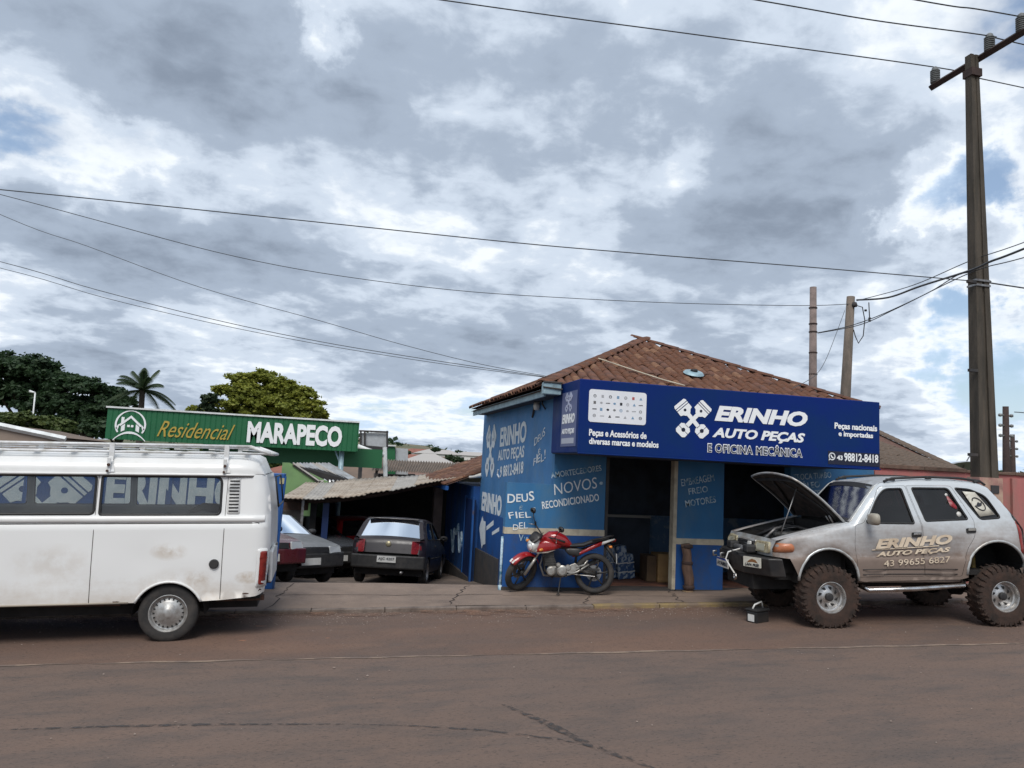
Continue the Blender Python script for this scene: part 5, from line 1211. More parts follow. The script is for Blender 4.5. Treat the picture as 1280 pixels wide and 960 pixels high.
MB().tube([(1.0, -.13, .42), (1.16, -.16, .47), (1.22, -.17, .55)], .016).tube([(.88, -.16, .30), (1.05, -.165, .36), (1.24, -.15, .48)], .016).build('footpeg_bracket', m_alloy, moto, True)
MB().tube([(.86, -.13, .28), (.86, -.26, .285)], .014).tube([(1.1, -.13, .43), (1.1, -.24, .44)], .012).build('footpeg', m_rubber, moto, True)
MB().tube([(.50, .05, .62), (.44, .07, .45), (.50, .09, .28), (.80, .13, .26), (1.0, .15, .32)], .022).tube([(1.0, .15, .32), (1.10, .16, .38), (1.5, .20, .58)], [.03, .045, .05]).build('exhaust', m_steel, moto, True)
MB().tube([(1.0, -.075, .38), (1.34, -.085, .33)], .026).tube([(1.0, .075, .38), (1.34, .085, .33)], .026).build('swingarm', m_engd, moto, True)
MB().tube([(.92, -.10, .38), (1.34, -.10, .375)], .010, 6).tube([(.92, -.10, .32), (1.34, -.10, .285)], .010, 6).build('chain', m_steel, moto)
MB().box(1.02, 1.42, -.12, -.095, .385, .425, rot=Matrix.Rotation(.06, 3, 'Y')).build('chain_guard', m_plastic, moto, bevel=.005)
mwheel(1.34, .33, .33, .15, 0, moto)
MB().grid(lambda u, v: (lambda a, t: (1.34+.37*math.cos(a), .07*t, .33+.37*math.sin(a)))(R(20+80*u), -1+2*v), 8, 4).build('rear_mudguard', m_plastic, moto, True)
MB().tube([(1.52, 0, .80), (1.66, 0, .62), (1.70, 0, .52)], [.03, .025, .02], 8).build('plate_holder', m_plastic, moto, True)
pb = MB().box(1.70, 1.71, -.10, .10, .50, .66).build('number_plate', mat('grey plate', (.38, .38, .37), .5), moto); 
for s in (-1, 1): MB().lathe([(0, -.03), (.022, -.02), (.024, .02), (0, .03)], 12, 'x', (1.60, s*.15, .77)).tube([(1.60, 0, .78), (1.60, s*.15, .77)], .007).build('turn_signal', MATS['orange lens'], moto, True)
MB().tube([(.78, -.12, .27), (.74, -.24, .05), (.73, -.26, .0)], .011).lathe([(0, -.006), (.03, -.006), (.03, .006), (0, .006)], 12, 'z', (.73, -.26, .005)).build('side_stand', m_plastic, moto, True)
MB().tube([(.47, .05, .93), (.40, .08, .86), (.44, .10, .74), (.50, .08, .66)], .006).tube([(.49, -.12, .98), (.36, -.10, .92), (.42, -.12, .78)], .006).build('cables', m_rubber, moto, True)
# ------------------------------------------------------------------ ordinary cars in the yard
def car(name, label, loc, rz, paint, tilt=0, tiltx=0, rear_detail=True, dark_bumper=True, group=None, plate='', L_=1.0, glassm=g_dark, lampw=.18, hooddark=None, trim=True):
    c = thing(name, label, 'car', loc, (tiltx, tilt, rz), group)
    Wf = lambda x, z: .79-(max(0, z-.92))*.30-(max(0, .55-z))*.10
    nose_ = [(-3.12, .36), (-3.15, .56), (-3.09, .70)]; hood_ = [(-3.09, .70), (-2.9, .765), (-2.3, .88), (-1.88, .945)]; ws = [(-1.88, .945), (-1.14, 1.345)]
    rf = [(-1.14, 1.345), (-.9, 1.39), (-.45, 1.405), (.0, 1.385), (.14, 1.345)]; rw = [(.14, 1.345), (.47, .985)]; ht = [(.47, .985), (.58, .93), (.64, .66), (.62, .36)]
    tp = nose_+hood_[1:]+ws[1:]+rf[1:]+rw[1:]+ht[1:]
    o_ = tp+[(.40, .28)]+arch(0, .29, .335, .26)[::-1]+arch(-2.44, .29, .335, .26)[::-1]+[(-3.0, .30)]
    wa = rnd([(-1.66, .96), (-1.10, 1.315), (-.80, 1.335), (-.78, .96)], [.03, .05, .03, .03]); wb = rnd([(-.70, .96), (-.72, 1.335), (-.10, 1.33), (.16, 1.24), (.34, 1.0), (.20, .96)], [.03, .03, .05, .06, .05, .03])
    ends1 = nose_; ends2 = ht[1:]
    def sf(side, off=0):
        def f(x, z):
            y = Wf(x, z)+off
            for ln, rr in ((ends1, .20), (ends2, .14), (tp[2:-3], .05)):
                d = dpoly((x, z), ln); y -= rr-math.sqrt(max(0, rr*rr-(rr-min(d, rr))**2))
            return (x, side*y, z)
        return f
    for s in (-1, 1):
        panel('side_panel', o_, [wa, wb], sf(s), paint, c, .14, rows=[(tp, (.012, .03, .06, .12))])
        for w in (wa, wb):
            g = panel('window', offs(w, -.006), [], sf(s, -.012), g_dark, c, .3); ring('window_rubber', w, .012, .012, sf(s, .002), m_rubber, g, .3)
        tubeline('door_seam', [sf(s, .0)(*p) for p in ((-.76, .95), (-.76, .6), (-.80, .34))], .004, seam, c, 5); tubeline('door_seam', [sf(s, .0)(*p) for p in ((-1.74, .93), (-1.78, .6), (-1.76, .34))], .004, seam, c, 5)
        tubeline('side_moulding', [sf(s, .004)(x, .56) for x in (-2.0, -1.4, -.8, -.42)], .018, m_plastic, c, 6)
        MB().prism(rnd([(-.98, .80), (-.84, .80), (-.84, .84), (-.98, .84)], .01), 0, .02, lambda u, v, h: (u, s*(Wf(u, v)+h-.004), v)).build('door_handle', m_plastic, c)
        sweep('mirror', [(-1.52, s*.90, 1.0, .03, .03, 0), (-1.54, s*.90, 1.0, .09, .06, 0), (-1.60, s*.90, 1.0, .08, .055, 0), (-1.64, s*.89, 1.0, .03, .02, 0)], m_plastic, c)
        MB().tube([(-1.58, s*.74, .965), (-1.58, s*.86, .985)], .02).build('mirror_stalk', m_plastic, c)
        for cx in (0, -2.44): MB().lathe([(.345, s*.77), (.345, s*.35), (.1, s*.35)], 20, 'y', (cx, 0, .29), 0, math.pi).build('wheel_well', m_dark, c)
        for cx in (0, -2.44): wheel(c, cx, s*.70, .285, .165, .175, 'steel', s, rz if False else None, m_steel)
    Wi = lambda x, z: Wf(x, z)-.048
    lofts('bonnet', hood_, Wi, hooddark or paint, c, crown=.035); lofts('nose', nose_, lambda x, z: Wf(x, z)-.19, paint, c, crown=.07)
    lofts('windscreen', ws, Wi, glassm, c, t0=-.93, t1=.93, crown=.05); lofts('windscreen_pillar', ws, Wi, paint, c, t0=-1, t1=-.92, crown=.05, nt=2); lofts('windscreen_pillar', ws, Wi, paint, c, t0=.92, t1=1, crown=.05, nt=2)
    lofts('roof', rf, Wi, paint, c, crown=.03)
    lofts('rear_window', rw, Wi, glassm, c, t0=-.88, t1=.88, crown=.04); lofts('rear_pillar', rw, Wi, paint, c, t0=-1, t1=-.87, crown=.04, nt=2); lofts('rear_pillar', rw, Wi, paint, c, t0=.87, t1=1, crown=.04, nt=2)
    lofts('tailgate', ht[:3], lambda x, z: Wf(x, z)-.13 if z < .96 else Wf(x, z)-.05, paint, c, crown=.04)
    bm = m_plastic if dark_bumper else paint
    def bump_(x0, x1, sgn, nm):
        pl = [(x0, -.80), (x1-sgn*.05, -.78), (x1+sgn*.0, -.60), (x1+sgn*.05, -.30), (x1+sgn*.06, 0), (x1+sgn*.05, .30), (x1, .60), (x1-sgn*.05, .78), (x0, .80)]
        MB().prism(pl, .34, .62, lambda u, v, h: (u-(sgn*.03 if h < .4 else 0), v, h)).build(nm, bm, c, bevel=.03)
    bump_(.36, .68, 1, 'rear_bumper'); bump_(-2.85, -3.20, -1, 'front_bumper')
    MB().box(-2.9, .45, -.70, .70, .20, .34).build('underbody', m_dark, c); MB().box(-1.5, .3, -.68, .68, .34, .5).build('cabin_floor', m_dark, c)
    for x, y in ((-.85, -.35), (-.85, .35)): MB().box(x, x+.12, y-.22, y+.22, .5, 1.12).build('seat', m_seat, c, bevel=.04)
    MB().box(-.15, .0, -.6, .6, .5, 1.0).build('rear_seat', m_seat, c, bevel=.04)
    for s in (-1, 1):
        MB().prism(rnd([(s*.76, .665), (s*.50, .665), (s*.50, .93), (s*.745, .93)], .03), .0, .04, lambda u, v, h: (.655+h-(v-.66)*.17+.02*(1-(u/.8)**2)-(.12 if abs(u) > .72 else 0), u, v)).build('tail_light', mat('tail lamp red', (.20, .012, .015), .25, col2=(.12, .010, .012), ns=14), c, bevel=.01)
        MB().prism(rnd([(s*.74, .60), (s*(.74-lampw*1.7), .60), (s*(.74-lampw*1.7), .74), (s*.70, .75)], .02), 0, .05, lambda u, v, h: (-3.205-h+(v-.6)*.12+(abs(u) > .68)*.10+.05*(abs(u)/.7)**2, u, v)).build('headlight', mat('pale lamp lens', (.55, .56, .55), .12, .25), c, bevel=.01)
    MB().prism(rnd([(-.40, .62), (.40, .62), (.38, .72), (-.38, .72)], .01), 0, .04, lambda u, v, h: (-3.20-h, u, v)).build('grille', m_black, c)
    for xx, sg in ((.745, 1), (-3.265, -1)):
        MB().box(xx-.006, xx+.006, -.20, .20, .47 if sg > 0 else .40, .60 if sg > 0 else .53).build('number_plate', mat('grey number plate', (.42, .42, .41), .5, col2=(.36, .35, .33), ns=9), c)
        if plate: lettering(plate, (xx+sg*.0065, -sg*.17, (.50 if sg > 0 else .43)), (0, sg, 0), ZU, .34, .07, m_ink, c.children[-1], 'plate_lettering', .02)
    return c
m_gol = mat('dark wine paint', (.010, .007, .010), .4, col2=(.014, .009, .012), ns=3, coat=.1, grime=(.035, .025, .022), gs=1.5, glo=.6)
m_mar = mat('maroon paint', (.075, .007, .012), .28, coat=.4, col2=(.055, .006, .010), ns=3)
m_blk = mat('black car paint', (.014, .014, .017), .22, coat=.5)
m_bhood = mat('reflection grey bonnet', (.10, .10, .10), .35, .1, col2=(.14, .14, .14), ns=3)  # pale colour stands in for a reflection on the black bonnet
m_gry = mat('dark grey car paint', (.06, .065, .075), .25, coat=.4)
m_wht = mat('dull white car paint', (.34, .34, .33), .45)
m_redc = mat('red car paint', (.28, .01, .012), .3, coat=.3)
# dark hatchback, rear to the street
g0 = at(491, 16.3); hd = R(16)                                       # heading to the right of straight ahead
dirv = Vector((math.sin(hd), math.cos(hd), 0)); org = g0+dirv*.70; org.z = yard_z(org.x, org.y)+.01
car('hatchback', 'dark wine-coloured hatchback in the yard with its tailgate towards the street', org, math.atan2(-dirv.y, -dirv.x), m_gol, tilt=.0, plate='AJC 4207', glassm=glass('grey rear glass', (.12, .13, .14), .05, .45))
gc = bpy.data.objects['hatchback']; gc.rotation_euler = (0, -.09, math.atan2(-dirv.y, -dirv.x))
E_ = Matrix.Rotation(0, 3, 'X')
def spoil(): pass
MB().box(.10, .24, -.55, .55, 1.37, 1.395).build('roof_spoiler', m_gol, gc, bevel=.01)
MB().lathe([(.0, .0), (.055, .0), (.06, -.01)], 20, 'x', (.665, 0, .85)).build('tailgate_badge', mat('dull badge', (.32, .28, .18), .4, .6), gc, True)
MB().tube([(.2, .30, .28), (.72, .32, .27)], .03, 10).build('exhaust_pipe', m_steel, gc, True)
def facing(name, label, px, depth, deg, paint, **k):
    """car whose nose points deg degrees left (-) or right (+) of towards the camera, nose centre at (px, depth)"""
    n = at(px, depth); a = PSI+math.pi+R(deg); d = Vector((math.sin(a), math.cos(a), 0)); o = n-d*3.15; o.z = yard_z(o.x, o.y)+.01
    f = n+Vector((0, 0, 0)); zf = yard_z(n.x, n.y); tl = math.atan2(zf-o.z, 3.15)
    return car(name, label, o, math.atan2(-d.y, -d.x), paint, tilt=tl, **k)
facing('saloon_car', 'black car with pale bonnet toned as a reflection, parked nose out beside the blue gate post', 397, 14.9, -42, m_blk, hooddark=m_bhood, plate='', lampw=.2, glassm=g_dark)
facing('saloon_car', 'maroon car half hidden by the blue gate post, only its nose showing', 345, 13.9, -40, m_mar, dark_bumper=False, plate='')
facing('saloon_car', 'dark grey car parked behind the black one with pale bonnet', 432, 18.2, -38, m_gry, plate='')
facing('saloon_car', 'dull white car at the back of the open shed', 424, 22.6, 8, m_wht, plate='', glassm=g_dark)
o_ = at(458, 20.5); o_.z = yard_z(o_.x, o_.y)+.01
car('saloon_car', 'red car deep in the shed, partly hidden by the dark hatchback', o_, R(-78), m_redc, plate='')
# ------------------------------------------------------------------ blue gate with the same name painted large, behind the van
gate = thing('blue_gate_wall', 'blue painted gate wall behind the white van with large white lettering', 'wall')
gx1 = -.53
bxg = lambda name, m, *a, bevel=0, par=gate: MB().box(*a).build(name, m, par, bevel=bevel)
m_gate = mat('blue gate paint', (.012, .085, .29), .45, col2=(.010, .065, .22), ns=1.4, grime=(.10, .07, .055), gs=2.5, glo=.6)
bxg('gate_sheet', m_gate, -9.0, gx1-.27, 12.52, 12.56, .02, 1.83)
for k in range(9): bxg('gate_frame', m_gate, -9.0+k*.97, -8.95+k*.97, 12.50, 12.535, .02, 1.80)
bxg('gate_frame', m_gate, -9.0, gx1-.27, 12.49, 12.53, 1.78, 1.84)
def gtext(body, px0, px1, z0, z1, m=m_white, bold=.05):
    a = onY(px0, 620, 12.49); c = onY(px1, 620, 12.49); return lettering(body, (a.x, 12.518, z0), XF, ZU, c.x-a.x, z1-z0, m, gate, 'painted_lettering', bold, 0, .003)
gtext('ERINHO', 131, 306, 1.26, 1.80)
a = onY(-14, 620, 12.49); c = onY(118, 620, 12.49)
piston_logo((a.x, 12.517, .55), XF, ZU, c.x-a.x, 1.28, m_white, m_blue, gate, .003)
# post: a folded blue door leaf, seen edge on
post = thing('blue_gate_leaf', 'narrow blue metal gate leaf standing at the right end of the gate wall', 'gate')
MB().prism([(-.80, 12.50), (-.55, 12.50), (-.53, 12.60), (-.60, 12.64), (-.80, 12.62)], .10, 1.86, lambda u, v, h: (u+(-.04 if h < 1 else 0), v, h)).build('gate_leaf', m_gate, post, bevel=.01)
MB().tube([(-.585, 12.49, .12), (-.535, 12.49, 1.82)], .016, 8).build('leaf_hinge_edge', m_blue, post)
MB().box(-.62, -.55, 12.485, 12.497, 1.70, 1.79).build('number_tag', mat('yellowish tag', (.40, .36, .20), .6, col2=(.2, .18, .1), ns=9), post)
# ------------------------------------------------------------------ annex behind the shop and open car shed
annex = thing('rear_annex', 'low blue annex with red tile roof behind the shop along the yard', 'building')
ax_ = 3.62
def AY(px): return onX(px, 640, ax_).y
y0, y1 = SW+.01, AY(557)
MB().box(ax_, ax_+3, y0, y1, -1.6, 1.62).build('wall', m_blue, annex)
dY0, dY1 = AY(592), AY(583)
MB().box(ax_-.03, ax_+.05, dY0, dY1, -1.2, 1.30).build('door', mat('dark blue door', (.004, .02, .085), .5), annex)
MB().box(ax_-.045, ax_-.005, dY0-.10, dY0, -1.2, 1.36).box(ax_-.045, ax_-.005, dY1, dY1+.1, -1.2, 1.36).build('door_frame', m_gate, annex)
P = [onX(px, py, ax_-.02) for px, py in ((564, 662), (566, 690), (568, 660), (570, 668), (573, 655), (574, 690), (577, 665), (579, 688))]
MB().tube(P, .025, 5).build('scratched_paint', m_whitef, annex)
MB().box(ax_-.05, ax_-.002, y0, y1, -1.6, -.55).build('bitumen_skirt', m_step, annex)
# tiled lean-to roof
m_dk = MATS['dark lichened tile']
ar = thing('roof', None, None); ar.parent = annex
A0, A1 = Vector((2.95, y0, 1.62)), Vector((2.95, y1+1.0, 1.62)); up = Vector((.93, 0, .37)).normalized()
MB().add([A0, A1, A1+up*3.2, A0+up*3.2], [(0, 1, 2, 3)]).build('roof_deck', m_dk, ar)
spots = lay(A0, up, Vector((0, 1, 0)), (0, 0), (A1.y-A0.y, 3.1), lambda u, v: 0 < u < A1.y-A0.y and v < 3.1)
spots.sort(key=lambda s: (s[0]-CP).length); place_tiles(spots, ar, 200)
MB().box(2.93, 3.0, y0, A1.y, 1.50, 1.60).build('fascia_board', m_gate, ar)
# car shed: sagging fibre-cement sheets on thin posts
shed = thing('car_shed', 'open car shed with sagging fibre cement roof at the back of the yard', 'shed')
m_fib = mat('stained fibre cement', (.30, .245, .19), .9, col2=(.42, .37, .31), ns=1.6, mixlo=.35, mixhi=.7, bump_=.3, grime=(.16, .11, .08), gs=2.4)
m_fib2 = mat('pale fibre cement', (.36, .34, .31), .9, col2=(.26, .24, .22), ns=3, bump_=.3)
edge_px = [(350, 621), (395, 623), (430, 621), (480, 614), (530, 604), (568, 597)]
E0 = [onY(px, py, 19.0+.0*i) for i, (px, py) in enumerate(edge_px)]
top_px = [(385, 600), (412, 601), (450, 598), (490, 596), (535, 593), (575, 592)]
E1 = [onY(px, py, 24.0) for px, py in top_px]
def seg(P, t): t = t*(len(P)-1); k = min(int(t), len(P)-2); return P[k].lerp(P[k+1], t-k)
nS = 8
for k in range(nS):
    t0, t1 = k/nS, (k+1)/nS+.006; dz = rs.uniform(-.02, .03)
    b = MB()
    def fn(u, v, t0=t0, t1=t1, dz=dz):
        t = min(1, t0+(t1-t0)*u); p = seg(E0, t).lerp(seg(E1, t), v); return (p.x, p.y+(-.06 if k % 2 else 0)*(1-v), p.z+dz+.010*math.sin(u*math.pi*10)-.03*math.sin(v*math.pi))
    b.grid(fn, 40, 5); o = b.build('roof_sheet', m_fib if k not in (1, 5) else m_fib2, shed, True); s_ = o.modifiers.new('thick', 'SOLIDIFY'); s_.thickness = .025
for i in range(len(E0)-1):
    MB().tube([E0[i]+Vector((0, .3, -.09)), E0[i+1]+Vector((0, .3, -.09))], .05, 6).build('roof_beam', mat('brown beam', (.09, .05, .035), .85, col2=(.05, .03, .022), ns=6), shed)
xl, xr = E0[0].x, 3.6
MB().box(E0[0].x+.5, E0[0].x+.56, 19.2, 19.26, -1.3, E0[0].z-.05).build('post', m_steel, shed)
MB().box(E0[0].x+1.0, E0[0].x+1.15, 19.4, 19.55, -1.3, E0[0].z-.05).build('post', MATS['dark blue door'], shed)
MB().box(3.2, 3.45, 22.2, 22.5, -1.6, 1.5).build('post', mat('grey pinkish plaster', (.22, .17, .16), .9, col2=(.12, .1, .1), ns=3), shed)
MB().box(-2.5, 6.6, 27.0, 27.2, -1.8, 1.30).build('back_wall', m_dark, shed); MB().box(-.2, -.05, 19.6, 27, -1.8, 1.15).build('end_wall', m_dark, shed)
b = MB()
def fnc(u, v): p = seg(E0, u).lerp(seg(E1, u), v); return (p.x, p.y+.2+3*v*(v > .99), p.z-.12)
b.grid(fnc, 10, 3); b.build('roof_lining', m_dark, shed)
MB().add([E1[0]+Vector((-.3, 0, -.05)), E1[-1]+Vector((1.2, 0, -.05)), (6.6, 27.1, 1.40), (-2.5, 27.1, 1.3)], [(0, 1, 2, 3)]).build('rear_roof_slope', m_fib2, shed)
# concrete slab fence left of the shed
fen = thing('concrete_fence', 'grey concrete slab fence between the gate leaf and the shed', 'fence')
m_slab = mat('grey concrete slab', (.14, .125, .11), .9, col2=(.08, .07, .062), ns=3, bump_=.4)
fx0, fx1 = at(300, 19.5).x, E0[0].x+.45
for r_ in range(6):
    for c_ in range(3):
        w_ = (fx1-fx0)/3; MB().box(fx0+c_*w_+.01, fx0+(c_+1)*w_-.01, 20.3, 20.36, -1.3+r_*.38, -1.3+r_*.38+.37).build('slab', m_slab, fen, bevel=.008)
for c_ in range(4): w_ = (fx1-fx0)/3; MB().box(fx0+c_*w_-.06, fx0+c_*w_+.06, 20.24, 20.42, -1.3, 1.0).build('fence_post', m_slab, fen)
MB().box(fx0-.5, fx1+.2, 20.0, 20.1, .80, 1.02).build('brown_board', MATS['brown beam'], fen)
# ------------------------------------------------------------------ green lettered fascia
m_green = mat('green sheet metal', (.008, .115, .042), .55, col2=(.007, .095, .036), ns=2)
m_green2 = mat('dark green sheet metal', (.012, .11, .040), .5)
m_wtrim = mat('white trim', (.70, .72, .72), .5, col2=(.55, .56, .55), ns=4)
m_gold = mat('gold lettering', (.42, .30, .05), .5)
gs = thing('green_sign', 'long green sheet metal sign with white and gold lettering on posts', 'sign')
GY = 25.0; GX0, GX1, GZ0, GZ1 = -6.30, 1.03, 2.36, 3.28
nst = 48; wst = (GX1-GX0)/nst
for k in range(nst):
    x = GX0+k*wst; b = MB(); b.prism([(0, .012), (wst*.14, 0), (wst*.86, 0), (wst*1.0, .012), (wst, .04), (0, .04)], GZ0, GZ1, lambda u, v, h: (x+u, GY+v, h))
    if k == 0: me0 = b.build('sheet_rib', m_green, gs); 
    else: o = me0.copy(); COL.objects.link(o); o.parent = gs; o.location = (k*wst, 0, 0)
MB().box(GX0-.04, GX1+.04, GY-.05, GY+.9, GZ1, GZ1+.05).build('top_trim', m_wtrim, gs)
MB().box(GX1+.0, GX1+.03, GY, GY+3.2, GZ0+.02, GZ1-.01).build('end_sheet', m_green2, gs)
MB().box(GX0+2.6, GX1+.9, GY+1.0, GY+1.1, 1.86, GZ0+.12).build('lower_fascia', m_green2, gs)
for x in (GX1-.45,): MB().tube([(x, GY+.25, -2.0), (x, GY+.25, GZ0)], .085, 10).tube([(x, GY+.25, 1.9), (x-.2, GY+.25, GZ0)], .03).build('post', m_gut, gs, True)
for x in (GX1+.30, -2.0, -3.1): MB().tube([(x, GY+3, -2.0), (x, GY+3, GZ0-.1)], .07, 8).build('post', m_step, gs, True)
def gst(body, px0, px1, yb, yt, m, bold, shear=0, yb1=None):
    a = onY(px0, yb, GY-.005); t = onY(px0, yt, GY); c = onY(px1, yb, GY); return lettering(body, a, XF, ZU, c.x-a.x, t.z-a.z, m, gs, 'sign_lettering', bold, shear, .02)
gst('MARAPECO', 308, 427, 553, 526, m_signw, .045)
gst('Residencial', 196, 293, 545.5, 525.5, m_gold, .0, .55)
c = onY(163, 531, GY-.02); b = MB(); Rg = .43
def T2(u, v, h): return (c.x+u, GY-.004-h, c.z+v)
for i in range(40):
    a0 = R(-35+250*i/40); a1 = R(-35+250*(i+1)/40); w = .022+.03*abs(math.cos((a0+a1)/2)); b.prism([(Rg*math.cos(a0), Rg*math.sin(a0)), (Rg*math.cos(a1), Rg*math.sin(a1)), ((Rg-w)*math.cos(a1), (Rg-w)*math.sin(a1)), ((Rg-w)*math.cos(a0), (Rg-w)*math.sin(a0))], 0, .01, T2)
for i in range(20):
    t0, t1 = -1+2*i/20, -1+2*(i+1)/20; f0 = lambda t: -.20-.26*t*t; b.prism([(t0*.45, f0(t0)), (t1*.45, f0(t1)), (t1*.45, f0(t1)-.07*(1-abs(t1)*.6)), (t0*.45, f0(t0)-.07*(1-abs(t0)*.6))], 0, .01, T2)
b.prism([(-.33, -.02), (0, .28), (.33, -.02), (.27, -.05), (0, .20), (-.27, -.05)], 0, .011, T2); b.prism([(-.26, .02), (-.26, .22), (-.18, .22), (-.18, .10)], 0, .012, T2)
b.prism([(-.25, -.22), (-.25, -.06), (-.15, .03), (-.15, -.17)], 0, .01, T2).prism([(.25, -.22), (.25, -.06), (.15, .03), (.15, -.17)], 0, .01, T2)
for px_ in (-.05, .05): b.prism([(px_-.035, -.07), (px_+.035, -.07), (px_+.035, -.005), (px_-.035, -.005)], 0, .01, T2)
b.prism([(-.40, -.12), (-.33, .0), (-.30, -.02), (-.34, -.16)], 0, .01, T2).prism([(.40, -.12), (.33, .0), (.30, -.02), (.34, -.16)], 0, .01, T2)
b.build('house_emblem', m_signw, gs)
# pale wall with silver corrugated roof under the sign
gh = thing('green_outbuilding', 'pale green outbuilding with silver corrugated roof under the green sign', 'building')
m_pg = mat('pale green plaster', (.17, .29, .12), .8, col2=(.13, .22, .10), ns=2)
a, c, e = onY(353, 578, 23.5), onY(352, 600, 23.5), onY(410, 604, 23.5)
MB().prism([(a.x, a.z), (onY(362, 579, 23.5).x, a.z), (e.x, e.z+.05), (e.x, c.z-1.5), (a.x, c.z-1.5)], 23.5, 23.6, lambda u, v, h: (u, h, v)).build('gable_wall', m_pg, gh)
q = [onY(365, 579, 23.45), onY(398, 602, 23.45), onY(452, 602, 23.8), onY(412, 579, 25.2)]
m_zinc = mat('zinc roofing', (.42, .44, .46), .4, .5, col2=(.30, .30, .30), ns=4)
for k in range(6):
    t0, t1 = k/6+.01, (k+1)/6-.01; A, B_ = q[0].lerp(q[3], t0), q[0].lerp(q[3], t1); Cc, D = q[1].lerp(q[2], t1), q[1].lerp(q[2], t0)
    MB().grid(lambda u, v: (lambda p: (p.x, p.y, p.z+.03*math.sin(u*math.pi*3)))((A.lerp(B_, u)).lerp(D.lerp(Cc, u), v)), 9, 3).build('roof_sheet', m_zinc if k % 3 else m_fib2, gh, True)
MB().add([q[0]+Vector((0, 0, -.05)), q[3]+Vector((0, 0, -.05)), q[2]+Vector((0, 0, -.05)), q[1]+Vector((0, 0, -.05))], [(0, 1, 2, 3)]).build('roof_deck', m_dark, gh)
# service canopy right of the sign: grey panel, white stair rail, small green kiosk
cn = thing('grey_canopy', 'grey panelled balcony structure with white post just right of the green sign', 'structure')
def qd(name, pts, Y, m, par, th=.05):
    P = [onY(px, py, Y) for px, py in pts]; return MB().prism([(p.x, p.z) for p in P], Y, Y+th, lambda u, v, h: (u, h, v)).build(name, m, par)
m_pgrey = mat('pale grey panel', (.42, .44, .46), .5, col2=(.34, .35, .36), ns=3)
qd('panel', ((450, 541), (484, 540), (484, 559), (450, 556)), 30, m_pgrey, cn)
for px in (451, 456, 484): P0, P1 = onY(px, 538.5, 29.9), onY(px, 561, 29.9); MB().tube([P0, P1], .04, 6).build('panel_post', m_step, cn)
P0, P1 = onY(449, 538.5, 29.9), onY(485.5, 540, 29.9); MB().tube([P0, P1], .035, 6).build('panel_rail', m_step, cn)
qd('deck_edge', ((449, 556), (484, 559), (484, 565), (449, 561)), 29.95, m_step, cn)
MB().tube([onY(447, 558, 29), onY(460, 563, 29), (onY(480, 569, 29))], .09, 8).build('stair_rail', m_wtrim, cn, True)
MB().tube([onY(481, 559, 29.5), onY(482, 600, 29.5)], .08, 8).build('post', m_wtrim, cn)
P0 = onY(484, 565, 30.1); MB().box(P0.x-.4, P0.x-.3, 30.1, 30.2, -3, P0.z).build('rear_post', m_step, cn)
kx = thing('green_kiosk', 'small dark green kiosk with grey side behind the shed roof', 'kiosk')
qd('green_side', ((483, 557.5), (494, 558), (494, 600), (483, 600)), 34, m_green2, kx, 1.0); qd('grey_side', ((494.5, 560), (510, 561), (510, 600), (494.5, 600)), 34.2, m_pgrey, kx, 1.0); qd('roof_edge', ((482.5, 556), (495, 556.5), (495, 558), (482.5, 557.5)), 33.9, m_wtrim, kx, 1.2)
# neighbour's corrugated roof behind the shed
nr = thing('corrugated_roof_house', 'low house with brown corrugated roof behind the shed', 'house')
Q = [onY(468, 574, 33), onY(464, 588, 30), onY(566, 592, 30), onY(575, 579, 33)]
m_cor = mat('brown corrugated sheet', (.17, .13, .10), .85, col2=(.10, .08, .065), ns=2)
nC_ = 16
for k in range(nC_):
    t0, t1 = k/nC_, (k+1)/nC_; A, B_, D, Cc = Q[0].lerp(Q[3], t0), Q[0].lerp(Q[3], t1), Q[1].lerp(Q[2], t0), Q[1].lerp(Q[2], t1)
    MB().grid(lambda u, v: (lambda p: (p.x, p.y, p.z+.035*math.sin(u*math.pi*4)))((A.lerp(B_, u)).lerp(D.lerp(Cc, u), v)), 16, 2).build('roof_sheet', m_cor, nr, True)
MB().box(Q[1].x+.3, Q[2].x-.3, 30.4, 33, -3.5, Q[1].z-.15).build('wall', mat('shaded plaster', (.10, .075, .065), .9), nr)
# ------------------------------------------------------------------ houses farther off
def house(px, depth, w, d, h, label, wallc, roofc, rise=1.3, rz=0, py=None, name='house'):
    p = at(px, depth); gz = land_z(p.x, p.y)
    if py is not None:
        q_ = CP+ray(px, py)*depth; gz = q_.z-h-rise                   # ridge height as seen
    hs = thing(name, label, 'house', (p.x, p.y, gz), (0, 0, rz))
    MB().box(-w/2, w/2, -d/2, d/2, -4, h).build('wall', wallc, hs)
    b = MB(); e = .4; v = [(-w/2-e, -d/2-e, h-.1), (w/2+e, -d/2-e, h-.1), (w/2+e, d/2+e, h-.1), (-w/2-e, d/2+e, h-.1), (-w/2+min(w, d)*.4, 0, h+rise), (w/2-min(w, d)*.4, 0, h+rise)]
    b.add(v, [(0, 1, 5, 4), (2, 3, 4, 5), (1, 2, 5), (3, 0, 4), (0, 3, 2, 1)]).build('roof', roofc, hs)
    for k in (-1, 1): MB().box(k*w*.25-.5, k*w*.25+.5, -d/2-.04, -d/2+.02, h*.35, h*.75).build('window', m_dark, hs)
    MB().box(-.4, .4, -d/2-.04, -d/2+.02, 0, h*.75).build('door', MATS['brown beam'], hs)
    return hs
m_rred = mat('distant red roof', (.26, .105, .075), .9, col2=(.18, .075, .055), ns=.8); m_rbr = mat('distant brown roof', (.17, .12, .09), .9, col2=(.12, .09, .07), ns=.8); m_rgy = mat('distant grey roof', (.38, .36, .34), .8)
m_wcr = mat('cream house wall', (.50, .45, .38), .9); m_wpk = mat('pinkish house wall', (.46, .30, .26), .9); m_wwh = mat('white house wall', (.58, .57, .54), .9)
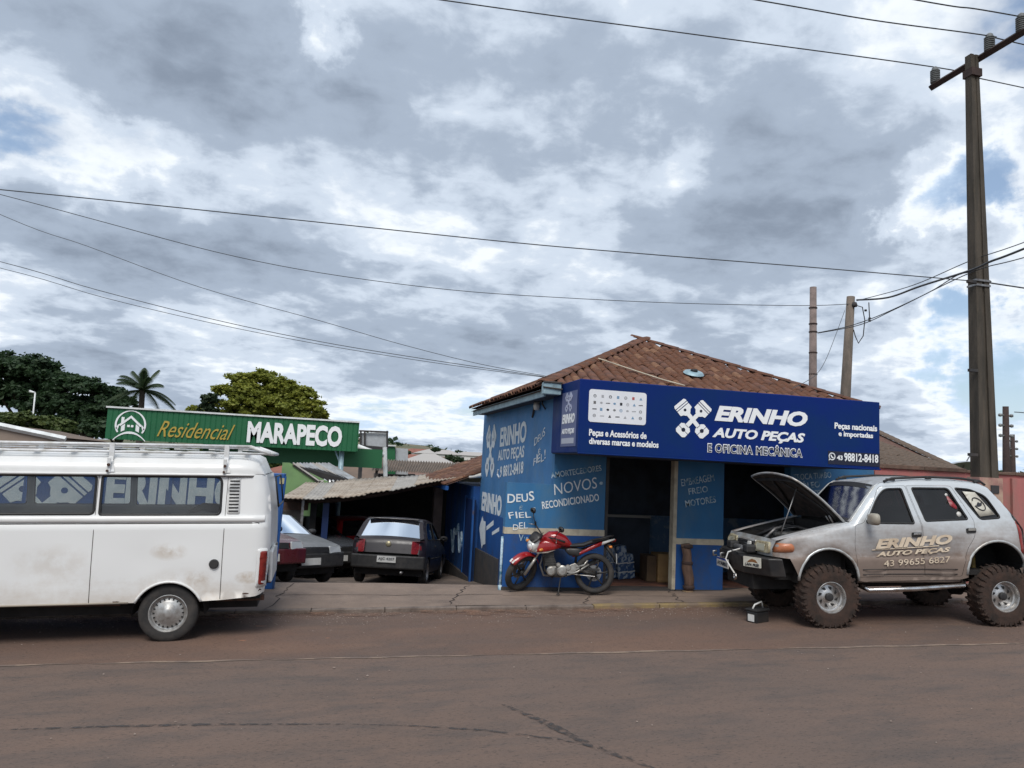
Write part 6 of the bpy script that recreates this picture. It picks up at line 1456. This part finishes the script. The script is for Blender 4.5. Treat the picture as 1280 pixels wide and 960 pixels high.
for k, (px, dp, w, d, h, lab, wc, rc, ri, py) in enumerate((
    (536, 62, 5, 5, 2.6, 'pinkish house with pale hipped roof beyond the corrugated roof', m_wpk, m_rgy, 1.0, 567),
    (519, 66, 4.5, 5, 2.6, 'small house with red roof left of the pale hipped roof', m_wpk, m_rred, .9, 568),
    (556, 80, 5, 5, 2.6, 'cream house with brown roof half hidden by bushes', m_wcr, m_rbr, 1.0, 571),
    (548, 190, 11, 7, 2.8, 'white house far down the valley', m_wwh, m_rgy, 1.0, 562), (525, 240, 12, 8, 3, 'pale long house at the foot of the hill', m_wwh, m_rred, 1.2, 561),
    (387, 44, 5, 5, 2.6, 'house with red roof seen between the sign posts', m_wcr, m_rred, .8, 577), (455, 40, 5, 4, 2.6, 'house with cream wall behind the dark posts of the sign', m_wpk, m_rbr, .8, 578),
    (590, 260, 12, 8, 3, 'white farm building by the pale field', m_wwh, m_rgy, 1.2, 565))):
    house(px, dp, w, d, h, lab, wc, rc, ri, R(-13), py)
# beige gable roof at the far left
lh = thing('gable_house', 'house with beige roof and white verge board behind the van at the far left', 'house')
qd('gable_wall', ((-140, 520), (0, 533), (76, 549), (76, 640), (-140, 640)), 20.0, mat('beige plaster', (.27, .21, .17), .9, col2=(.22, .17, .14), ns=2), lh, 4)
P = [onY(px, py, 19.95) for px, py in ((-140, 516), (0, 532), (82, 549))]
MB().tube(P, .07, 4).build('verge_board', m_wtrim, lh); MB().add([P[0]+Vector((0, 0, .03)), P[1]+Vector((0, 0, .03)), P[2]+Vector((0, 0, .03)), P[2]+Vector((0, 4.2, .0)), P[1]+Vector((0, 4.2, 0)), P[0]+Vector((0, 4.2, 0))], [(0, 1, 4, 5), (1, 2, 3, 4)]).build('roof', m_rbr, lh)
# ------------------------------------------------------------------ right side: pink wall, tiled house, satellite dish
pw_ = thing('pink_wall', 'tall faded pink boundary wall right of the shop', 'wall')
m_pink = mat('faded pink paint', (.42, .145, .135), .85, col2=(.33, .125, .115), ns=1.8, bump_=.2, bs=40, grime=(.25, .16, .13), gs=2.4, glo=.5, ghi=.75, stretch=(1, 1, .35))
m_cop = mat('mossy coping', (.16, .10, .075), .95, col2=(.09, .06, .045), ns=5, bump_=.4)
MB().box(10.02, 30, 12.5, 12.7, 0, 2.46).build('wall', m_pink, pw_); 
x = 10.02
while x < 30: w_ = rs.uniform(.9, 1.3); MB().box(x+.004, x+w_-.004, 12.46, 12.74, 2.455+rs.uniform(0, .008), 2.52+rs.uniform(-.012, .02)).build('coping_slab', m_cop, pw_, bevel=.008); x += w_
for x in (10.05, 13.2, 16.4, 19.6): MB().box(x, x+.3, 12.44, 12.5, 0, 2.40).build('wall_pier', m_pink, pw_)
rh_ = thing('tiled_house', 'house with grey brown tiled roof behind the pink wall', 'house')
P = [onY(1094, 541, 19), onY(1180, 583, 15.5)]
ap = onY(1085, 536, 20); Rx0, Rx1, Ry0, Ry1, Rz = 9.0, onY(1187, 583, 15.2).x+.3, 15.2, 27, onY(1187, 590, 15.2).z
apx = ap.x; MB().add([(Rx0, Ry0, Rz), (Rx1, Ry0, Rz), (Rx1, Ry1, Rz), (Rx0, Ry1, Rz), (apx, 20.0, ap.z), (apx, 22, ap.z)], [(0, 1, 4), (1, 2, 5, 4), (2, 3, 5), (3, 0, 4, 5)]).build('roof_deck', m_dk, rh_)
upp = (Vector((apx, 20, ap.z))-Vector((apx, Ry0, Rz))); LL = upp.length; upp.normalize()
sp = lay(Vector((Rx0, Ry0, Rz)), upp, XF, (0, 0), (Rx1-Rx0, LL), lambda u, v: (v/LL) < .98 and Rx0+(v/LL)*(apx-Rx0) < u+Rx0 < Rx1-(v/LL)*(Rx1-apx) and u+Rx0 > 10.0)
m_gt = mat('grey brown tile', (.15, .11, .085), .92, col2=(.09, .07, .055), ns=5, bump_=.4)
TMs = TM; me = tile_mesh(); me.materials.append(m_gt); TM = [me, me, me]; _m = (m_tile, m_tile2, m_tile3); 
_k1, _k2, _k3 = m_tile, m_tile2, m_tile3; m_tile = m_tile2 = m_tile3 = m_gt
sp.sort(key=lambda s: (s[0]-CP).length); place_tiles(sp, rh_, 280)
cm3 = tile_mesh(.40, .125, 6); cm3.materials.append(m_gt)
for p, up_, nrm_ in cap_run(Vector((Rx1, Ry0, Rz)), Vector((apx, 20, ap.z))):
    x_ = up_.cross(nrm_).normalized(); Mx = Matrix((x_, up_, nrm_)).transposed().to_4x4(); Mx.translation = p; o = bpy.data.objects.new('ridge_tile', cm3); COL.objects.link(o); o.parent = rh_; o.matrix_local = Mx
m_tile, m_tile2, m_tile3 = _k1, _k2, _k3; TM = TMs
MB().box(Rx0+.4, Rx1-.5, Ry0+.5, Ry1-.5, -1, Rz).build('wall', m_wcr, rh_)
dish = thing('satellite_dish', 'pale mesh satellite dish showing over the pink wall left of the big pole', 'dish', onY(1196, 590, 22))
MB().lathe([(1.0*t, .40*t*t-.2) for t in [i/8 for i in range(9)]], 30, 'z').build('dish_bowl', mat('weathered dish mesh', (.32, .34, .36), .7), dish, True).rotation_euler = (0, 0, 0)
dish.children[0].rotation_euler = (R(150), R(8), 0); MB().tube([(0, 0, -.2), (.45, -.3, .85)], .02).tube([(0, 0, -3), (0, 0, 0)], .05).build('dish_arm', m_steel, dish)
# ------------------------------------------------------------------ utility poles
m_pole = mat('dark weathered concrete', (.075, .062, .048), .92, col2=(.042, .036, .028), ns=2.2, stretch=(3, 3, .5), bump_=.5, bs=25, grime=(.11, .085, .06), gs=4, glo=.55, ghi=.8)
m_pole2 = mat('grey brown pole', (.17, .135, .11), .9, col2=(.10, .085, .07), ns=4, stretch=(2, 2, .5))
m_wood = mat('dark timber', (.05, .03, .026), .85, col2=(.035, .022, .02), ns=8)
m_porc = mat('grey porcelain', (.20, .21, .21), .3, col2=(.13, .13, .13), ns=8)
PX, PYv = 11.55, 11.3
up1 = thing('utility_pole', 'tall dark concrete utility pole with crossarm behind the silver wagon', 'pole', (0, 0, 0))
b0 = onY(1232, 640, PYv); t0_ = onY(1214.5, 70, PYv); z0 = 0
def pc(z): t = (z-b0.z)/(t0_.z-b0.z); return b0.x+(t0_.x-b0.x)*t
b = MB(); v = []
nseg = 24; zbm, ztp = road_z(PX)-.3, t0_.z
for i in range(nseg+1):
    z = zbm+(ztp-zbm)*i/nseg; t = i/nseg; hx = .228*(1-t)+.085*t; hy = .12*(1-t)+.07*t; c = pc(z); g = .035*(1-t)+.012
    # H-shaped section: front face with a recessed channel
    v += [(c-hx, PYv-hy, z), (c-.02, PYv-hy, z), (c-.02, PYv-hy+g, z), (c+hx*.25, PYv-hy+g, z), (c+hx*.25, PYv-hy, z), (c+hx, PYv-hy, z), (c+hx, PYv+hy, z), (c-hx, PYv+hy, z)]
n8 = 8; f = [(i*n8+k, i*n8+(k+1) % n8, (i+1)*n8+(k+1) % n8, (i+1)*n8+k) for i in range(nseg) for k in range(n8)]+[tuple(nseg*n8+k for k in range(n8))]
b.add(v, f); b.build('pole_shaft', m_pole, up1)
for px, py in ((1224, 462), (1224, 568), (1222, 350)):
    b = MB(); p = onY(px, py, PYv-.2); b.box(p.x-.11, p.x+.06, PYv-.118, PYv-.06, p.z-.03, p.z+.02); b.build('step_notch', m_step, up1)
zb1 = onY(1232, 597, PYv).z
MB().box(pc(zb1)-.240, pc(zb1)+.250, PYv-.135, PYv+.135, 0.2, zb1).build('painted_base', mat('worn pinkish base paint', (.36, .20, .17), .9, col2=(.48, .38, .27), ns=2.2, mixlo=.4, mixhi=.6, grime=(.22, .12, .10), gs=4), up1)
p = onY(1249, 612, PYv-.23); MB().box(p.x-.085, p.x+.085, PYv-.15, PYv-.136, p.z-.07, p.z+.07).build('pole_tag', m_step, up1)
# metal straps
for py in (350, 356): p = onY(1224, py, PYv-.1); zz_ = p.z; hx = .228+(.085-.228)*(zz_-zbm)/(ztp-zbm)+.006; MB().box(pc(zz_)-hx, pc(zz_)+hx, PYv-.112, PYv+.112, zz_-.018, zz_+.018).build('strap', m_steel, up1)
# crossarm running towards the street
la, ra = onX(1168, 107, PX-.17), onX(1292, 32, PX-.17)
d_ = (ra-la).normalized(); sd_ = Vector((1, 0, 0)); MB().tube([la-d_*.08, ra+d_*.3], .075, 4).build('crossarm', m_wood, up1)
def insul(p, s=1.0):
    b = MB(); pr = [(.03, 0)]
    for k in range(7): pr += [(.085*s, .03+k*.036*s), (.088*s, .042+k*.036*s), (.060*s, .050+k*.036*s), (.060*s, .062+k*.036*s)]
    pr += [(.06*s, .31*s), (.03*s, .34*s), (0, .345*s)]; b.lathe(pr, 18, 'z', p).build('insulator', m_porc, up1, True, auto=40)
ins = []
for px, py in ((1169, 106), (1237, 66), (1277, 42)):
    p = onX(px, py, PX-.17); p.z += .02; insul(p, 1.05); ins.append(p+Vector((0, 0, .37)))
MB().box(pc(9.6)-.115, pc(9.6)+.115, PYv-.11, PYv+.11, onY(1216, 96, PYv).z-.02, onY(1216, 88, PYv).z).build('arm_clamp', m_wood, up1)
p2 = thing('utility_pole', 'short grey pole with service wires, right-hand one of the pair above the shop sign', 'pole')
a, c = onY(1056.5, 500, 16), onY(1063.5, 371, 16); MB().tube([Vector((a.x-.3, 16, 0)), a, c], [.13, .12, .095], 12).build('pole_shaft', m_pole2, p2, True)
q_ = onY(1068, 381, 15.9); MB().lathe([(0, -.06), (.06, -.05), (.07, 0), (.05, .06), (0, .07)], 12, 'z', q_).tube([q_+Vector((-.12, .1, 0)), q_], .03).build('wire_bracket', m_step, p2, True)
MB().tube([q_, onY(1078, 384, 15.9), onY(1081, 400, 15.9), onY(1079, 420, 15.9), onY(1073, 429, 15.9), onY(1069, 420, 15.9), onY(1067, 412, 15.9)], .012, 6).tube([onY(1086, 378, 15.9), onY(1087, 398, 15.9)], .012, 6).build('drip_loop', m_rubber, p2, True)
for py in (388, 398, 401): MB().lathe([(0, -.03), (.03, -.02), (.03, .02), (0, .03)], 8, 'z', onY(1087 if py != 388 else 1082, py, 15.88)).build('connector', m_rubber, p2, True)
p3_ = thing('utility_pole', 'short banded grey pole, left-hand one of the pair above the shop sign', 'pole')
a, c = onY(1016, 500, 15.5), onY(1016.5, 359, 15.5); MB().tube([Vector((a.x, 15.5, 0)), a, c], [.10, .095, .078], 10).build('pole_shaft', mat('pinkish grey pole', (.22, .17, .155), .9, col2=(.14, .11, .10), ns=5), p3_, True)
for py in (385, 405, 415, 441, 468): q_ = onY(1016.3, py, 15.5); MB().lathe([(.094, -.015), (.098, 0), (.094, .015)], 12, 'z', q_).build('pole_band', m_wood, p3_)
for (px, py0, py1, dp, w_, lab) in ((1257.5, 508, 584, 34, .15, 'thin dark pole with insulators far right behind the pink wall'), (1266, 543, 584, 46, .15, 'lower dark pole beside the taller thin one behind the pink wall')):
    pp = thing('utility_pole', lab, 'pole'); a, c = CP+ray(px, py1)*dp, CP+ray(px-.5, py0)*dp
    MB().tube([a-Vector((0, 0, 3)), c], [.19, .12], 10).build('pole_shaft', m_wood, pp, True)
    for k in range(3):
        for s in (-1, 1): q_ = c+Vector((s*.30, 0, -.4-.45*k)); MB().lathe([(0, -.08), (.08, -.05), (.08, .05), (0, .08)], 8, 'z', q_).tube([q_, q_-Vector((s*.2, 0, 0))], .03).build('insulator', m_porc, pp, True)
# street lamp in front of the dark trees
slp = thing('street_lamp', 'slim white street lamp against the dark trees at far left', 'lamp'); a, c, e = [CP+ray(px, py)*48 for px, py in ((42, 530), (44, 491), (37, 489))]
MB().tube([a-Vector((0, 0, 5)), c], .045, 8).build('lamp_post', m_wtrim, slp, True); MB().tube([c, e], [.05, .08], 8).build('lamp_head', m_wtrim, slp, True)
# ------------------------------------------------------------------ wires
m_wire = mat('wire', (.05, .055, .06), .6)
def wire(pts, label, r=.012, sag=0.0, n=40, group=None):
    """pts: (px, py, depth) samples along the wire, joined smoothly"""
    P = [CP+ray(a, b_)*d for a, b_, d in pts] if not isinstance(pts[0], Vector) else pts; out_ = []
    m = len(P)-1
    for i in range(m):
        p0, p1, p2_, p3 = P[max(i-1, 0)], P[i], P[i+1], P[min(i+2, m)]
        for k in range(n//m+1):
            t = k/(n//m+1); out_.append(.5*((2*p1)+(p2_-p0)*t+(2*p0-5*p1+4*p2_-p3)*t*t+(-p0+3*p1-3*p2_+p3)*t**3))
    out_.append(P[-1]); tag(MB().tube(out_, r, 5).build('wire', m_wire), label, 'wire', group)
D1 = 13.9
def dof(p): return (p-CP).dot(CF)
w1d, w2d, w3d = [dof(p) for p in ins]
wire([(-700, -180, w1d*.80), (545, -1, w1d*.91), (860, 42, w1d*.95), (1169, 84, w1d), (1225, 98, w1d*1.01), (1290, 112, w1d*1.05), (1700, 200, w1d*1.3)], 'high voltage wire nearest the top of the pole, lowest of the three top wires')
wire([(300, -110, w2d*.80), (940, -1, w2d*.93), (1090, 25, w2d*.96), (1237, 45, w2d), (1290, 58, w2d*1.03), (1700, 150, w2d*1.3)], 'middle one of the three wires on the crossarm')
wire([(500, -120, w3d*.80), (1140, -1, w3d*.95), (1277, 21, w3d), (1700, 100, w3d*1.3)], 'uppermost wire at the top right corner')
wire([(-500, 190, 12.5), (0, 237, 12.9), (400, 278, 13.2), (640, 303, 13.4), (800, 317, 13.5), (1000, 333, 13.7), (1130, 344, 13.8), (1212, 351, D1)], 'dark wire crossing the whole sky to the strap on the big pole', .010)
wire([(1238, 352, D1), (1280, 360, 14.2), (1700, 420, 17)], 'wire leaving the big pole to the right at strap height', .014)
wire([(-400, 140, 15), (0, 243, 16), (120, 275, 16.2), (270, 315, 16.5), (400, 341, 16.8), (560, 362, 17), (700, 372, 17.3), (850, 379, 17.6), (1000, 382, 18), (1062, 380, 18.2)], 'thin slack wire ending at the short right-hand pole', .008)
cx_ = (688, 471)
wire([(-300, 130, 13), (0, 268, 12.8), (110, 308, 12.8), (250, 359, 12.9), (400, 401, 13), (500, 430, 13), (600, 455, 13.1), (688, 471, 13.2)], 'upper faint wire falling to the shop roof corner', .005)
wire([(-300, 255, 13), (0, 327, 12.8), (120, 362, 12.8), (270, 400, 12.9), (400, 427, 13), (520, 447, 13), (620, 462, 13.1), (688, 472, 13.2)], 'dark wire falling from the left to the shop roof corner', .006)
wire([(-300, 268, 13.2), (0, 335, 13), (130, 372, 13), (270, 405, 13), (400, 430.5, 13.1), (520, 450, 13.1), (620, 464, 13.2), (688, 472.5, 13.2)], 'second of the close pair of wires falling to the shop roof corner', .005)
wire([(1071, 375, 18), (1110, 372, 16.8), (1150, 358, 15.4), (1213, 338, D1), (1238, 327, 13.5), (1280, 311, 13), (1500, 220, 11)], 'thick black service cable from the short pole past the big pole', .021)
wire([(1071, 376, 18), (1140, 357, 16), (1213, 326, 14.2), (1280, 303, 13.2), (1500, 220, 11.5)], 'thin service wire above the thick black cable', .009)
wire([(1022, 416, 17.5), (1060, 408, 17), (1100, 394, 16.3), (1160, 366, 15.2), (1195, 345, 14.4), (1213, 340, D1)], 'slack service wire reaching the banded pole', .010)
wire([(1022, 416.5, 17.5), (1075, 406, 17), (1120, 386, 16), (1213, 341, D1), (1280, 322, 13.3), (1500, 260, 11.5)], 'second slack wire from the banded pole', .010)
wire([(1056, 388, 18), (1046, 415, 17), (1032, 450, 16), (1018, 470, 15), (990, 486, 14)], 'thin stay wire from the short pole down to the roof', .006)
wire([(1268, 515, 34), (1290, 517, 30), (1400, 530, 25)], 'wire from the thin dark pole at the right edge', .02)
# ------------------------------------------------------------------ trees
def leafmat(name, c1, c2, c3):
    m = bpy.data.materials.new(name); m.use_nodes = True; t = m.node_tree; n = t.nodes; L = t.links; p = n['Principled BSDF']; p.inputs['Roughness'].default_value = .65
    g = n.new('ShaderNodeNewGeometry'); r_ = n.new('ShaderNodeValToRGB'); cr = r_.color_ramp; cr.elements.new(.5)
    for e_, (pos, c_) in zip(cr.elements, ((0, c1), (.55, c2), (1, c3))): e_.position = pos; e_.color = (*c_, 1)
    tcn = n.new('ShaderNodeTexCoord'); nz = n.new('ShaderNodeTexNoise'); nz.inputs['Scale'].default_value = .9; nz.inputs['Detail'].default_value = 3; L.new(tcn.outputs['Object'], nz.inputs['Vector'])
    mx_ = n.new('ShaderNodeMath'); mx_.operation = 'MULTIPLY_ADD'; L.new(g.outputs['Random Per Island'], mx_.inputs[0]); mx_.inputs[1].default_value = .5; L.new(nz.outputs[0], mx_.inputs[2])
    s_ = n.new('ShaderNodeMath'); s_.operation = 'SUBTRACT'; L.new(mx_.outputs[0], s_.inputs[0]); s_.inputs[1].default_value = .25; L.new(s_.outputs[0], r_.inputs[0]); L.new(r_.outputs[0], p.inputs['Base Color'])
    tr = n.new('ShaderNodeBsdfTranslucent'); L.new(r_.outputs[0], tr.inputs[0]); ms = n.new('ShaderNodeMixShader'); ms.inputs[0].default_value = .38; L.new(p.outputs[0], ms.inputs[1]); L.new(tr.outputs[0], ms.inputs[2]); L.new(ms.outputs[0], n['Material Output'].inputs[0])
    MATS[name] = m; return m
lf_dark = leafmat('dark evergreen leaves', (.014, .034, .014), (.032, .066, .026), (.06, .105, .04))
lf_olive = leafmat('olive shrub leaves', (.035, .06, .018), (.085, .12, .032), (.15, .17, .05))
lf_yel = leafmat('yellow green leaves', (.11, .14, .020), (.22, .245, .036), (.36, .35, .05))
lf_palm = leafmat('palm leaves', (.012, .030, .014), (.035, .06, .025), (.07, .095, .04))
m_bark = mat('bark', (.06, .045, .035), .95, col2=(.035, .028, .022), ns=6)
def crown(name, blobs, m, parent, nl=9000, ls=.22, seed=1, flat=.5, under=0.0):
    rg = np.random.default_rng(seed); ws_ = np.array([b_[3]**2 for b_ in blobs]); ws_ = ws_/ws_.sum(); V = []; F = []
    idx = rg.choice(len(blobs), nl, p=ws_)
    sub = {}
    for j, (bx_, by_, bz_, br, sx, sz) in enumerate(blobs):
        k = int(26+br*14); dd = rg.normal(size=(k, 3)); dd /= np.linalg.norm(dd, axis=1)[:, None]; dd[:, 2] = np.where(dd[:, 2] < -.35, -dd[:, 2], dd[:, 2]); rad = rg.uniform(.45, 1.03, k)[:, None]; sub[j] = dd*rad
    for i in range(nl):
        bx_, by_, bz_, br, sx, sz = blobs[idx[i]]; s = sub[idx[i]]; c0 = s[rg.integers(len(s))]
        o = rg.normal(size=3)*.135; o[2] *= .6; q = c0+o; p = np.array([bx_+q[0]*br*sx, by_+q[1]*br*sx, bz_+q[2]*br*sz])
        a = rg.normal(size=3); a[2] *= .35; a /= np.linalg.norm(a); nrm_ = c0+rg.normal(size=3)*.55; b_ = np.cross(nrm_, a); b_ /= (np.linalg.norm(b_)+1e-9); L_ = ls*rg.uniform(.6, 1.3)
        k = len(V); V += [p-a*L_, p+b_*L_*.55, p+a*L_, p-b_*L_*.55]; F.append((k, k+1, k+2, k+3))
    me_ = bpy.data.meshes.new(name); me_.from_pydata([tuple(q) for q in V], [], F); return link(name, me_, m, parent)
def tree(name, label, px, depth, blobs_px, m, nl=9000, ls=.22, seed=1, cat='tree', group=None, zs=.75, trunk=True):
    base = at(px, depth); gz = land_z(base.x, base.y); t = thing(name, label, cat, (base.x, base.y, gz), (0, 0, 0), group); rg = random.Random(seed)
    bl = []
    for (bx_, by_, r_) in blobs_px:
        q_ = CP+ray(bx_, by_)*(depth+rg.uniform(-.12, .12)*r_*depth/FPX*3); bl.append((q_.x-base.x, q_.y-base.y, q_.z-gz, r_*depth/FPX, 1, zs))
    if trunk:
        low = min(b_[2] for b_ in bl); h = max(low-.3, 1.0); b = MB(); b.tube([(0, 0, -.5), (.1, 0, h*.5), (0, .1, h)], [.05*h+.12, .04*h+.08, .03*h+.08], 8)
        for b_ in bl: b.tube([(0, 0, h*.8), (b_[0]*.5, b_[1]*.5, (h*.8+b_[2])/2+.2), (b_[0]*.92, b_[1]*.92, b_[2])], [.14, .09, .03], 6)
        b.build('trunk', m_bark, t, True)
    crown('crown', bl, m, t, nl, ls, seed)
    return t
G1 = 'dark evergreen trees at far left'
tree('evergreen_tree', 'tallest dark evergreen tree at the left edge of the picture', 30, 58, [(-30, 460, 34), (5, 462, 28), (38, 466, 30), (70, 482, 26), (20, 500, 40), (-40, 500, 40), (62, 512, 30)], lf_dark, 42000, .17, 3, group=G1)
tree('evergreen_tree', 'dark evergreen tree with rounded top left of the palm', 105, 56, [(92, 484, 22), (116, 490, 22), (76, 505, 24), (105, 515, 26), (135, 512, 22), (90, 535, 30), (130, 540, 26)], lf_dark, 30000, .16, 5, group=G1)
tree('evergreen_tree', 'low dark evergreen tree behind the palm trunk', 145, 60, [(142, 497, 17), (158, 506, 14), (150, 525, 20), (165, 530, 16), (128, 535, 20)], lf_dark, 14000, .16, 8, group=G1)
tree('evergreen_tree', 'dark trees seen below the green sign near the posts', 300, 62, [(215, 575, 22), (255, 580, 24), (300, 582, 26), (345, 590, 24), (390, 588, 18)], lf_olive, 14000, .18, 9, trunk=False)
tree('olive_bush', 'large olive green bush above the beige roof', 40, 34, [(5, 530, 18), (32, 528, 16), (58, 533, 18), (84, 536, 14), (-25, 530, 20), (20, 545, 24), (70, 548, 18)], lf_olive, 20000, .10, 11, 'bush', trunk=False)
tree('broadleaf_tree', 'round yellow green tree rising behind the green sign', 325, 52, [(300, 482, 19), (328, 480, 21), (354, 488, 20), (376, 498, 18), (390, 510, 16), (282, 494, 17), (315, 500, 24), (345, 505, 26), (362, 512, 22), (300, 512, 22), (330, 520, 24), (375, 522, 20), (268, 506, 12), (242, 514, 10), (398, 522, 12), (285, 525, 18)], lf_yel, 62000, .12, 13, zs=.80)
tree('dark_shrub_tree', 'small dark green tree in front of the yellow green tree', 260, 48, [(262, 500, 10), (258, 511, 11), (268, 518, 9)], lf_palm, 6000, .13, 14)
def palm(px, py, depth, s, label, seed):
    rg = random.Random(seed); q_ = CP+ray(px, py)*depth; gz = land_z(q_.x, q_.y); t = thing('palm_tree', label, 'palm', (q_.x, q_.y, gz)); h = q_.z-gz
    MB().tube([(0, 0, -.5), (.15, 0, h*.5), (0, 0, h)], [.28, .20, .17], 10).build('trunk', m_bark, t, True)
    for k in range(19):
        a = 2*math.pi*k/19+rg.uniform(-.15, .15); el = rg.uniform(-.15, 1.45); L_ = s*rg.uniform(.95, 1.25); d = Vector((math.cos(a), math.sin(a), 0)); pts = []; nn = 12
        for i in range(nn+1): u = i/nn; pts.append(Vector((0, 0, h))+d*(L_*u*math.cos(el)*(1-.10*u))+Vector((0, 0, L_*(u*math.sin(el)-.50*u*u*(.5+.5*math.cos(el))))))
        b = MB(); b.tube(pts, [.04-.028*i/nn for i in range(nn+1)], 5); sd_ = Vector((-d.y, d.x, 0))
        for i in range(1, nn*5):
            u = i/(nn*5); j = u*nn; p = pts[int(j)].lerp(pts[min(int(j)+1, nn)], j-int(j)); tg = (pts[min(int(j)+1, nn)]-pts[int(j)]).normalized(); l_ = .55*math.sin(math.pi*(.12+.8*u))*s/2.4
            for sg_ in (-1, 1): e_ = p+sd_*sg_*l_*.75+tg*l_*.5-Vector((0, 0, l_*.55)); b.add([p-tg*.022, p+tg*.022, e_], [(0, 1, 2)])
        b.build('frond', lf_palm, t)
    return t
palm(178, 488, 50, 2.3, 'palm tree standing above the left end of the green sign', 4)
# dark bushes by the valley houses
tree('olive_bush', 'dark bush in the valley beside the brown roofed house', 568, 75, [(562, 574, 6), (572, 576, 7), (582, 580, 5)], lf_dark, 1500, .18, 21, 'bush', trunk=False)
tree('olive_bush', 'bush in the valley above the red roofs', 500, 120, [(497, 566, 5), (507, 567, 6), (545, 563, 5)], lf_dark, 1500, .28, 22, 'bush', trunk=False)
rg_ = np.random.default_rng(5); V = []; F = []
for i in range(420):                                                  # hedges and woodlots on the far hills
    a_ = rg_.uniform(-1.2, 1.2)+PSI; r_ = rg_.uniform(300, 1150); X, Y = r_*math.sin(a_), r_*math.cos(a_); z_ = land_z(X, Y); s = rg_.uniform(2.5, 6)
    for j in range(26):
        c_ = np.array([X+rg_.normal()*s*1.6, Y+rg_.normal()*s, z_+abs(rg_.normal())*s*.45]); d1 = rg_.normal(size=3)*s*.45; d2 = rg_.normal(size=3)*s*.3; k = len(V); V += [c_-d1, c_+d2, c_+d1, c_-d2]; F.append((k, k+1, k+2, k+3))
me_ = bpy.data.meshes.new('far_wood'); me_.from_pydata([tuple(q) for q in V], [], F); tag(link('far_wood', me_, lf_dark), kind='stuff')
# ------------------------------------------------------------------ small things
# battery charger / tool box on the road by the wagon
jb = thing('black_toolbox', 'small black toolbox with pale handle on the road by the front wheel', 'toolbox', onRoad(947, 778), (0, -.035, R(20)))
MB().box(-.13, .13, -.09, .09, .0, .16).build('box_body', m_black, jb, bevel=.02); MB().box(-.14, .14, -.10, .10, .16, .19).build('lid', m_plastic, jb, bevel=.01)
MB().tube([(-.10, 0, .19), (-.06, 0, .24), (.08, 0, .27), (.11, 0, .19)], .012, 8).build('handle', m_whitepl, jb, True); MB().box(-.139, -.131, -.05, .05, .03, .12).build('label_patch', m_whitepl, jb)
# weathered post standing against the middle pillar
wp = onY(861, 740, FY-.16); wz = .135
ps = thing('weathered_post', 'stubby weathered wooden post leaning on the middle blue pillar', 'post', (wp.x, wp.y, wz), (R(-2), R(-1.5), 0))
m_wp = mat('weathered timber', (.15, .09, .065), .9, col2=(.09, .055, .042), ns=7, stretch=(3, 3, .6), bump_=.6)
MB().tube([(0, 0, 0), (.01, 0, .25), (-.03, 0, .45), (-.02, 0, .66), (-.05, 0, .84)], [.075, .085, .09, .075, .08], 9).build('post_shaft', m_wp, ps, True)
for z_, r_ in ((.12, .10), (.52, .095), (.80, .10)): MB().lathe([(r_*.9, -.03), (r_, -.02), (r_, .02), (r_*.9, .03)], 12, 'z', (-.02 if z_ > .3 else 0, 0, z_)).build('metal_band', m_wood, ps, True)
MB().box(-.09, .05, -.08, .07, 0, .06).build('foot_block', mat('pale wood block', (.30, .21, .12), .9, col2=(.2, .13, .08), ns=6), ps, bevel=.01)
# plywood crate inside the doorway
ct = thing('plywood_crate', 'pale plywood crate just inside the left doorway', 'crate', (onY(829, 700, 13.25).x, 13.25, .205), (0, 0, R(-4)))
m_ply = mat('plywood', (.34, .21, .09), .7, col2=(.26, .15, .065), ns=3)
MB().box(-.17, .17, -.2, .2, 0, .50).build('crate_body', m_ply, ct, bevel=.005)
for z_ in (.06, .44): MB().box(-.18, .18, -.213, -.2, z_-.03, z_+.03).build('batten', m_ply, ct, bevel=.003)
MB().box(-.36, -.18, -.15, .25, 0, .46).build('crate_side', mat('brown cardboard', (.12, .075, .04), .85, col2=(.08, .05, .03), ns=4), ct, bevel=.01)
# counter and blue white wrapped stock behind it
cn2 = thing('counter', 'long dark counter with pale top edge inside the left doorway', 'counter', (0, 0, 0))
MB().box(4.3, 6.4, 14.3, 14.40, 1.26, 1.31).build('counter_top', mat('pale counter edge', (.30, .29, .27), .7), cn2)
MB().box(4.3, 6.4, 14.34, 14.55, .2, 1.26).build('counter_front', m_inner, cn2)
m_wrap = mat('blue and white printed wrap', (.035, .085, .20), .6, col2=(.34, .40, .46), ns=13, nd_=2, mixlo=.48, mixhi=.56)
for k in range(6):
    x = 4.78+k*.17; h_ = (.42, .5, .62, .55, .60, .45)[k]; sk = thing('wrapped_package', ('leftmost', 'second', 'tall third', 'fourth', 'fifth', 'rightmost')[k]+' blue and white wrapped package stacked inside the left doorway', 'package', (x, 13.5+.08*(k % 2), .205), (0, R(6-3*k), R(4*k-8)), 'wrapped packages inside the doorway')
    MB().box(-.10, .10, -.14, .14, 0, h_).build('package_wrap', m_wrap, sk, bevel=.02); 
    for z_ in (.12, .28): MB().box(-.102, .102, -.144, .144, z_, z_+.02).build('strap', m_whitepl, sk)


# repeats of one kind share a group phrase
GROUPS = {'saloon_car': 'cars parked in the yard', 'utility_pole': 'utility poles along the street', 'wire': 'overhead wires', 'house': 'houses beyond the yard', 'olive_bush': 'bushes behind the yard'}
for o in list(COL.objects):
    if o.parent is None and 'label' in o:
        k = o.name.split('.')[0]
        if k in GROUPS and 'group' not in o: o['group'] = GROUPS[k]
